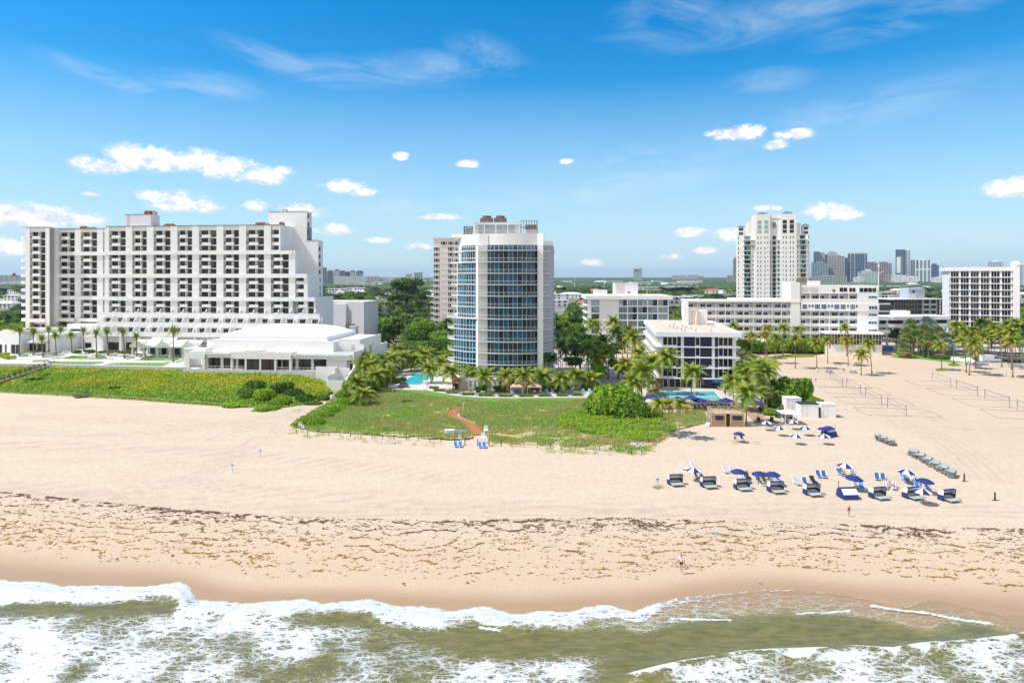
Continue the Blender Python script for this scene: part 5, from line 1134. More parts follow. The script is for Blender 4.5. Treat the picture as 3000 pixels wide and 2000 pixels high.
def coco_crown(seed,yellow=0.25,wind=0.5,dark=False):
    rr=random.Random(seed);mb=MB();ms=[G_['cocod' if dark else 'coco'],G_['cocoy'],G_['cocob']];n=24
    for i in range(n):
        t=i/(n-1);az=i*2.39996+rr.uniform(-.2,.2);el=R(78-98*t**1.1+rr.uniform(-8,8));
        # the sea wind bends fronds to one side
        az+=wind*math.sin(az-0.0)*0.25
        m=ms[0]
        if rr.random()<yellow*(0.35+t):m=ms[1]
        if t>.85 and rr.random()<yellow*.9:m=ms[2]
        frond(mb,(0,0,0),az,el,rr.uniform(2.7,3.3)*(0.8+.2*min(1,t*3)),R(rr.uniform(70,105)),0.85,m,ms[1]if not dark else ms[0],rr,11,0.17,0.3,0.55)
    mb.lathe([(0,-.5),(.22,-.35),(.3,-.1),(.2,.15),(0,.3)],M_['trunk'],7)
    for i in range(5):a=i*1.3;mb.lathe([(0,-.18),(.15,-.08),(.15,.06),(0,.15)],G_['coco'],5,(.3*math.cos(a),.3*math.sin(a),-.35))
    return mb.mesh('crown')
def date_crown(seed):
    rr=random.Random(seed);mb=MB()
    for i in range(46):
        t=i/45;az=i*2.39996;el=R(82-92*t+rr.uniform(-6,6));frond(mb,(0,0,0),az,el,rr.uniform(2.2,2.6),R(rr.uniform(45,70)),0.5,G_['date']if rr.random()<.85 else G_['cocoy'],G_['cocoy'],rr,9,.12,.6,.15)
    mb.lathe([(.0,-1.0),(.3,-.85),(.38,-.45),(.3,0),(0,.2)],mat('orange_crown_base',(0.42,0.24,0.09),.9,var=.3,vs=3)if 'orange_crown_base' not in bpy.data.materials else bpy.data.materials['orange_crown_base'],8);return mb.mesh('crown')
def fan_crown(seed,silver=False,r=1.35,brown=.3):
    rr=random.Random(seed);mb=MB();A,B=(G_['silver'],G_['silver'])if silver else(G_['fan'],G_['cocob'])
    for i in range(54):
        t=i/53;az=i*2.39996+rr.uniform(-.2,.2);el=R(85-135*t+rr.uniform(-8,8));d=Vector((math.cos(az)*math.cos(el),math.sin(az)*math.cos(el),math.sin(el)));c=d*r*rr.uniform(.55,.8);m=A if t<1-brown or rr.random()<.3 else B
        side=Vector((-math.sin(az),math.cos(az),0));up=d.cross(side);mb.face([side*.02,c+side*.02,c-side*.02],A)
        for k in range(9):
            a=(k-4)*0.33;dd=(d*math.cos(a)+side*math.sin(a));tip=c+dd*r*.62*rr.uniform(.85,1.1)+Vector((0,0,-.18*r));w=(d*-math.sin(a)+side*math.cos(a))*.085;mb.face([c,c+dd*r*.3-w,tip,c+dd*r*.3+w],m)
    return mb.mesh('crown')
def leaves(name,lobes,n,size,mats,seed,wts=None,flat=0.0,core=False):
    """a crown of many small leaf faces spread through lobes [(x, y, z, rx, ry, rz)]"""
    rs=np.random.RandomState(seed);lobes=np.array(lobes,float);vol=np.prod(lobes[:,3:],1)**(2/3);pick_=rs.choice(len(lobes),n,p=vol/vol.sum())
    d=rs.normal(size=(n,3));d/=np.linalg.norm(d,axis=1)[:,None];d[:,2]=np.where(d[:,2]<-.35,-d[:,2]*.5,d[:,2]);rad=1-np.abs(rs.normal(0,.16,n));rad*=1+.18*(np.sin(d[:,0]*7+pick_*2)*np.cos(d[:,1]*6+pick_*3)*np.cos(d[:,2]*5))
    c=lobes[pick_,:3]+d*lobes[pick_,3:]*rad[:,None];nrm=d*.55+rs.normal(size=(n,3))*.5+np.array([0,0,.35]);nrm/=np.linalg.norm(nrm,axis=1)[:,None]
    t=np.cross(nrm,rs.normal(size=(n,3)));t/=np.linalg.norm(t,axis=1)[:,None];b=np.cross(nrm,t);s=size*rs.uniform(.6,1.4,n)[:,None]
    co=np.stack([c-t*s-b*s*.25,c+b*s*-.75,c+t*s+b*s*.2,c+b*s*.8],1).reshape(-1,3)
    me=bpy.data.meshes.new(name);me.from_pydata(co.tolist(),[],[(4*i,4*i+1,4*i+2,4*i+3)for i in range(n)])
    for m in mats:me.materials.append(m)
    me.polygons.foreach_set('material_index',rs.choice(len(mats),n,p=wts).astype(np.int32));me.update();return me
def tree_lobes(seed,r,h,k=9,squash=.75):
    rr=random.Random(seed);L=[(0,0,h,r*.62,r*.62,r*.55*squash)]
    for i in range(k):a=i*2.4+rr.uniform(-.3,.3);q=r*rr.uniform(.35,.68);s=r*rr.uniform(.30,.48);L.append((q*math.cos(a),q*math.sin(a),h+r*rr.uniform(-.28,.42)*squash,s,s,s*rr.uniform(.6,.9)))
    return L
def wood_mesh(seed,h,r):
    rr=random.Random(seed);mb=MB();mb.tube([(0,0,0),(.1,.05,h*.35),(0,0,h*.7)],[r*.085,r*.06,r*.045],M_['bark'],7)
    for i in range(5):a=i*1.26+rr.uniform(-.3,.3);mb.tube([(0,0,h*.35+i*.1),(math.cos(a)*r*.3,math.sin(a)*r*.3,h*.75),(math.cos(a)*r*.6,math.sin(a)*r*.6,h*1.05)],[r*.045,r*.03,r*.012],M_['bark'],5)
    return mb.mesh('trunk',True)
TREES=[]
for i,(mts,w,hh)in enumerate((((G_['t1'],G_['t3'],G_['t2']),(.5,.25,.25),5.5),((G_['t2'],G_['t1']),(.7,.3),6.5),((G_['t3'],G_['t1']),(.7,.3),4.5),((G_['t5'],G_['t1']),(.65,.35),5),((G_['t4'],G_['t1']),(.5,.5),5),((G_['t1'],G_['t3']),(.6,.4),6))):
    TREES.append((leaves('crown',tree_lobes(i+3,4.6,hh,10),2600,.30,mts,i+11,w),wood_mesh(i,hh,4.6)))
COCO=[coco_crown(i,y)for i,y in enumerate((.12,.2,.28,.35))];COCOY=[coco_crown(10+i,.85)for i in range(3)];COCOD=[coco_crown(20+i,.04,dark=True)for i in range(2)]
DATE=[date_crown(i)for i in range(3)];FAN=[fan_crown(i)for i in range(3)];FANS=[fan_crown(9,True,1.5)]
def palm(name,label,cat,px,pyb,pyc,crowns,group,z0=0.0,dx=None,sc=1.0,r=0.16,m='trunk',bulge=False,row=None):
    """palm with its foot seen at (px, pyb) and its crown heart at (pxc, pyc)"""
    b=G(px,pyb,z0);pxc=px if dx is None else dx;ztop=zat(pyc,b.y);h=max(1.2,ztop-z0);lean=xat(pxc,b.y)-b.x
    root=empty(name,b,0,label,cat,group);rz=rnd.uniform(0,6.28);me,top=trunk_mesh('trunk',h,r*1.15,r*.8,(lean,rnd.uniform(-.3,.3)),M_[m],rnd,bulge)
    link('trunk',me,root);c=link('crown',rnd.choice(crowns),root,top,rz);s=sc*rnd.uniform(.95,1.15)*(1.15 if name=='coconut_palm' else 1.0);c.scale=(s,s,s*rnd.uniform(.95,1.08));c.rotation_euler=(rnd.uniform(-.1,.1),rnd.uniform(-.1,.12),rz)
    if row:defer(root,row,label)
    return root
def tree(loc,k,s,label=None,group=None,name='broadleaf_tree',cat='tree',row=None):
    root=empty(name,loc,rnd.uniform(0,6.28),label,cat,group,s);cr,wd=TREES[k];link('crown',cr,root);link('trunk',wd,root)
    if row:defer(root,row,label)
    return root
SHRUBS={}
def shrub(loc,rx,ry,h,kind,label,group=None,name='shrub',row=None,rz=0):
    """a mounded bush"""
    key=(kind,rnd.randrange(2),round(h/max(rx,ry)*2));
    if key not in SHRUBS:
        mts,w,sz,n={'grape':((G_['t3'],G_['t1'],G_['y1']),(.5,.38,.12),.075,5200),'grapedk':((G_['t1'],G_['t2'],G_['t3']),(.5,.3,.2),.08,5200),'hedge':((G_['t1'],G_['t2']),(.6,.4),.07,1600),'yellow':((G_['y1'],G_['t3']),(.7,.3),.09,900),'bright':((G_['t3'],G_['y1']),(.8,.2),.09,1500),'grey':((G_['t5'],G_['t4']),(.6,.4),.09,1500),'dark':((G_['t2'],G_['t1']),(.7,.3),.09,1800)}[kind]
        rr=random.Random(len(SHRUBS));L=[(0,0,.35,.8,.8,.62)]+[(.55*math.cos(a),.55*math.sin(a),rr.uniform(.25,.6),.42,.42,.38)for a in[i*1.05 for i in range(6)]]
        SHRUBS[key]=leaves('foliage',L,n,sz,mts,len(SHRUBS)+50,w)
    root=empty(name,loc,rz,label,'bush',group);f=link('foliage',SHRUBS[key],root);f.scale=(rx,ry,h);f.rotation_euler=(0,0,rnd.uniform(0,.6))
    mb=MB();mb.tube([(0,0,0),(.05,0,h*.5)],[.12,.05],M_['bark'],5);mb.tube([(0,0,.1),(rx*.3,ry*.1,h*.5)],[.07,.03],M_['bark'],4);mb.build('stem',root)
    if row:defer(root,row,label)
    return root
def in_poly(X,Y,poly):
    c=np.zeros(np.shape(X),bool);n=len(poly)
    for i in range(n):
        (x0,y0),(x1,y1)=poly[i],poly[(i+1)%n];cond=((y0>Y)!=(y1>Y))&(X<(x1-x0)*(Y-y0)/((y1-y0)if y1!=y0 else 1e-9)+x0);c^=cond
    return c
def scatter_blades(name,poly,n,hmin,hmax,w,mats,wf,zf,label,cat,seed,dens=None,nb=3,spread=.25):
    """a stand of separate grass blades"""
    rs=np.random.RandomState(seed);P=np.array(poly);x0,y0=P.min(0);x1,y1=P.max(0);X=rs.uniform(x0,x1,n*3);Y=rs.uniform(y0,y1,n*3);k=in_poly(X,Y,poly)
    if dens is not None:k&=rs.uniform(0,1,n*3)<dens(X,Y)
    X,Y=X[k][:n],Y[k][:n];Z=zf(X,Y);mi=wf(X,Y,rs);V=[];F_=[];Mi=[]
    hs=rs.uniform(hmin,hmax,len(X))*(.6+.8*fbm(X*.15,Y*.15,3,seed))
    for x,y,z,h,m in zip(X,Y,Z,hs,mi):
        for b in range(nb):
            a=rs.uniform(0,6.28);dx,dy=math.cos(a),math.sin(a);l=h*rs.uniform(.25,.75);bx,by=x+rs.normal(0,spread),y+rs.normal(0,spread);i=len(V)
            V+=[(bx-dy*w,by+dx*w,z),(bx+dy*w,by-dx*w,z),(bx+dx*l*.35,by+dy*l*.35,z+h*.7),(bx+dx*l,by+dy*l,z+h*rs.uniform(.7,1.05))];F_+=[(i,i+1,i+2),(i+1,i+3,i+2)];Mi+=[m,m]
    me=bpy.data.meshes.new(name);me.from_pydata(V,[],F_);[me.materials.append(m)for m in mats];me.polygons.foreach_set('material_index',Mi);me.update();return tag(link(name,me),label,cat,kind='stuff')
def scatter_leaves(name,poly,n,size,mats,wf,zf,label,cat,seed,lift=.25,dens=None):
    rs=np.random.RandomState(seed);P=np.array(poly);x0,y0=P.min(0);x1,y1=P.max(0);X=rs.uniform(x0,x1,n*3);Y=rs.uniform(y0,y1,n*3);k=in_poly(X,Y,poly)
    if dens is not None:k&=rs.uniform(0,1,n*3)<dens(X,Y)
    X,Y=X[k][:n],Y[k][:n];n=len(X);Z=zf(X,Y)+lift*rs.uniform(0,1,n)*(.4+1.2*fbm(X*.5,Y*.5,3,seed));mi=wf(X,Y,rs);nrm=rs.normal(size=(n,3))*.5+np.array([0,-.1,.8]);nrm/=np.linalg.norm(nrm,axis=1)[:,None]
    t=np.cross(nrm,rs.normal(size=(n,3)));t/=np.linalg.norm(t,axis=1)[:,None];b=np.cross(nrm,t);s=size*rs.uniform(.6,1.5,n)[:,None];c=np.stack([X,Y,Z],1);co=np.stack([c-t*s,c-b*s*.8,c+t*s,c+b*s*.8],1).reshape(-1,3)
    me=bpy.data.meshes.new(name);me.from_pydata(co.tolist(),[],[(4*i,4*i+1,4*i+2,4*i+3)for i in range(n)]);[me.materials.append(m)for m in mats];me.polygons.foreach_set('material_index',np.asarray(mi,np.int32));me.update();return tag(link(name,me),label,cat,kind='stuff')
def sheet(name,px_poly,z,m,kind='structure',label=None,cat=None,world=False):
    mb=MB();pts=[G(x,y,z)if not world else Vector((x,y,z))for x,y in px_poly];mb.face(pts,m);o=mb.build(name);
    me=o.data
    if me.polygons[0].normal.z<0:me.flip_normals()
    return tag(o,label,cat,kind=kind)
# ---------------------------------------------------------------- hotel deck, seawall, courtyard
def deck_site():
    fw=Frame(540,208,8.6,0.0);DZ=4.0
    a=fw.w(fw.u(-500));b=fw.w(fw.u(545));c=Vector((b.x+3,b.y+9,0));d=Vector((-88,222,0));e=Vector((-84,300,0))
    mb=MB();mb.prism([(a.x,a.y+.5),(b.x,b.y+.5),(c.x,c.y),(d.x,d.y),(e.x,e.y),(-420,300),(-420,a.y)],-.3,DZ,M_['pavew'],M_['pavew']);tag(mb.build('hotel_deck'),kind='structure')
    root=empty('seawall',(b.x,b.y,0),-fw.a,'long pale grey seawall with white coping between the dune and the hotel lawns','wall');L=fw.u(-500)-fw.u(545)
    mb=MB();mb.box(L,0,0,.45,0,DZ+.05,M_['seawall']);mb.build('wall_body',root);mb=MB();mb.box(L,0,-.06,.5,DZ+.05,DZ+.2,W2);mb.build('coping',root)
    r2=empty('glass_balustrade',tuple(fw.w(0,.25,DZ+.2)),-fw.a,'long clear glass balustrade with pale posts on top of the seawall','railing')
    mb=MB();rail_fn(-L,1.0,70,M_['railw'])(mb,L,0,0);mb.build('glass_rail',r2)
    # lawns and paths of the deck
    for poly in([(186,1049),(212,1041),(300,1041),(318,1049),(296,1052),(190,1051)],[(142,1058),(300,1058),(306,1062),(262,1069),(150,1068)],[(335,1042),(382,1043),(372,1050),(336,1050)],[(418,1045),(538,1045),(538,1056),(430,1056),(410,1051)],[(300,1069),(322,1064),(380,1061),(500,1062),(486,1068),(470,1075),(310,1072)],[(95,1054),(140,1053),(150,1058),(95,1060)],[(186,1018),(236,1018),(236,1026),(182,1026)],[(40,1040),(90,1040),(80,1044),(30,1044)]):
        sheet('lawn',poly,DZ+.03,M_['lawn'])
    # curved-roof pavilion
    fr=Frame(385,236,7.0,DZ);root=froot(fr,'arched_pavilion','open white pavilion with a pale vaulted roof and thick columns on the hotel lawn','pavilion');u=fr.u
    cm=mat('pale_sage_column',(0.58,0.60,0.54),.8,var=.08);fm=mat('cream_canvas_roof',(0.84,0.79,0.70),.7,var=.05)
    zr=fr.z(440,1013);cols=[387.5,420,460,497,535,575]
    for p in cols:
        for dd in(0,8):mb=MB();mb.box(u(p)-.35,u(p)+.35,dd,dd+.7,0,zr-.5,cm);mb.box(u(p)-.42,u(p)+.42,dd-.07,dd+.77,0,.35,cm);mb.build('column',root)
    mb=MB();mb.box(u(382),u(580),-.4,.9,zr-.55,zr,fm);mb.box(u(382),u(580),7.6,9,zr-.55,zr,fm)
    x0,x1=u(380),u(582);n=10
    for seg0,seg1,top in((381,424,1.0),(424,458,0),(458,500,1.0),(500,534,0),(534,576,1.0)):
        a_,b_=u(seg0),u(seg1);m_=8;prev=None
        for i in range(m_+1):
            t=i/m_;x=a_+(b_-a_)*t;z=zr+(1.55*math.sin(math.pi*t)if top else .0)
            cur=[(x,-.6,z),(x,2.4,z+(.5 if not top else .1)+.9*(.3 if top else 1)),(x,4.2,zr+2.6 if 425<(seg0+seg1)/2<500 else zr+1.8),(x,8.8,zr)]
            if prev:
                for j in range(3):mb.face([prev[j],cur[j],cur[j+1],prev[j+1]],fm)
                mb.face([(prev[0][0],-.58,zr-.02),(cur[0][0],-.58,zr-.02),(cur[0][0],-.58,cur[0][2]),(prev[0][0],-.58,prev[0][2])],cm)
            prev=cur
    mb.build('roof',root);mb=MB();mb.box(u(392),u(570),8.2,8.5,0,zr-.6,M_['lgrey']);[mb.box(u(p),u(p+14),8.1,8.2,.1,2.9,M_['g_dark'])for p in(395,430,470,507,545)];mb.build('rear_wall',root)
    # planters with date palms
    pl=[(33,1023,962,33),(46,1030,968,46),(57,1043,971,57),(82,1025,976,82),(98,1040,975,98),(143,1031,967,143),(139,1010,958,126),(126,1046,995,121),(164,1042,985,163),(178,1025,970,177),(185,1010,948,185),(210,1033,984,209),(245,1026,971,244),(283,1047,979,281),(317,1042,975,314),(365,1050,975,361),(401,1044,988,398),(508,1060,974,508),(545,1022,996,545),(573,1016,975,572),(606,1012,973,606),(0,1028,974,-1),(94,1012,953,94)]
    for i,(px,pb,pc,cx)in enumerate(pl):
        palm('date_palm','stocky date palm with feathery round crown, {} of the row in the hotel court','palm',px,pb,pc,DATE,'date palms in the hotel court',DZ+.5,cx,1.05,.2,'trunk',True,'date')
        if px in(545,573,606):continue
        b=G(px,pb,DZ);q=empty('planter_box',b,-R(8),'white planter box around a date palm, {} in the hotel court','planter','white planter boxes');s=rnd.uniform(1.7,2.2);mb=MB();
        for(x0,x1,y0,y1)in((-s,s,-s,-s+.2),(-s,s,s-.2,s),(-s,-s+.2,-s+.2,s-.2),(s-.2,s,-s+.2,s-.2)):mb.box(x0,x1,y0,y1,0,.85,W2)
        mb.build('box_wall',q);mb=MB();mb.box(-s+.2,s-.2,-s+.2,s-.2,0,.7,M_['earth']);mb.build('soil',q)
        link('ground_cover',leaves('ground_cover',[(0,0,.75,s*.8,s*.8,.25)],260,.16,[G_['t1'],G_['t3']],i+400),q);defer(q,'planter',q['label'])
    for i,(px,py,w,k)in enumerate(((8,1043,2.4,'yellow'),(28,1052,2.2,'yellow'),(14,1049,1.8,'yellow'),(70,1034,1.9,'yellow'),(78,1037,1.6,'yellow'),(100,1030,1.4,'yellow'),(110,1033,1.2,'bright'),(222,1017,1.9,'yellow'),(227,1035,1.6,'dark'),(262,1034,2.2,'dark'),(300,1036,2.0,'hedge'),(322,1036,2.0,'hedge'),(345,1036,2.0,'hedge'),(368,1036,2.0,'hedge'),(384,1036,1.6,'hedge'),(22,1022,2,'hedge'),(52,1022,1.6,'hedge'))):
        shrub(G(px,py,DZ),w,w*.7,1.3,k,'clipped low bush, {} from the left in the hotel court','clipped bushes in the hotel court',row='courtbush')
    for i,(px,py,w,h)in enumerate(((90,1016,9,1.3),(55,1018,6,1.5),(165,1022,7,1.1),(20,1034,8,.7),(195,1012,5,1.1),(105,1047,5,.6),(230,1022,6,1.0),(260,1030,6,.6))):
        b=G(px,py,DZ);q=empty('low_wall',b,-R(8),'low white garden wall, {} from the left in the hotel court','wall','low garden walls');mb=MB();mb.box(-w/2,w/2,0,.5,0,h,W2);mb.box(-w/2-.05,w/2+.05,-.05,.55,h,h+.08,W2);mb.build('wall_body',q);defer(q,'lowwall',q['label'])
    # restaurant at the far left
    fr=Frame(8,246,7.0,DZ);root=froot(fr,'court_restaurant','low cream restaurant with tan flat roof and dark glass front, at the left edge','restaurant');u=fr.u
    z1=fr.z(40,972);mb=MB();mb.box(u(-60),u(60),0,30,0,z1,W);mb.box(u(60),u(140),4,20,0,z1-1.3,W);mb.box(u(-60)+.5,u(60)-.5,.5,29,z1,z1+.05,M_['roofs']);mb.build('wall',root);wn=Parts(root,'window')
    for i,(a,b)in enumerate(((-30,-10),(-6,6),(15,19),(33,45),(47,58))):wn.add(i,win_fn(u(b)-u(a),3.2,3,M_['bronze'],[M_['g_dark'],M_['g_brn']],.1),u(a),-.07,.1)
    for i,(a,b)in enumerate(((64,84),(86,106),(110,134))):wn.add(('q',i),win_fn(u(b,4)-u(a,4),3.2,3,M_['bronze'],[M_['g_dark'],M_['g_brn']],.1),u(a,4),3.93,.1)
    wn.done();mb=MB();x0,x1=u(70,1),u(132,1);[mb.face([(x0+(x1-x0)*i/6,3.9,5.2),(x0+(x1-x0)*i/6,.4,4.1),(x0+(x1-x0)*(i+.85)/6,.4,4.1),(x0+(x1-x0)*(i+.85)/6,3.9,5.2)],M_['lgrey'])for i in range(6)];mb.box(x0,x1,.35,.5,4.0,4.12,M_['alum']);mb.build('awning',root)
    # wooden stair over the dune
    P0=G(152,1066,4.0);P1=G(-30,1126,1.4);d=(P1-P0);dh=Vector((d.x,d.y,0)).normalized();n_=Vector((-dh.y,dh.x,0));root=empty('dune_stairway',(0,0,0),0,'weathered wooden stairway with railings descending over the dune from the seawall','stairway');mb=MB();N_=34
    for i in range(N_):
        a,b=P0.lerp(P1,i/N_),P0.lerp(P1,(i+.92)/N_);mb.face([a+n_*.95,a-n_*.95,b-n_*.95+Vector((0,0,0)),b+n_*.95],M_['woodgr']);mb.face([a-n_*.95,a-n_*.95-Vector((0,0,.25)),b-n_*.95-Vector((0,0,.25)),b-n_*.95],M_['woodgr'])
    mb.build('treads',root)
    for s in(-1,1):
        mb=MB();pts=[P0+n_*s*1.0+Vector((0,0,1.1))];pts=[P0.lerp(P1,t)+n_*s+Vector((0,0,1.1))for t in(0,.12,.3,.7,.82,1)];mb.tube(pts,.07,M_['wooddk'],4);mb.tube([p-Vector((0,0,.5))for p in pts],.05,M_['wooddk'],4)
        for i in range(13):a=P0.lerp(P1,i/12)+n_*s;mb.box(a.x-.06,a.x+.06,a.y-.06,a.y+.06,a.z-1.2,a.z+1.1,M_['wooddk'])
        mb.build('railing',root)
deck_site()
# ---------------------------------------------------------------- left dune with ground cover
fe=P2([(-400,1132),(-60,1140),(0,1150),(150,1158),(300,1167),(400,1172),(520,1182),(650,1190),(740,1195),(820,1196),(890,1186),(950,1168),(972,1152)])
be=[(-330,240),(-196,222)]+[tuple(Frame(540,208,8.6).w(Frame(540,208,8.6).u(p))[:2])for p in(0,250,545)]+[tuple(G(x,y,0.9)[:2])for x,y in((700,1105),(850,1118),(955,1130))]
FEX=np.array([p[0]for p in fe]);FEY=np.array([p[1]for p in fe]);BEX=np.array([p[0]for p in be]);BEY=np.array([p[1]for p in be]);BEY[5:]=[201.5,199.5,194];BEX[5:]=[-80.5,-63.5,-52.5]
def dune_t(X,Y):f=np.interp(X,FEX,FEY);b=np.interp(X,BEX,BEY);return(Y-f)/np.maximum(b-f,2),f,b
def dune_z(X,Y):
    t,f,b=dune_t(X,Y);top=np.interp(X,[-140,-75,-62,-54,-49],[3.1,3.1,3.0,2.0,.4]);z=top*(np.clip(t,0,1)**.75)*(1+.0*t)+.7*(fbm(X*.12,Y*.12,3,70)-.5)*np.clip(t*4,0,1)*np.clip((1.05-t)*5,0,1)
    return np.where(t<0,-.1+t*2,z)
dm=mat('dune_soil',(0.22,0.27,0.06),.95,col2=(0.34,0.33,0.14),vs=.25)
xs=np.arange(-330,-46,1.3);ys=np.arange(160,242,1.0)
dune=grid_mesh('dune',xs,ys,dune_z,[dm],keep=lambda X,Y:(dune_t(X,Y)[0]>-.05)&(dune_t(X,Y)[0]<1.06));tag(dune,kind='structure')
def cover_kind(X,Y,rs):
    n=fbm(X*.09,Y*.14,3,72);t=dune_t(X,Y)[0];r=rs.uniform(0,1,len(X));y=np.clip(.20+(n-.45)*3+(t-.5)*.9,.05,.92);y=np.where(X>-68,np.where(t>.55,y,y*.15),y);y=np.where(t<.22,y*.2,y)
    k=np.where(r<y,0,1);o=(fbm(X*.13+5,Y*.2,3,74)>.52)&(rs.uniform(0,1,len(X))<.2)&(t>.2);k=np.where(o,3,k);return np.where((k==1)&(rs.uniform(0,1,len(X))<.25),2,k)
dp=fe+be[::-1]
dp=list(zip(FEX,FEY))+list(zip(BEX[::-1],BEY[::-1]))
scatter_leaves('dune_ground_cover',[(x,y)for x,y in dp if x>-185]+[],78000,.20,[G_['y1'],G_['t3'],G_['t1'],G_['o1']],cover_kind,dune_z,'yellow green creeping ground cover blanketing the left dune','ground cover',5,.45,lambda X,Y:np.where(dune_t(X,Y)[0]<.08,.35,1.0)*(X>-185))
scatter_blades('dune_edge_grass',[(x,y+.3)for x,y in zip(FEX[1:],FEY[1:])]+[(x,y+3.5)for x,y in zip(FEX[:0:-1],FEY[:0:-1])],3500,.3,.7,.05,[G_['gr1'],G_['gr2'],G_['t1']],lambda X,Y,rs:rs.choice(3,len(X),p=[.45,.35,.2]),lambda X,Y:dune_z(X,Y)-.05,'thin green and straw grass along the foot of the left dune','grass',6)
for i,(px,py,w,h,k)in enumerate(((725,1165,2.6,3.4,'grapedk'),(745,1150,3.0,3.6,'grapedk'),(765,1172,2.2,4.2,'bright'),(785,1168,2.2,3.6,'bright'),(812,1158,2.6,3.6,'dark'),(838,1150,2.2,3.0,'grapedk'),(822,1176,2.8,2.4,'grape'),(862,1160,2.6,2.6,'dark'),(893,1168,2.6,2.6,'dark'),(918,1172,2.4,2.2,'grapedk'),(942,1160,2.2,2.2,'grapedk'),(905,1185,2.0,1.3,'grey'),(935,1178,1.8,1.4,'grey'),(872,1190,3.0,1.4,'grape'),(780,1188,3.4,1.5,'grape'),(690,1178,3.6,1.2,'bright'),(240,1152,2.2,1.2,'grey'),(262,1148,1.6,1.0,'grey'),(110,1120,3.2,1.1,'dark'),(140,1112,2.4,1.0,'dark'),(335,1140,2,1,'dark'))):
    b=G(px,py,1.0);b.z=float(dune_z(np.array([b.x]),np.array([b.y]))[0])-.2;shrub(b,w,w*.8,h*.85,k,{'grapedk':'dark glossy','bright':'bright green','dark':'dark green','grape':'round leaved','grey':'grey green'}[k]+' bush on the left dune, {} from the left','bushes on the left dune',row='dunebush')
def post_line(name,label,group,pts,z=0.0,h=1.0,rope=True,m='wooddk',row=None,r=.055):
    for i,(px,py)in enumerate(pts):
        b=G(px,py,z);q=empty(name,b,0,label,'post',group);mb=MB();mb.tube([(0,0,-.1),(rnd.uniform(-.04,.04),0,h)],r,M_[m],6);mb.build('stake',q)
        if rope and i+1<len(pts):e=G(*pts[i+1],z)-b;mb=MB();mb.tube([(0,0,h*.85),(e.x/2,e.y/2,h*.62),(e.x,e.y,h*.85)],.012,M_['roofs'],4);mb.build('rope',q)
        if row:defer(q,row,label)
def low_fence(pts,z):
    root=empty('dune_fence',G(*pts[0],z),0,'low weathered rail fence along the foot of the left dune','fence');o=root.location;mb=MB();mr=MB();W_=[G(x,y,z)-o for x,y in pts]
    for a,b in zip(W_[:-1],W_[1:]):
        n=max(1,int((b-a).length/3.0))
        for i in range(n):p=a.lerp(b,i/n);mb.box(p.x-.07,p.x+.07,p.y-.07,p.y+.07,-.3,.75,M_['wood'])
        mr.tube([a+Vector((0,0,.65)),b+Vector((0,0,.6))],.06,M_['wood'],4)
    mb.build('fence_posts',root);mr.build('rail',root)
low_fence([(-60,1139),(120,1152),(300,1164),(470,1176),(600,1186),(680,1191)],.05)
# bare stakes with wire in front of the ballroom
for px,py,t in((744,1150,1085),(758,1150,1084),(788,1150,1087),(806,1150,1088)):
    b=G(px,py,2);q=empty('thin_pole',b,0,'thin dark leaning pole standing in the dune bushes, {} from the left','pole','thin poles on the left dune');mb=MB();mb.tube([(0,0,-1),(.4,0,zat(t,b.y)-2)],.045,M_['wooddk'],4);mb.build('pole_shaft',q);defer(q,'thinpole',q['label'])
# ---------------------------------------------------------------- ground sheets around the towers
sheet('tower_grounds',[(1130,1141),(1190,1060),(1300,1035),(1640,1030),(1800,1040),(1905,1120),(1905,1170),(1735,1165),(1440,1171),(1345,1168),(1290,1156),(1240,1141)],.03,M_['pave'])
sheet('garden_soil',[(990,1130),(1120,1040),(1300,1010),(1330,1040),(1190,1068),(1120,1142),(1060,1165),(960,1185)],.02,M_['earth'])
sheet('driveway',[(1110,1070),(1180,1015),(1260,975),(1300,980),(1220,1020),(1170,1075)],.05,M_['pave'])
sheet('driveway',[(1640,1070),(1660,1020),(1700,1015),(1720,1075)],.05,mat('rosy_drive',(0.60,0.47,0.40),.9,var=.2,vs=.3))
sheet('lawn',[(1142,1137),(1242,1138),(1262,1146),(1300,1153),(1348,1161),(1440,1166),(1735,1165),(1735,1178),(1405,1182),(1300,1166),(1180,1150)],.05,M_['lawn'])
def path_strip(name,pts,w,z,m,kind='structure',label=None,cat=None):
    W_=[G(x,y,z)for x,y in pts];mb=MB();prev=None
    for i,p in enumerate(W_):
        d=(W_[min(i+1,len(W_)-1)]-W_[max(i-1,0)]).normalized();n=Vector((-d.y,d.x,0))*w/2;cur=(p+n,p-n)
        if prev:mb.face([prev[0],prev[1],cur[1],cur[0]],m)
        prev=cur
    o=mb.build(name);
    if o.data.polygons[0].normal.z<0:o.data.flip_normals()
    return tag(o,label,cat,kind=kind)
path_strip('promenade',[(1240,1137),(1262,1143),(1300,1150),(1345,1158),(1400,1162),(1500,1164),(1620,1163),(1740,1162)],1.7,.08,M_['pave'])
def curvy(lst,n=8):
    out=[];P=[lst[0]]+lst+[lst[-1]]
    for i in range(1,len(P)-2):
        for k in range(n):t=k/n;out.append(tuple(.5*(2*P[i][j]+(-P[i-1][j]+P[i+1][j])*t+(2*P[i-1][j]-5*P[i][j]+4*P[i+1][j]-P[i+2][j])*t*t+(-P[i-1][j]+3*P[i][j]-3*P[i+1][j]+P[i+2][j])*t**3)for j in(0,1)))
    return out+[lst[-1]]
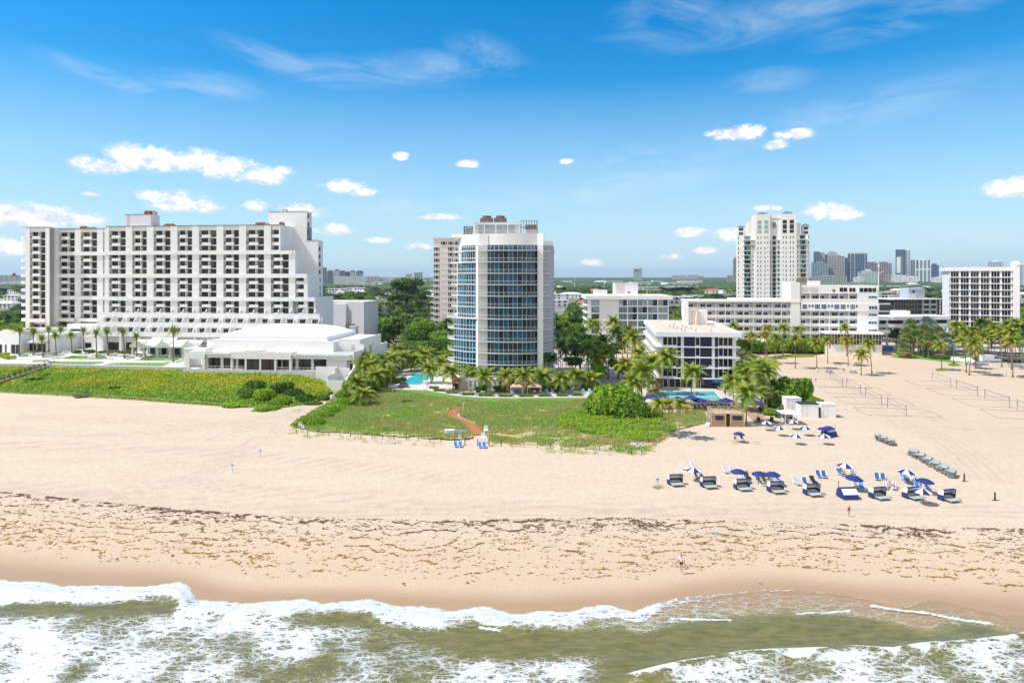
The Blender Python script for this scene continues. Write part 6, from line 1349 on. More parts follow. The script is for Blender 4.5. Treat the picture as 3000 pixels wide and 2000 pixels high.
def boardwalk():
    root=empty('boardwalk',(0,0,0),0,'curving orange plank boardwalk crossing the grassy dune to the beach','boardwalk');ctr=curvy([(1400,1272),(1388,1250),(1362,1237),(1334,1226),(1323,1213),(1328,1202),(1344,1192),(1366,1182),(1392,1172)],7);mb=MB();cb=MB();W_=[G(x,y,.18)for x,y in ctr];acc=0
    for i in range(len(W_)-1):
        a,b=W_[i],W_[i+1];d=b-a;l=d.length;d.normalize();n=Vector((-d.y,d.x,0));k=max(1,int(l/.16));wd=1.25 if i<20 else 1.1
        for j in range(k):
            p,q=a.lerp(b,j/k),a.lerp(b,(j+.86)/k);mb.face([p+n*wd,p-n*wd,q-n*wd,q+n*wd],M_['planks'])
        for s in(-1,1):cb.tube([a+n*s*(wd+.06)+Vector((0,0,.06)),b+n*s*(wd+.06)+Vector((0,0,.06))],.07,M_['wood'],4,False);
        cb.face([a+n*wd-Vector((0,0,.04)),a-n*wd-Vector((0,0,.04)),b-n*wd-Vector((0,0,.04)),b+n*wd-Vector((0,0,.04))],M_['wooddk'])
    mb.build('planks',root);cb.build('edge_rail',root)
boardwalk()
# pools
PW=mat('pool_water',(0.03,0.52,0.68),.08,col2=(0.06,0.62,0.76),vs=.6,bump=.25,bs=2.5,spec=.5);PW2=mat('pale_pool_water',(0.10,0.56,0.60),.08,col2=(0.16,0.64,0.66),vs=.5,bump=.2,bs=2.5,spec=.5)
def pool(name,label,pts,z,m,rim=.35):
    W_=[G(x,y,z)for x,y in pts];c=sum(W_,Vector())/len(W_);root=empty(name,c,0,label,'pool');mb=MB();a=[p-c for p in W_];mb.face([p+Vector((0,0,.03))for p in a],m);o=mb.build('water',root)
    if o.data.polygons[0].normal.z<0:o.data.flip_normals()
    mb=MB();
    for i in range(len(a)):
        p,q=a[i],a[(i+1)%len(a)];f=lambda v:v*(1+rim/max(v.length,1));P,Q=f(p),f(q);mb.face([p+Vector((0,0,.09)),q+Vector((0,0,.09)),Q+Vector((0,0,.09)),P+Vector((0,0,.09))],M_['pavew']);mb.face([p+Vector((0,0,.09)),q+Vector((0,0,.09)),q+Vector((0,0,.0)),p+Vector((0,0,.0))],M_['pavew'])
    mb.build('coping',root)
sheet('pool_terrace',[(1150,1140),(1170,1098),(1205,1085),(1262,1080),(1300,1095),(1305,1135),(1250,1142)],.06,M_['pavew'])
pool('free_form_pool','bright turquoise free form pool beside the curved tower',curvy([(1179,1122),(1190,1115),(1197,1107),(1209,1102),(1201,1096),(1212,1093),(1236,1092),(1262,1092),(1270,1095),(1266,1102),(1255,1109),(1238,1116),(1236,1123),(1208,1125),(1182,1124)],3),.1,PW)
# pool hotel terrace
mb=MB();pts=[G(x,y,.85)for x,y in((1895,1134),(2195,1134),(2245,1178),(1890,1178))];mb.prism([(p.x,p.y)for p in pts],-.2,.8,M_['pave']);mb.prism([(p.x,p.y)for p in(G(1900,1130,.8),G(2200,1130,.8),G(2215,1060,.8),G(1890,1060,.8))],-.2,.78,M_['pave']);tag(mb.build('pool_terrace'),kind='structure')
pool('rectangular_pool','long pale aqua rectangular pool in front of the navy panelled hotel',[(1918,1146),(2092,1146),(2114,1168),(1906,1168)],.85,PW2,.5)
sheet('brick_terrace',[(1990,1172),(2250,1172),(2260,1200),(2215,1240),(2180,1205),(1985,1203)],.10,M_['brickp']);path_strip('brick_path',[(2200,1185),(2205,1205),(2225,1222),(2262,1233),(2300,1240)],2.2,.13,M_['brickp']);path_strip('white_path',[(2236,1241),(2270,1241),(2305,1241)],1.6,.06,M_['pavew'])
sheet('brick_terrace_wall',[],.2,M_['pave'])if False else None
# dune grass fields
gA=P2([(858,1252),(905,1215),(960,1185),(1040,1160),(1120,1142),(1175,1149),(1290,1168),(1392,1180),(1345,1190),(1312,1203),(1305,1216),(1322,1230),(1355,1243),(1378,1262),(1385,1290),(1290,1290),(1200,1283),(1100,1276),(1000,1268),(930,1266)])
gB=P2([(1405,1182),(1735,1174),(1740,1205),(1960,1215),(2060,1205),(2070,1238),(1975,1262),(1945,1285),(1900,1320),(1850,1330),(1700,1312),(1560,1303),(1440,1298),(1418,1268),(1396,1240),(1350,1222),(1340,1205),(1360,1192)])
gs=mat('sandy_grass_soil',(0.36,0.38,0.13),.95,col2=(0.58,0.47,0.30),vs=.35,detail=8)
for i,(poly,n)in enumerate(((gA,20000),(gB,26000))):
    mb=MB();xs,ys=[p[0]for p in poly],[p[1]for p in poly];X,Y=np.meshgrid(np.arange(min(xs),max(xs),.9),np.arange(min(ys),max(ys),.9));
    def mound(X,Y,i=i):return .05+.5*np.clip(fbm(X*.07,Y*.09,3,80)-.25,0,1)
    ins=lambda X,Y,poly=poly:in_poly(X,Y,poly)&(fbm(X*.35,Y*.6,3,85)*.9+.5*np.clip((Y-137-3*fbm(X*.2,Y*0,2,3))/10,-.6,1)>.20)
    g=grid_mesh('grass_dune',np.arange(min(xs),max(xs),.6),np.arange(min(ys),max(ys),.6),mound,[gs],keep=ins);tag(g,kind='structure')
    def kindf(X,Y,rs):
        f=np.clip((Y-134)/12,0,1);s=fbm(X*.12,Y*.2,3,88);r=rs.uniform(0,1,len(X));st=np.clip(.62-.40*f+(s-.5)*2.4,.06,.9);return np.where(r<st,1,np.where(rs.uniform(0,1,len(X))<.4+(s-.5),2,0))
    def dn(X,Y):f=np.clip((Y-135)/8,0,1);p=fbm(X*.30,Y*.5,3,90);q=fbm(X*.5+9,Y*.9,3,97);return np.clip((.15+.85*f)+(p-.45)*3.0*(1.2-f*.7),0.02,1)*np.clip((q-.33)*9,.04,1)
    scatter_blades('dune_grass',poly,n,.35,.75,.05,[G_['gr1'],G_['gr2'],G_['gr3']],kindf,mound,'wind blown green and straw grass on the dune %s of the boardwalk'%('left','right')[i],'grass',7+i,dn,3,.22)
vine=P2([(1640,1228),(1735,1205),(1860,1228),(1960,1232),(1985,1262),(1945,1285),(1900,1300),(1790,1290),(1700,1272),(1640,1262)])
scatter_leaves('beach_vine',vine,15000,.13,[G_['t3'],G_['y1'],G_['t1']],lambda X,Y,rs:rs.choice(3,len(X),p=[.6,.22,.18]),lambda X,Y:.3+.8*fbm(X*.25,Y*.25,3,91),'bright green leafy vine covering the dune below the big sea grape bush','vine',31,.5,lambda X,Y:np.clip((fbm(X*.3,Y*.4,3,92)-.30)*5,0,1))
# ---- sea grape and other bushes
big=[(1800,1218,7.0,5.0,7.6,'grape'),(1762,1222,3.6,3.2,5.2,'grape'),(1845,1228,4.4,3.6,5.2,'grapedk'),(1885,1232,3.2,2.6,3.6,'grapedk'),(1915,1230,2.6,2.2,2.6,'grape')]
for px,py,rx,ry,h,k in big:shrub(G(px,py,0),rx,ry,h,k,'dense round sea grape bush right of the boardwalk dune, {} from the left','sea grape bushes at the dune',name='sea_grape_bush',row='grape')
for px,py,rx,ry,h,k in((2300,1178,4.6,4.5,6.6,'grapedk'),(2330,1174,4.6,4.4,6.0,'grapedk'),(2352,1168,2.6,3.0,4.4,'grape'),(2275,1190,3.6,3,4.0,'grapedk'),(2378,1183,2.6,2,2.0,'grape'),(2395,1184,1.8,1.5,1.3,'grape'),(2320,1198,4.2,2.2,1.8,'grey'),(2255,1215,1.8,1.4,1.7,'grape'),(2235,1205,1.3,1,1.3,'grey'),(2290,1222,2.2,1.6,1.5,'grey')):shrub(G(px,py,0),rx,ry,h,k,'spreading green bush between the aqua pool and the white sheds, {} from the left','bushes by the white sheds',name='sea_grape_bush',row='shedbush')
for px,py,w,h,k in((872,1250,1.6,1.3,'bright'),(900,1245,2.6,2.2,'grape'),(925,1248,2.2,2.0,'grape'),(945,1225,2.6,1.8,'grape'),(965,1212,2.6,1.8,'grape'),(985,1205,2.6,2.0,'bright'),(1005,1192,2.8,2.4,'grape'),(1025,1180,3.0,3.2,'grapedk'),(1045,1170,3.2,4.0,'grapedk'),(1065,1160,3.2,4.6,'grapedk'),(1085,1150,3.2,5.0,'dark'),(1010,1170,2.4,3.0,'grape'),(1030,1150,2.6,4.2,'grape'),(1105,1140,3.0,4.6,'grapedk'),(1060,1135,2.6,4.0,'grape'),(1118,1128,2.6,4.4,'dark'),(1140,1112,2.6,4.2,'grey')):shrub(G(px,py,0),w,w*.85,h,k,'leafy bush beside the sandy path right of the ballroom, {} from the left','bushes beside the sandy path',row='pathbush')
for px,py in((1150,1120),(1165,1122),(1178,1118),(1182,1135),(1192,1182),(1160,1085),(1185,1080)):shrub(G(px,py,0),1.5,1.2,1.6 if py<1170 else .9,'dark','small dark bush by the free form pool, {} from the left','small bushes by the free form pool',row='poolbush')
for a,b,t,bt in((1258,1285,1130,1138),(1271,1304,1137,1146),(1306,1345,1143,1152),(1352,1392,1149,1157),(1401,1448,1153,1160),(1461,1504,1155,1162),(1519,1562,1156,1162),(1577,1614,1155,1161),(1630,1664,1154,1160),(1678,1707,1153,1159)):
    l,r=G(a,bt,0),G(b,bt,0);q=empty('box_hedge',(l+r)/2,0,'low clipped box hedge along the promenade, {} from the left','hedge','low hedges along the promenade');w=(r-l).length;link('foliage',leaves('foliage',[(x,0,.4,.55,.7,.42)for x in np.linspace(-w/2+.3,w/2-.3,max(2,int(w/.6)))],int(w*260),.10,[G_['t1'],G_['t3']],int(a),(.75,.25)),q);mb=MB();mb.box(-w/2+.2,w/2-.2,-.35,.35,0,.5,G_['t2']);mb.build('hedge_core',q);defer(q,'hedge',q['label'])
for a,b,t,bt in((1330,1350,1120,1138),(1365,1392,1125,1140),(1405,1430,1132,1144),(1448,1494,1130,1148),(1540,1580,1132,1148),(1595,1640,1132,1148),(1652,1674,1131,1145),(1705,1730,1130,1145),(1392,1410,1135,1150)):
    l,r=G(a,bt,0),G(b,bt,0);q=empty('tall_hedge',(l+r)/2,0,'dark head high hedge against the tower base, {} from the left','hedge','dark hedges at the tower base');w=(r-l).length;link('foliage',leaves('foliage',[(x,0,.95,.6,.6,.95)for x in np.linspace(-w/2+.3,w/2-.3,max(2,int(w/.7)))],int(w*380),.12,[G_['t2'],G_['t1']],int(a)),q);mb=MB();mb.box(-w/2+.2,w/2-.2,-.3,.3,0,1.5,G_['t2']);mb.build('hedge_core',q);defer(q,'thedge',q['label'])
# bush belt behind the right beach
for i in range(26):
    px=2150+i*14.6;py=1034+rnd.uniform(-4,3);shrub(G(px,py,0),rnd.uniform(3.2,4.4),3.4,rnd.uniform(5.0,6.6)if px<2480 else 4.2,rnd.choice(['grape','grapedk','grape']),'big round leaved bush in the belt below the long white hotel, {} from the left','bush belt below the long hotel',name='sea_grape_bush',row='belt')if px<2505 else None
for px,py,w,h in((2180,1075,4,2.6),(2210,1072,3,1.6),(2165,1050,4.5,4),(2185,1052,4,3.4),(2205,1058,3.5,2.4),(2150,1085,3,3)):shrub(G(px,py,0),w,w*.8,h,'grey','grey green scrubby bush right of the navy panelled hotel, {} from the left','scrub right of the navy hotel',row='scrub')
for poly in([(2150,1060),(2190,1048),(2270,1052),(2292,1066),(2280,1074),(2200,1092),(2150,1090)],[(2240,1046),(2330,1038),(2390,1040),(2380,1046),(2250,1049)],[(2530,1028),(2590,1021),(2640,1022),(2600,1029)],[(2780,1068),(2800,1066),(2812,1071),(2790,1073)],[(2745,1083),(2765,1081),(2772,1085),(2750,1087)],[(2610,1046),(2650,1043),(2690,1047),(2650,1051)]):
    scatter_blades('grass_patch',P2(poly),int(500+25*(max(p[0]for p in poly)-min(p[0]for p in poly))),.2,.45,.07,[G_['gr2'],G_['gr1'],G_['y1']],lambda X,Y,rs:rs.choice(3,len(X),p=[.45,.25,.3]),lambda X,Y:X*0,'yellowish grass patch on the upper sand near x %d of the palm strip'%0 if False else 'thin yellowish grass growing on the upper sand','grass',int(poly[0][0]))
scatter_blades('grass_tuft',P2([(1912,1428),(1926,1421),(1945,1428),(1928,1434)]),90,.15,.35,.03,[G_['gr2'],G_['gr1']],lambda X,Y,rs:rs.choice(2,len(X)),lambda X,Y:X*0,'lone grass tuft on the sand left of the cabana row','grass',77)
scatter_blades('beach_fringe_grass',P2([(815,1275),(860,1250),(930,1264),(1280,1290),(1290,1312),(1100,1300),(950,1290)]),700,.2,.45,.04,[G_['gr2'],G_['gr1']],lambda X,Y,rs:rs.choice(2,len(X),p=[.65,.35]),lambda X,Y:X*0,'sparse straw coloured grass at the beach edge, left of the boardwalk','grass',78,lambda X,Y:np.clip((fbm(X*.6,Y*.6,3,95)-.5)*6,0,1))
scatter_blades('beach_fringe_grass',P2([(1440,1296),(1700,1310),(1880,1322),(1925,1300),(1930,1325),(1850,1336),(1600,1326),(1440,1314)]),700,.2,.45,.04,[G_['gr2'],G_['gr1']],lambda X,Y,rs:rs.choice(2,len(X),p=[.65,.35]),lambda X,Y:X*0,'sparse straw coloured grass at the beach edge, right of the boardwalk','grass',79,lambda X,Y:np.clip((fbm(X*.6,Y*.6,3,96)-.5)*6,0,1))
# ---------------------------------------------------------------- coconut palms
for px,pb,pc,cx in((1263,1122,1081,1257),(1328,1143,1089,1322),(1383,1133,1090,1381),(1425,1150,1100,1420),(1486,1149,1101,1485),(1539,1152,1101,1536),(1591,1144,1101,1591),(1645,1152,1110,1644),(1687,1142,1102,1686),(1730,1137,1111,1730)):palm('coconut_palm','coconut palm along the tower promenade, {} from the left','palm',px,pb,pc,COCO,'coconut palms along the promenade',0,cx,1.28,.15,row='prom')
for px,pb,pc,cx in((1338,1118,1018,1336),(1374,1120,1020,1374),(1401,1122,1030,1400),(1552,1125,1032,1552),(1589,1128,1042,1590),(1618,1132,1050,1620)):palm('tall_thin_palm','tall thin palm rising against the curved tower, {} from the left','palm',px,pb,pc,COCOD+COCO[:1],'tall thin palms at the tower',0,cx,1.0,.10,'trunkg',row='tallp')
for px,pb,pc,cx in((1205,1085,1052,1207),(1222,1088,1056,1221),(1250,1070,1034,1252),(1288,1100,1062,1290),(1312,1090,1046,1310),(1165,1060,1022,1163),(1150,1100,1050,1146),(1120,1110,1058,1115),(1095,1125,1065,1088),(1070,1140,1075,1064),(1100,1150,1098,1104),(1135,1135,1085,1132),(1178,1090,1050,1180),(1080,1118,1052,1076),(1050,1170,1122,1046),(1058,1190,1155,1062),(1232,1078,1040,1238)):palm('coconut_palm','leaning coconut palm between ballroom and curved tower, {} from the left','palm',px,pb,pc,COCO,'coconut palms left of the tower',0,cx,1.25,.15,row='leftp')
palm('coconut_palm','single tall coconut palm over the driveway behind the ballroom','palm',1158,1018,942,COCOD,None,0,1160,1.1,.13,'trunkg')
for px,pb,pc,cx in((1047,975,948,1040),(1053,978,944,1052),(1062,975,950,1063),(1050,980,955,1030),(1093,975,950,1092),(1100,972,945,1098)):palm('coconut_palm','short palm beside the pale grey service block, {} from the left','palm',px,pb,pc,COCO,'palms beside the service block',3 if px<1070 else 1,cx,.95,.13,row='svcp')
for px,pb,pc,cx in((1742,1035,952,1738),(1795,1035,945,1796),(1806,1060,976,1806),(1850,1075,990,1855),(1724,1100,1021,1724),(1748,1112,1052,1748),(1782,1110,1028,1782),(1828,1130,1070,1834),(1872,1120,1035,1875),(1855,1172,1120,1855),(1880,1165,1090,1879),(1902,1150,1062,1908),(1824,1060,1005,1822),(1838,1050,968,1840),(1768,1075,1000,1766)):palm('coconut_palm','coconut palm in the grove between the towers, {} from the left','palm',px,pb,pc,COCO+COCOD[:1],'palm grove left of the navy hotel',0,cx,1.35,.15,row='grove')
for px,pb,pc,cx in((1625,1095,985,1626),(1636,1090,960,1636),(1648,1080,975,1650),(1660,1070,955,1660),(1642,1100,1010,1644),(1672,1085,1000,1674),(1690,1070,985,1692),(1656,1105,1030,1656),(1700,1060,968,1704),(1630,1060,950,1628)):palm('royal_palm','slender dark palm in the garden right of the curved tower, {} from the left','palm',px,pb,pc,COCOD,'slender palms right of the tower',0,cx,.85,.10,'trunkg',row='royal')
for px,pb,pc,cx in((1957,1166,1047,1954),(2024,1188,1091,2028),(2149,1202,1120,2146),(2178,1150,1085,2180),(2186,1241,1152,2190),(2210,1170,1075,2222),(2240,1180,1090,2243),(2232,1150,1080,2236),(2196,1145,1100,2200)):palm('coconut_palm','coconut palm around the aqua pool, {} from the left','palm',px,pb,pc,COCO[:3],'coconut palms at the aqua pool',0,cx,1.25,.14,'trunkg',row='poolp')
for px,pb,pc,cx in((1941,1279,1182,1932),(1957,1269,1180,1958),(1989,1285,1183,1994)):palm('coconut_palm','young yellow green coconut palm on the open sand, {} of three','palm',px,pb,pc,COCOY[:1]+COCO[3:],'three young palms on the sand',0,cx,.72,.11,'trunkg',row='young')
for px,pb,pc,cx in((2230,1194,1127,2232),(2246,1196,1145,2247),(1912,1178,1135,1913),(2232,1190,1112,2225),(2160,1140,1095,2160)):palm('fan_palm','round headed fan palm by the aqua pool, {} from the left','palm',px,pb,pc,FAN,'fan palms by the aqua pool',0,cx,1.15,.2,row='fanpool')
for px,pb,pc,cx in((2203,1039,983,2202),(2241,1051,982,2241),(2273,1065,990,2272),(2295,1039,959,2294),(2330,1080,993,2330),(2355,1039,966,2337),(2393,1080,1005,2392),(2425,1064,996,2424),(2481,1043,959,2474),(2485,1071,1000,2482),(2523,1099,1035,2522),(2554,1094,1006,2543),(2246,1045,962,2250),(2148,1035,955,2148)):palm('coconut_palm','yellowing coconut palm on the upper sand below the long hotel, {} from the left','palm',px,pb,pc,COCOY+COCO[2:],'coconut palms on the upper sand',0,cx,.98,.13,row='sandp')
for px,pb,pc,cx in((2759,1084,1013,2752),(2794,1069,957,2801),(2831,1091,1000,2822),(2840,1099,1004,2852),(2859,1080,1028,2858),(2935,1075,984,2934),(2967,1105,1003,2967),(2964,1082,975,2962),(2986,1045,960,2987),(2914,1045,965,2916),(2872,1040,945,2872),(2895,1035,950,2893),(2946,1035,950,2948),(2975,1040,945,2976),(2822,1040,965,2822),(2845,1035,968,2845),(2905,1055,985,2900),(2952,1060,990,2950),(2880,1060,990,2880),(2867,1030,975,2866),(2995,1070,985,2996),(2930,1035,970,2930)):palm('coconut_palm','coconut palm in the roadside park at right, {} from the left','palm',px,pb,pc,COCO[1:]+COCOY[:2]+COCOD[:1],'coconut palms in the roadside park',0,cx,1.1,.15,row='parkp')
for px,pb,pc,cx in((2660,1040,980,2658),(2675,1038,968,2674),(2690,1042,987,2690),(2678,1036,990,2676),(2707,1034,968,2707),(2668,1032,954,2668),(2698,1030,975,2700),(2720,1048,995,2722),(2732,1048,1002,2734),(2715,1030,985,2716),(2746,1035,975,2748),(2651,1048,1028,2652),(2642,1036,1018,2640),(2705,1046,1000,2706)):palm('fan_palm','shaggy fan palm in the cluster left of the roadside park, {} from the left','palm',px,pb,pc,FAN,'fan palm cluster',0,cx,1.9,.22,row='fanc')
for px,pb,pc,cx in((2712,1030,948,2715),(2728,1032,955,2730),(2775,1040,1010,2776)):palm('silver_palm','silvery blue fan palm behind the shaggy fan palms, {} from the left','palm',px,pb,pc,FANS,'silver fan palms',0,cx,1.8,.2,row='silver')
# dark trees in the groves
for px,py,k,s in((1700,1090,1,1.05),(1735,1085,1,1.15),(1765,1095,1,1.0),(1720,1060,1,1.1),(1790,1075,1,.9),(1680,1105,1,.7),(1810,1110,0,.8),(1640,1050,0,.8),(1665,1040,1,.9),(1690,1030,0,1.0),(1700,1005,2,1.0),(1755,1120,2,.7),(1835,1130,0,.8)):tree(G(px,py),k,s,'dense dark tree in the grove between tower and navy hotel, {} from the left','dark trees in the palm grove',row='darkt')
for px,py,k,s in((1205,1060,3,.9),(1230,1058,0,1.0),(1255,1050,3,.9),(1275,1040,2,1.1),(1300,1032,0,1.2),(1210,1020,2,1.0),(1240,1012,2,1.1),(1270,1005,3,1.2),(1300,1000,2,1.2),(1320,990,2,1.0),(1190,1075,3,.8),(1225,1000,0,.9),(1285,1060,1,.9),(1312,1060,0,.9),(1255,990,2,1.0),(1125,1000,3,.9),(1140,1015,3,.8),(1122,1035,0,.6)):tree(G(px,py),k,s,'bushy green tree left of the curved tower, {} from the left','trees left of the curved tower',row='leftt')
for px,py,k,s in((2790,1030,1,.8),(2840,1025,1,.9),(2870,1020,1,1.0),(2905,1018,1,1.0),(2940,1015,1,1.1),(2980,1015,1,1.1),(2820,1015,1,.9),(2625,1020,1,.8),(2640,1018,1,.9),(2760,1018,0,.9)):tree(G(px,py),k,s,'dark shade tree behind the palms of the roadside park, {} from the left','shade trees in the roadside park',row='parkt')
# ---------------------------------------------------------------- roads right and left, van and low walls
sheet('road',[(2690,1030),(2760,1040),(3050,1052),(3100,1040),(2800,1022),(2690,1018)],.04,M_['asph']);sheet('park_lawn',[(2620,1040),(2700,1052),(2790,1062),(2860,1062),(2860,1040),(2740,1030),(2640,1026)],.02,M_['lawn']);sheet('park_ground',[(2560,1028),(2620,1010),(3100,985),(3100,1036),(2700,1022),(2620,1034)],.015,M_['pave']);sheet('parking_lane',[(2850,1064),(3080,1074),(3080,1050),(2850,1042)],.06,M_['asph'])
def van():
    b=G(2878,1062,.06);e=G(2936,1062,.06);d=e-b;root=empty('white_van',b,math.atan2(-.06,1),'tall white delivery van parked beside the palms at right','van');L=6.9;wd=2.0;mb=MB();prof=[(0,.45),(0,2.6),(.15,2.75),(4.9,2.72),(5.25,2.5),(5.95,1.45),(6.75,1.15),(6.9,.9),(6.9,.45)]
    mb2=[(p[0],p[1])for p in prof];n=len(prof);mb.face([(x,0,z)for x,z in prof],M_['white2']);mb.face([(x,wd,z)for x,z in prof][::-1],M_['white2'])
    for i in range(n):(a,c),(f,g)=prof[i],prof[(i+1)%n];mb.face([(a,0,c),(a,wd,c),(f,wd,g),(f,0,g)],M_['white2'])
    mb.build('body',root)
    for x in(1.3,5.6):
        for y in(-.04,wd-.2):
            w=MB();w.lathe([(0,-.12),(.36,-.12),(.36,.12),(0,.12)],M_['dark'],12);o=w.build('wheel',root,loc=(x,y+.12,.36));o.rotation_euler=(R(90),0,0);w=MB();w.lathe([(0,-.135),(.2,-.135),(.2,.135),(0,.135)],M_['alum'],10);w.build('rim',o)
    mb=MB();mb.face([(5.22,-.01,2.45),(5.05,-.01,1.5),(5.9,-.01,1.5)],M_['g_dark']);mb.face([(4.3,-.01,2.3),(4.3,-.01,1.5),(4.95,-.01,1.5),(5.1,-.01,2.3)],M_['g_dark']);mb.build('side_window',root)
    mb=MB();mb.face([(5.29,.15,2.46),(5.95,.15,1.5),(5.95,wd-.15,1.5),(5.29,wd-.15,2.46)][::-1],M_['g_dark']);mb.build('windshield',root)
    mb=MB();mb.box(.2,6.7,-.03,.0,.5,.68,M_['grey']);mb.build('sill_trim',root)
    for y in(.2,wd-.45):mb=MB();mb.box(6.84,6.93,y,y+.25,.8,1.05,M_['lgrey']);mb.build('headlight',root)
    root.scale=(1.0,1.0,1.0)
van()
for i,(a,b,h,y)in enumerate(((2862,2900,.8,1067),(2902,2950,.8,1069),(2952,3010,.9,1072))):
    l,r=G(a,y),G(b,y);d=r-l;q=empty('barrier_wall',l,math.atan2(d.y,d.x),'low white wall edging the parking lane, {} from the left','wall','low white parking walls');mb=MB();mb.box(0,d.length,0,.4,0,h,W2);mb.box(-.03,d.length+.03,-.04,.44,h,h+.08,W2);mb.build('wall_body',q);defer(q,'bwall',q['label'])
for i,(px,py,s)in enumerate(((2795,1054,1.3),(2806,1056,1.6),(2816,1057,1.2),(2826,1059,1.3),(2838,1058,1.6),(2848,1060,1.2))):
    q=empty('white_boulder',G(px,py),rnd.uniform(0,3),'big white painted boulder beside the palm trunks, {} from the left','boulder','white boulders');bm=bmesh.new();bmesh.ops.create_icosphere(bm,subdivisions=2,radius=s);
    for v in bm.verts:v.co*=rnd.uniform(.85,1.1);v.co.z=max(v.co.z*.9,-.2)
    me=bpy.data.meshes.new('rock');bm.to_mesh(me);bm.free();me.materials.append(M_['white2']);link('rock',me,q);defer(q,'boulder',q['label'])
for px,py,w in((2720,1046,3),(2740,1050,3),(2765,1052,3),(2865,1056,2),(2955,1060,3.2),(2975,1061,3.2),(2995,1062,3)):shrub(G(px,py),w,1.8,1.6,'grey' if px>2940 else 'hedge','low rounded shrub bed beside the parking lane, {} from the left','shrub beds by the parking lane',row='bed')
# ---------------------------------------------------------------- the town behind: trees, houses, far woods, skyline, haze
OCC=[(62,940,690,300),(600,1125,990,225),(984,1074,890,310),(1262,1622,700,360),(1716,1969,870,330),(2008,2342,884,310),(2342,2574,840,310),(2163,2372,650,520),(2785,2984,790,350),(2574,2785,930,315),(2620,2760,880,440),(1921,2160,975,245)]
def hidden(px0,px1,pytop,Y):
    for a,b,t,yo in OCC:
        if Y>yo and px0>a and px1<b and pytop>t:return True
    return False
def footprint(X,Y):
    px=pxof(X,Y)
    if Y<262:return True
    if 262<=Y<300 and not(1180<px<1340 or px<60):return True
    if-190<X<-60 and Y<312:return True
    if 1255<px<1420 and 340<Y<375:return True
    if 1700<px<1985 and 285<Y<330:return True
    if 1990<px<2600 and 270<Y<320:return True
    if 2560<px<2800 and 285<Y<325:return True
    if 2595<px<2790 and 400<Y<445:return True
    if 2760<px<3010 and 300<Y<350:return True
    if 2140<px<2400 and 465<Y<520:return True
    return False
CANAL=[(xat(2575,560),560),(xat(2680,500),500),(xat(2760,560),560),(xat(3100,640),640),(xat(3100,830),830),(xat(2760,800),800),(xat(2660,1050),1050),(xat(2560,1050),1050)]
HOUSES=[ # px, py of the roof edge, Y, width, kind
    (980,846,640,22,'w2'),(1038,844,620,26,'w2'),(1010,858,560,18,'flat'),(1252,852,600,24,'w2'),(1150,852,700,16,'flat'),(1205,842,900,20,'terra'),(1120,862,560,16,'flat'),(1090,850,680,14,'hip'),(1145,884,400,14,'terra'),(1180,902,320,9,'flat'),
    (1632,862,520,24,'flat'),(1668,856,560,26,'hip'),(1700,866,480,20,'terra'),(1640,838,1000,26,'hip'),(1690,832,1200,30,'flat'),(1745,846,760,18,'terra'),(1715,878,420,14,'terra'),(1640,880,430,14,'flat'),(1608,850,640,22,'flat'),(1625,905,345,12,'flat'),(1650,895,370,13,'hip'),(1615,875,460,14,'terra'),
    (1905,842,640,28,'w2'),(1950,834,820,50,'flat'),(1990,840,700,46,'flat'),(2000,828,1050,60,'flat'),(2052,840,760,24,'terra'),(2086,846,640,22,'terra'),(2110,838,850,28,'terra'),(2066,858,500,18,'hip'),(2140,850,600,18,'flat'),(2030,866,430,16,'flat'),(2090,856,520,22,'hip'),(1990,870,400,20,'dark'),(2130,832,1050,30,'flat'),(2020,823,1300,60,'flat'),
    (1880,826,1100,40,'flat'),(1800,823,1300,40,'flat'),(1760,822,1500,30,'hip'),(1660,822,1500,30,'flat'),(1930,822,1400,30,'flat'),
    (2596,857,640,22,'w2'),(2610,850,760,18,'terra'),(2630,846,900,22,'hip'),(2655,838,1100,30,'dark'),(2690,842,950,26,'terra'),(2720,838,1050,22,'hip'),(2750,842,920,16,'flat'),(2770,850,800,16,'hip'),(2735,832,1300,26,'terra'),(2600,838,1100,60,'flat'),(2680,828,1600,30,'hip'),
    (2992,842,900,24,'terra'),(2996,856,640,16,'hip'),
    (10,842,800,30,'flat'),(40,850,640,22,'flat'),(22,866,480,24,'flat'),(8,880,420,16,'hip'),(30,826,1300,60,'flat'),(15,818,1900,90,'flat'),(48,820,1800,60,'flat'),
    (1030,822,1500,40,'hip'),(1080,830,1150,30,'flat'),(1105,826,1300,26,'w2'),(1130,838,900,22,'terra'),(1180,832,1150,30,'w2'),(1215,828,1300,30,'flat'),(1240,836,1000,24,'flat')]
HM={}
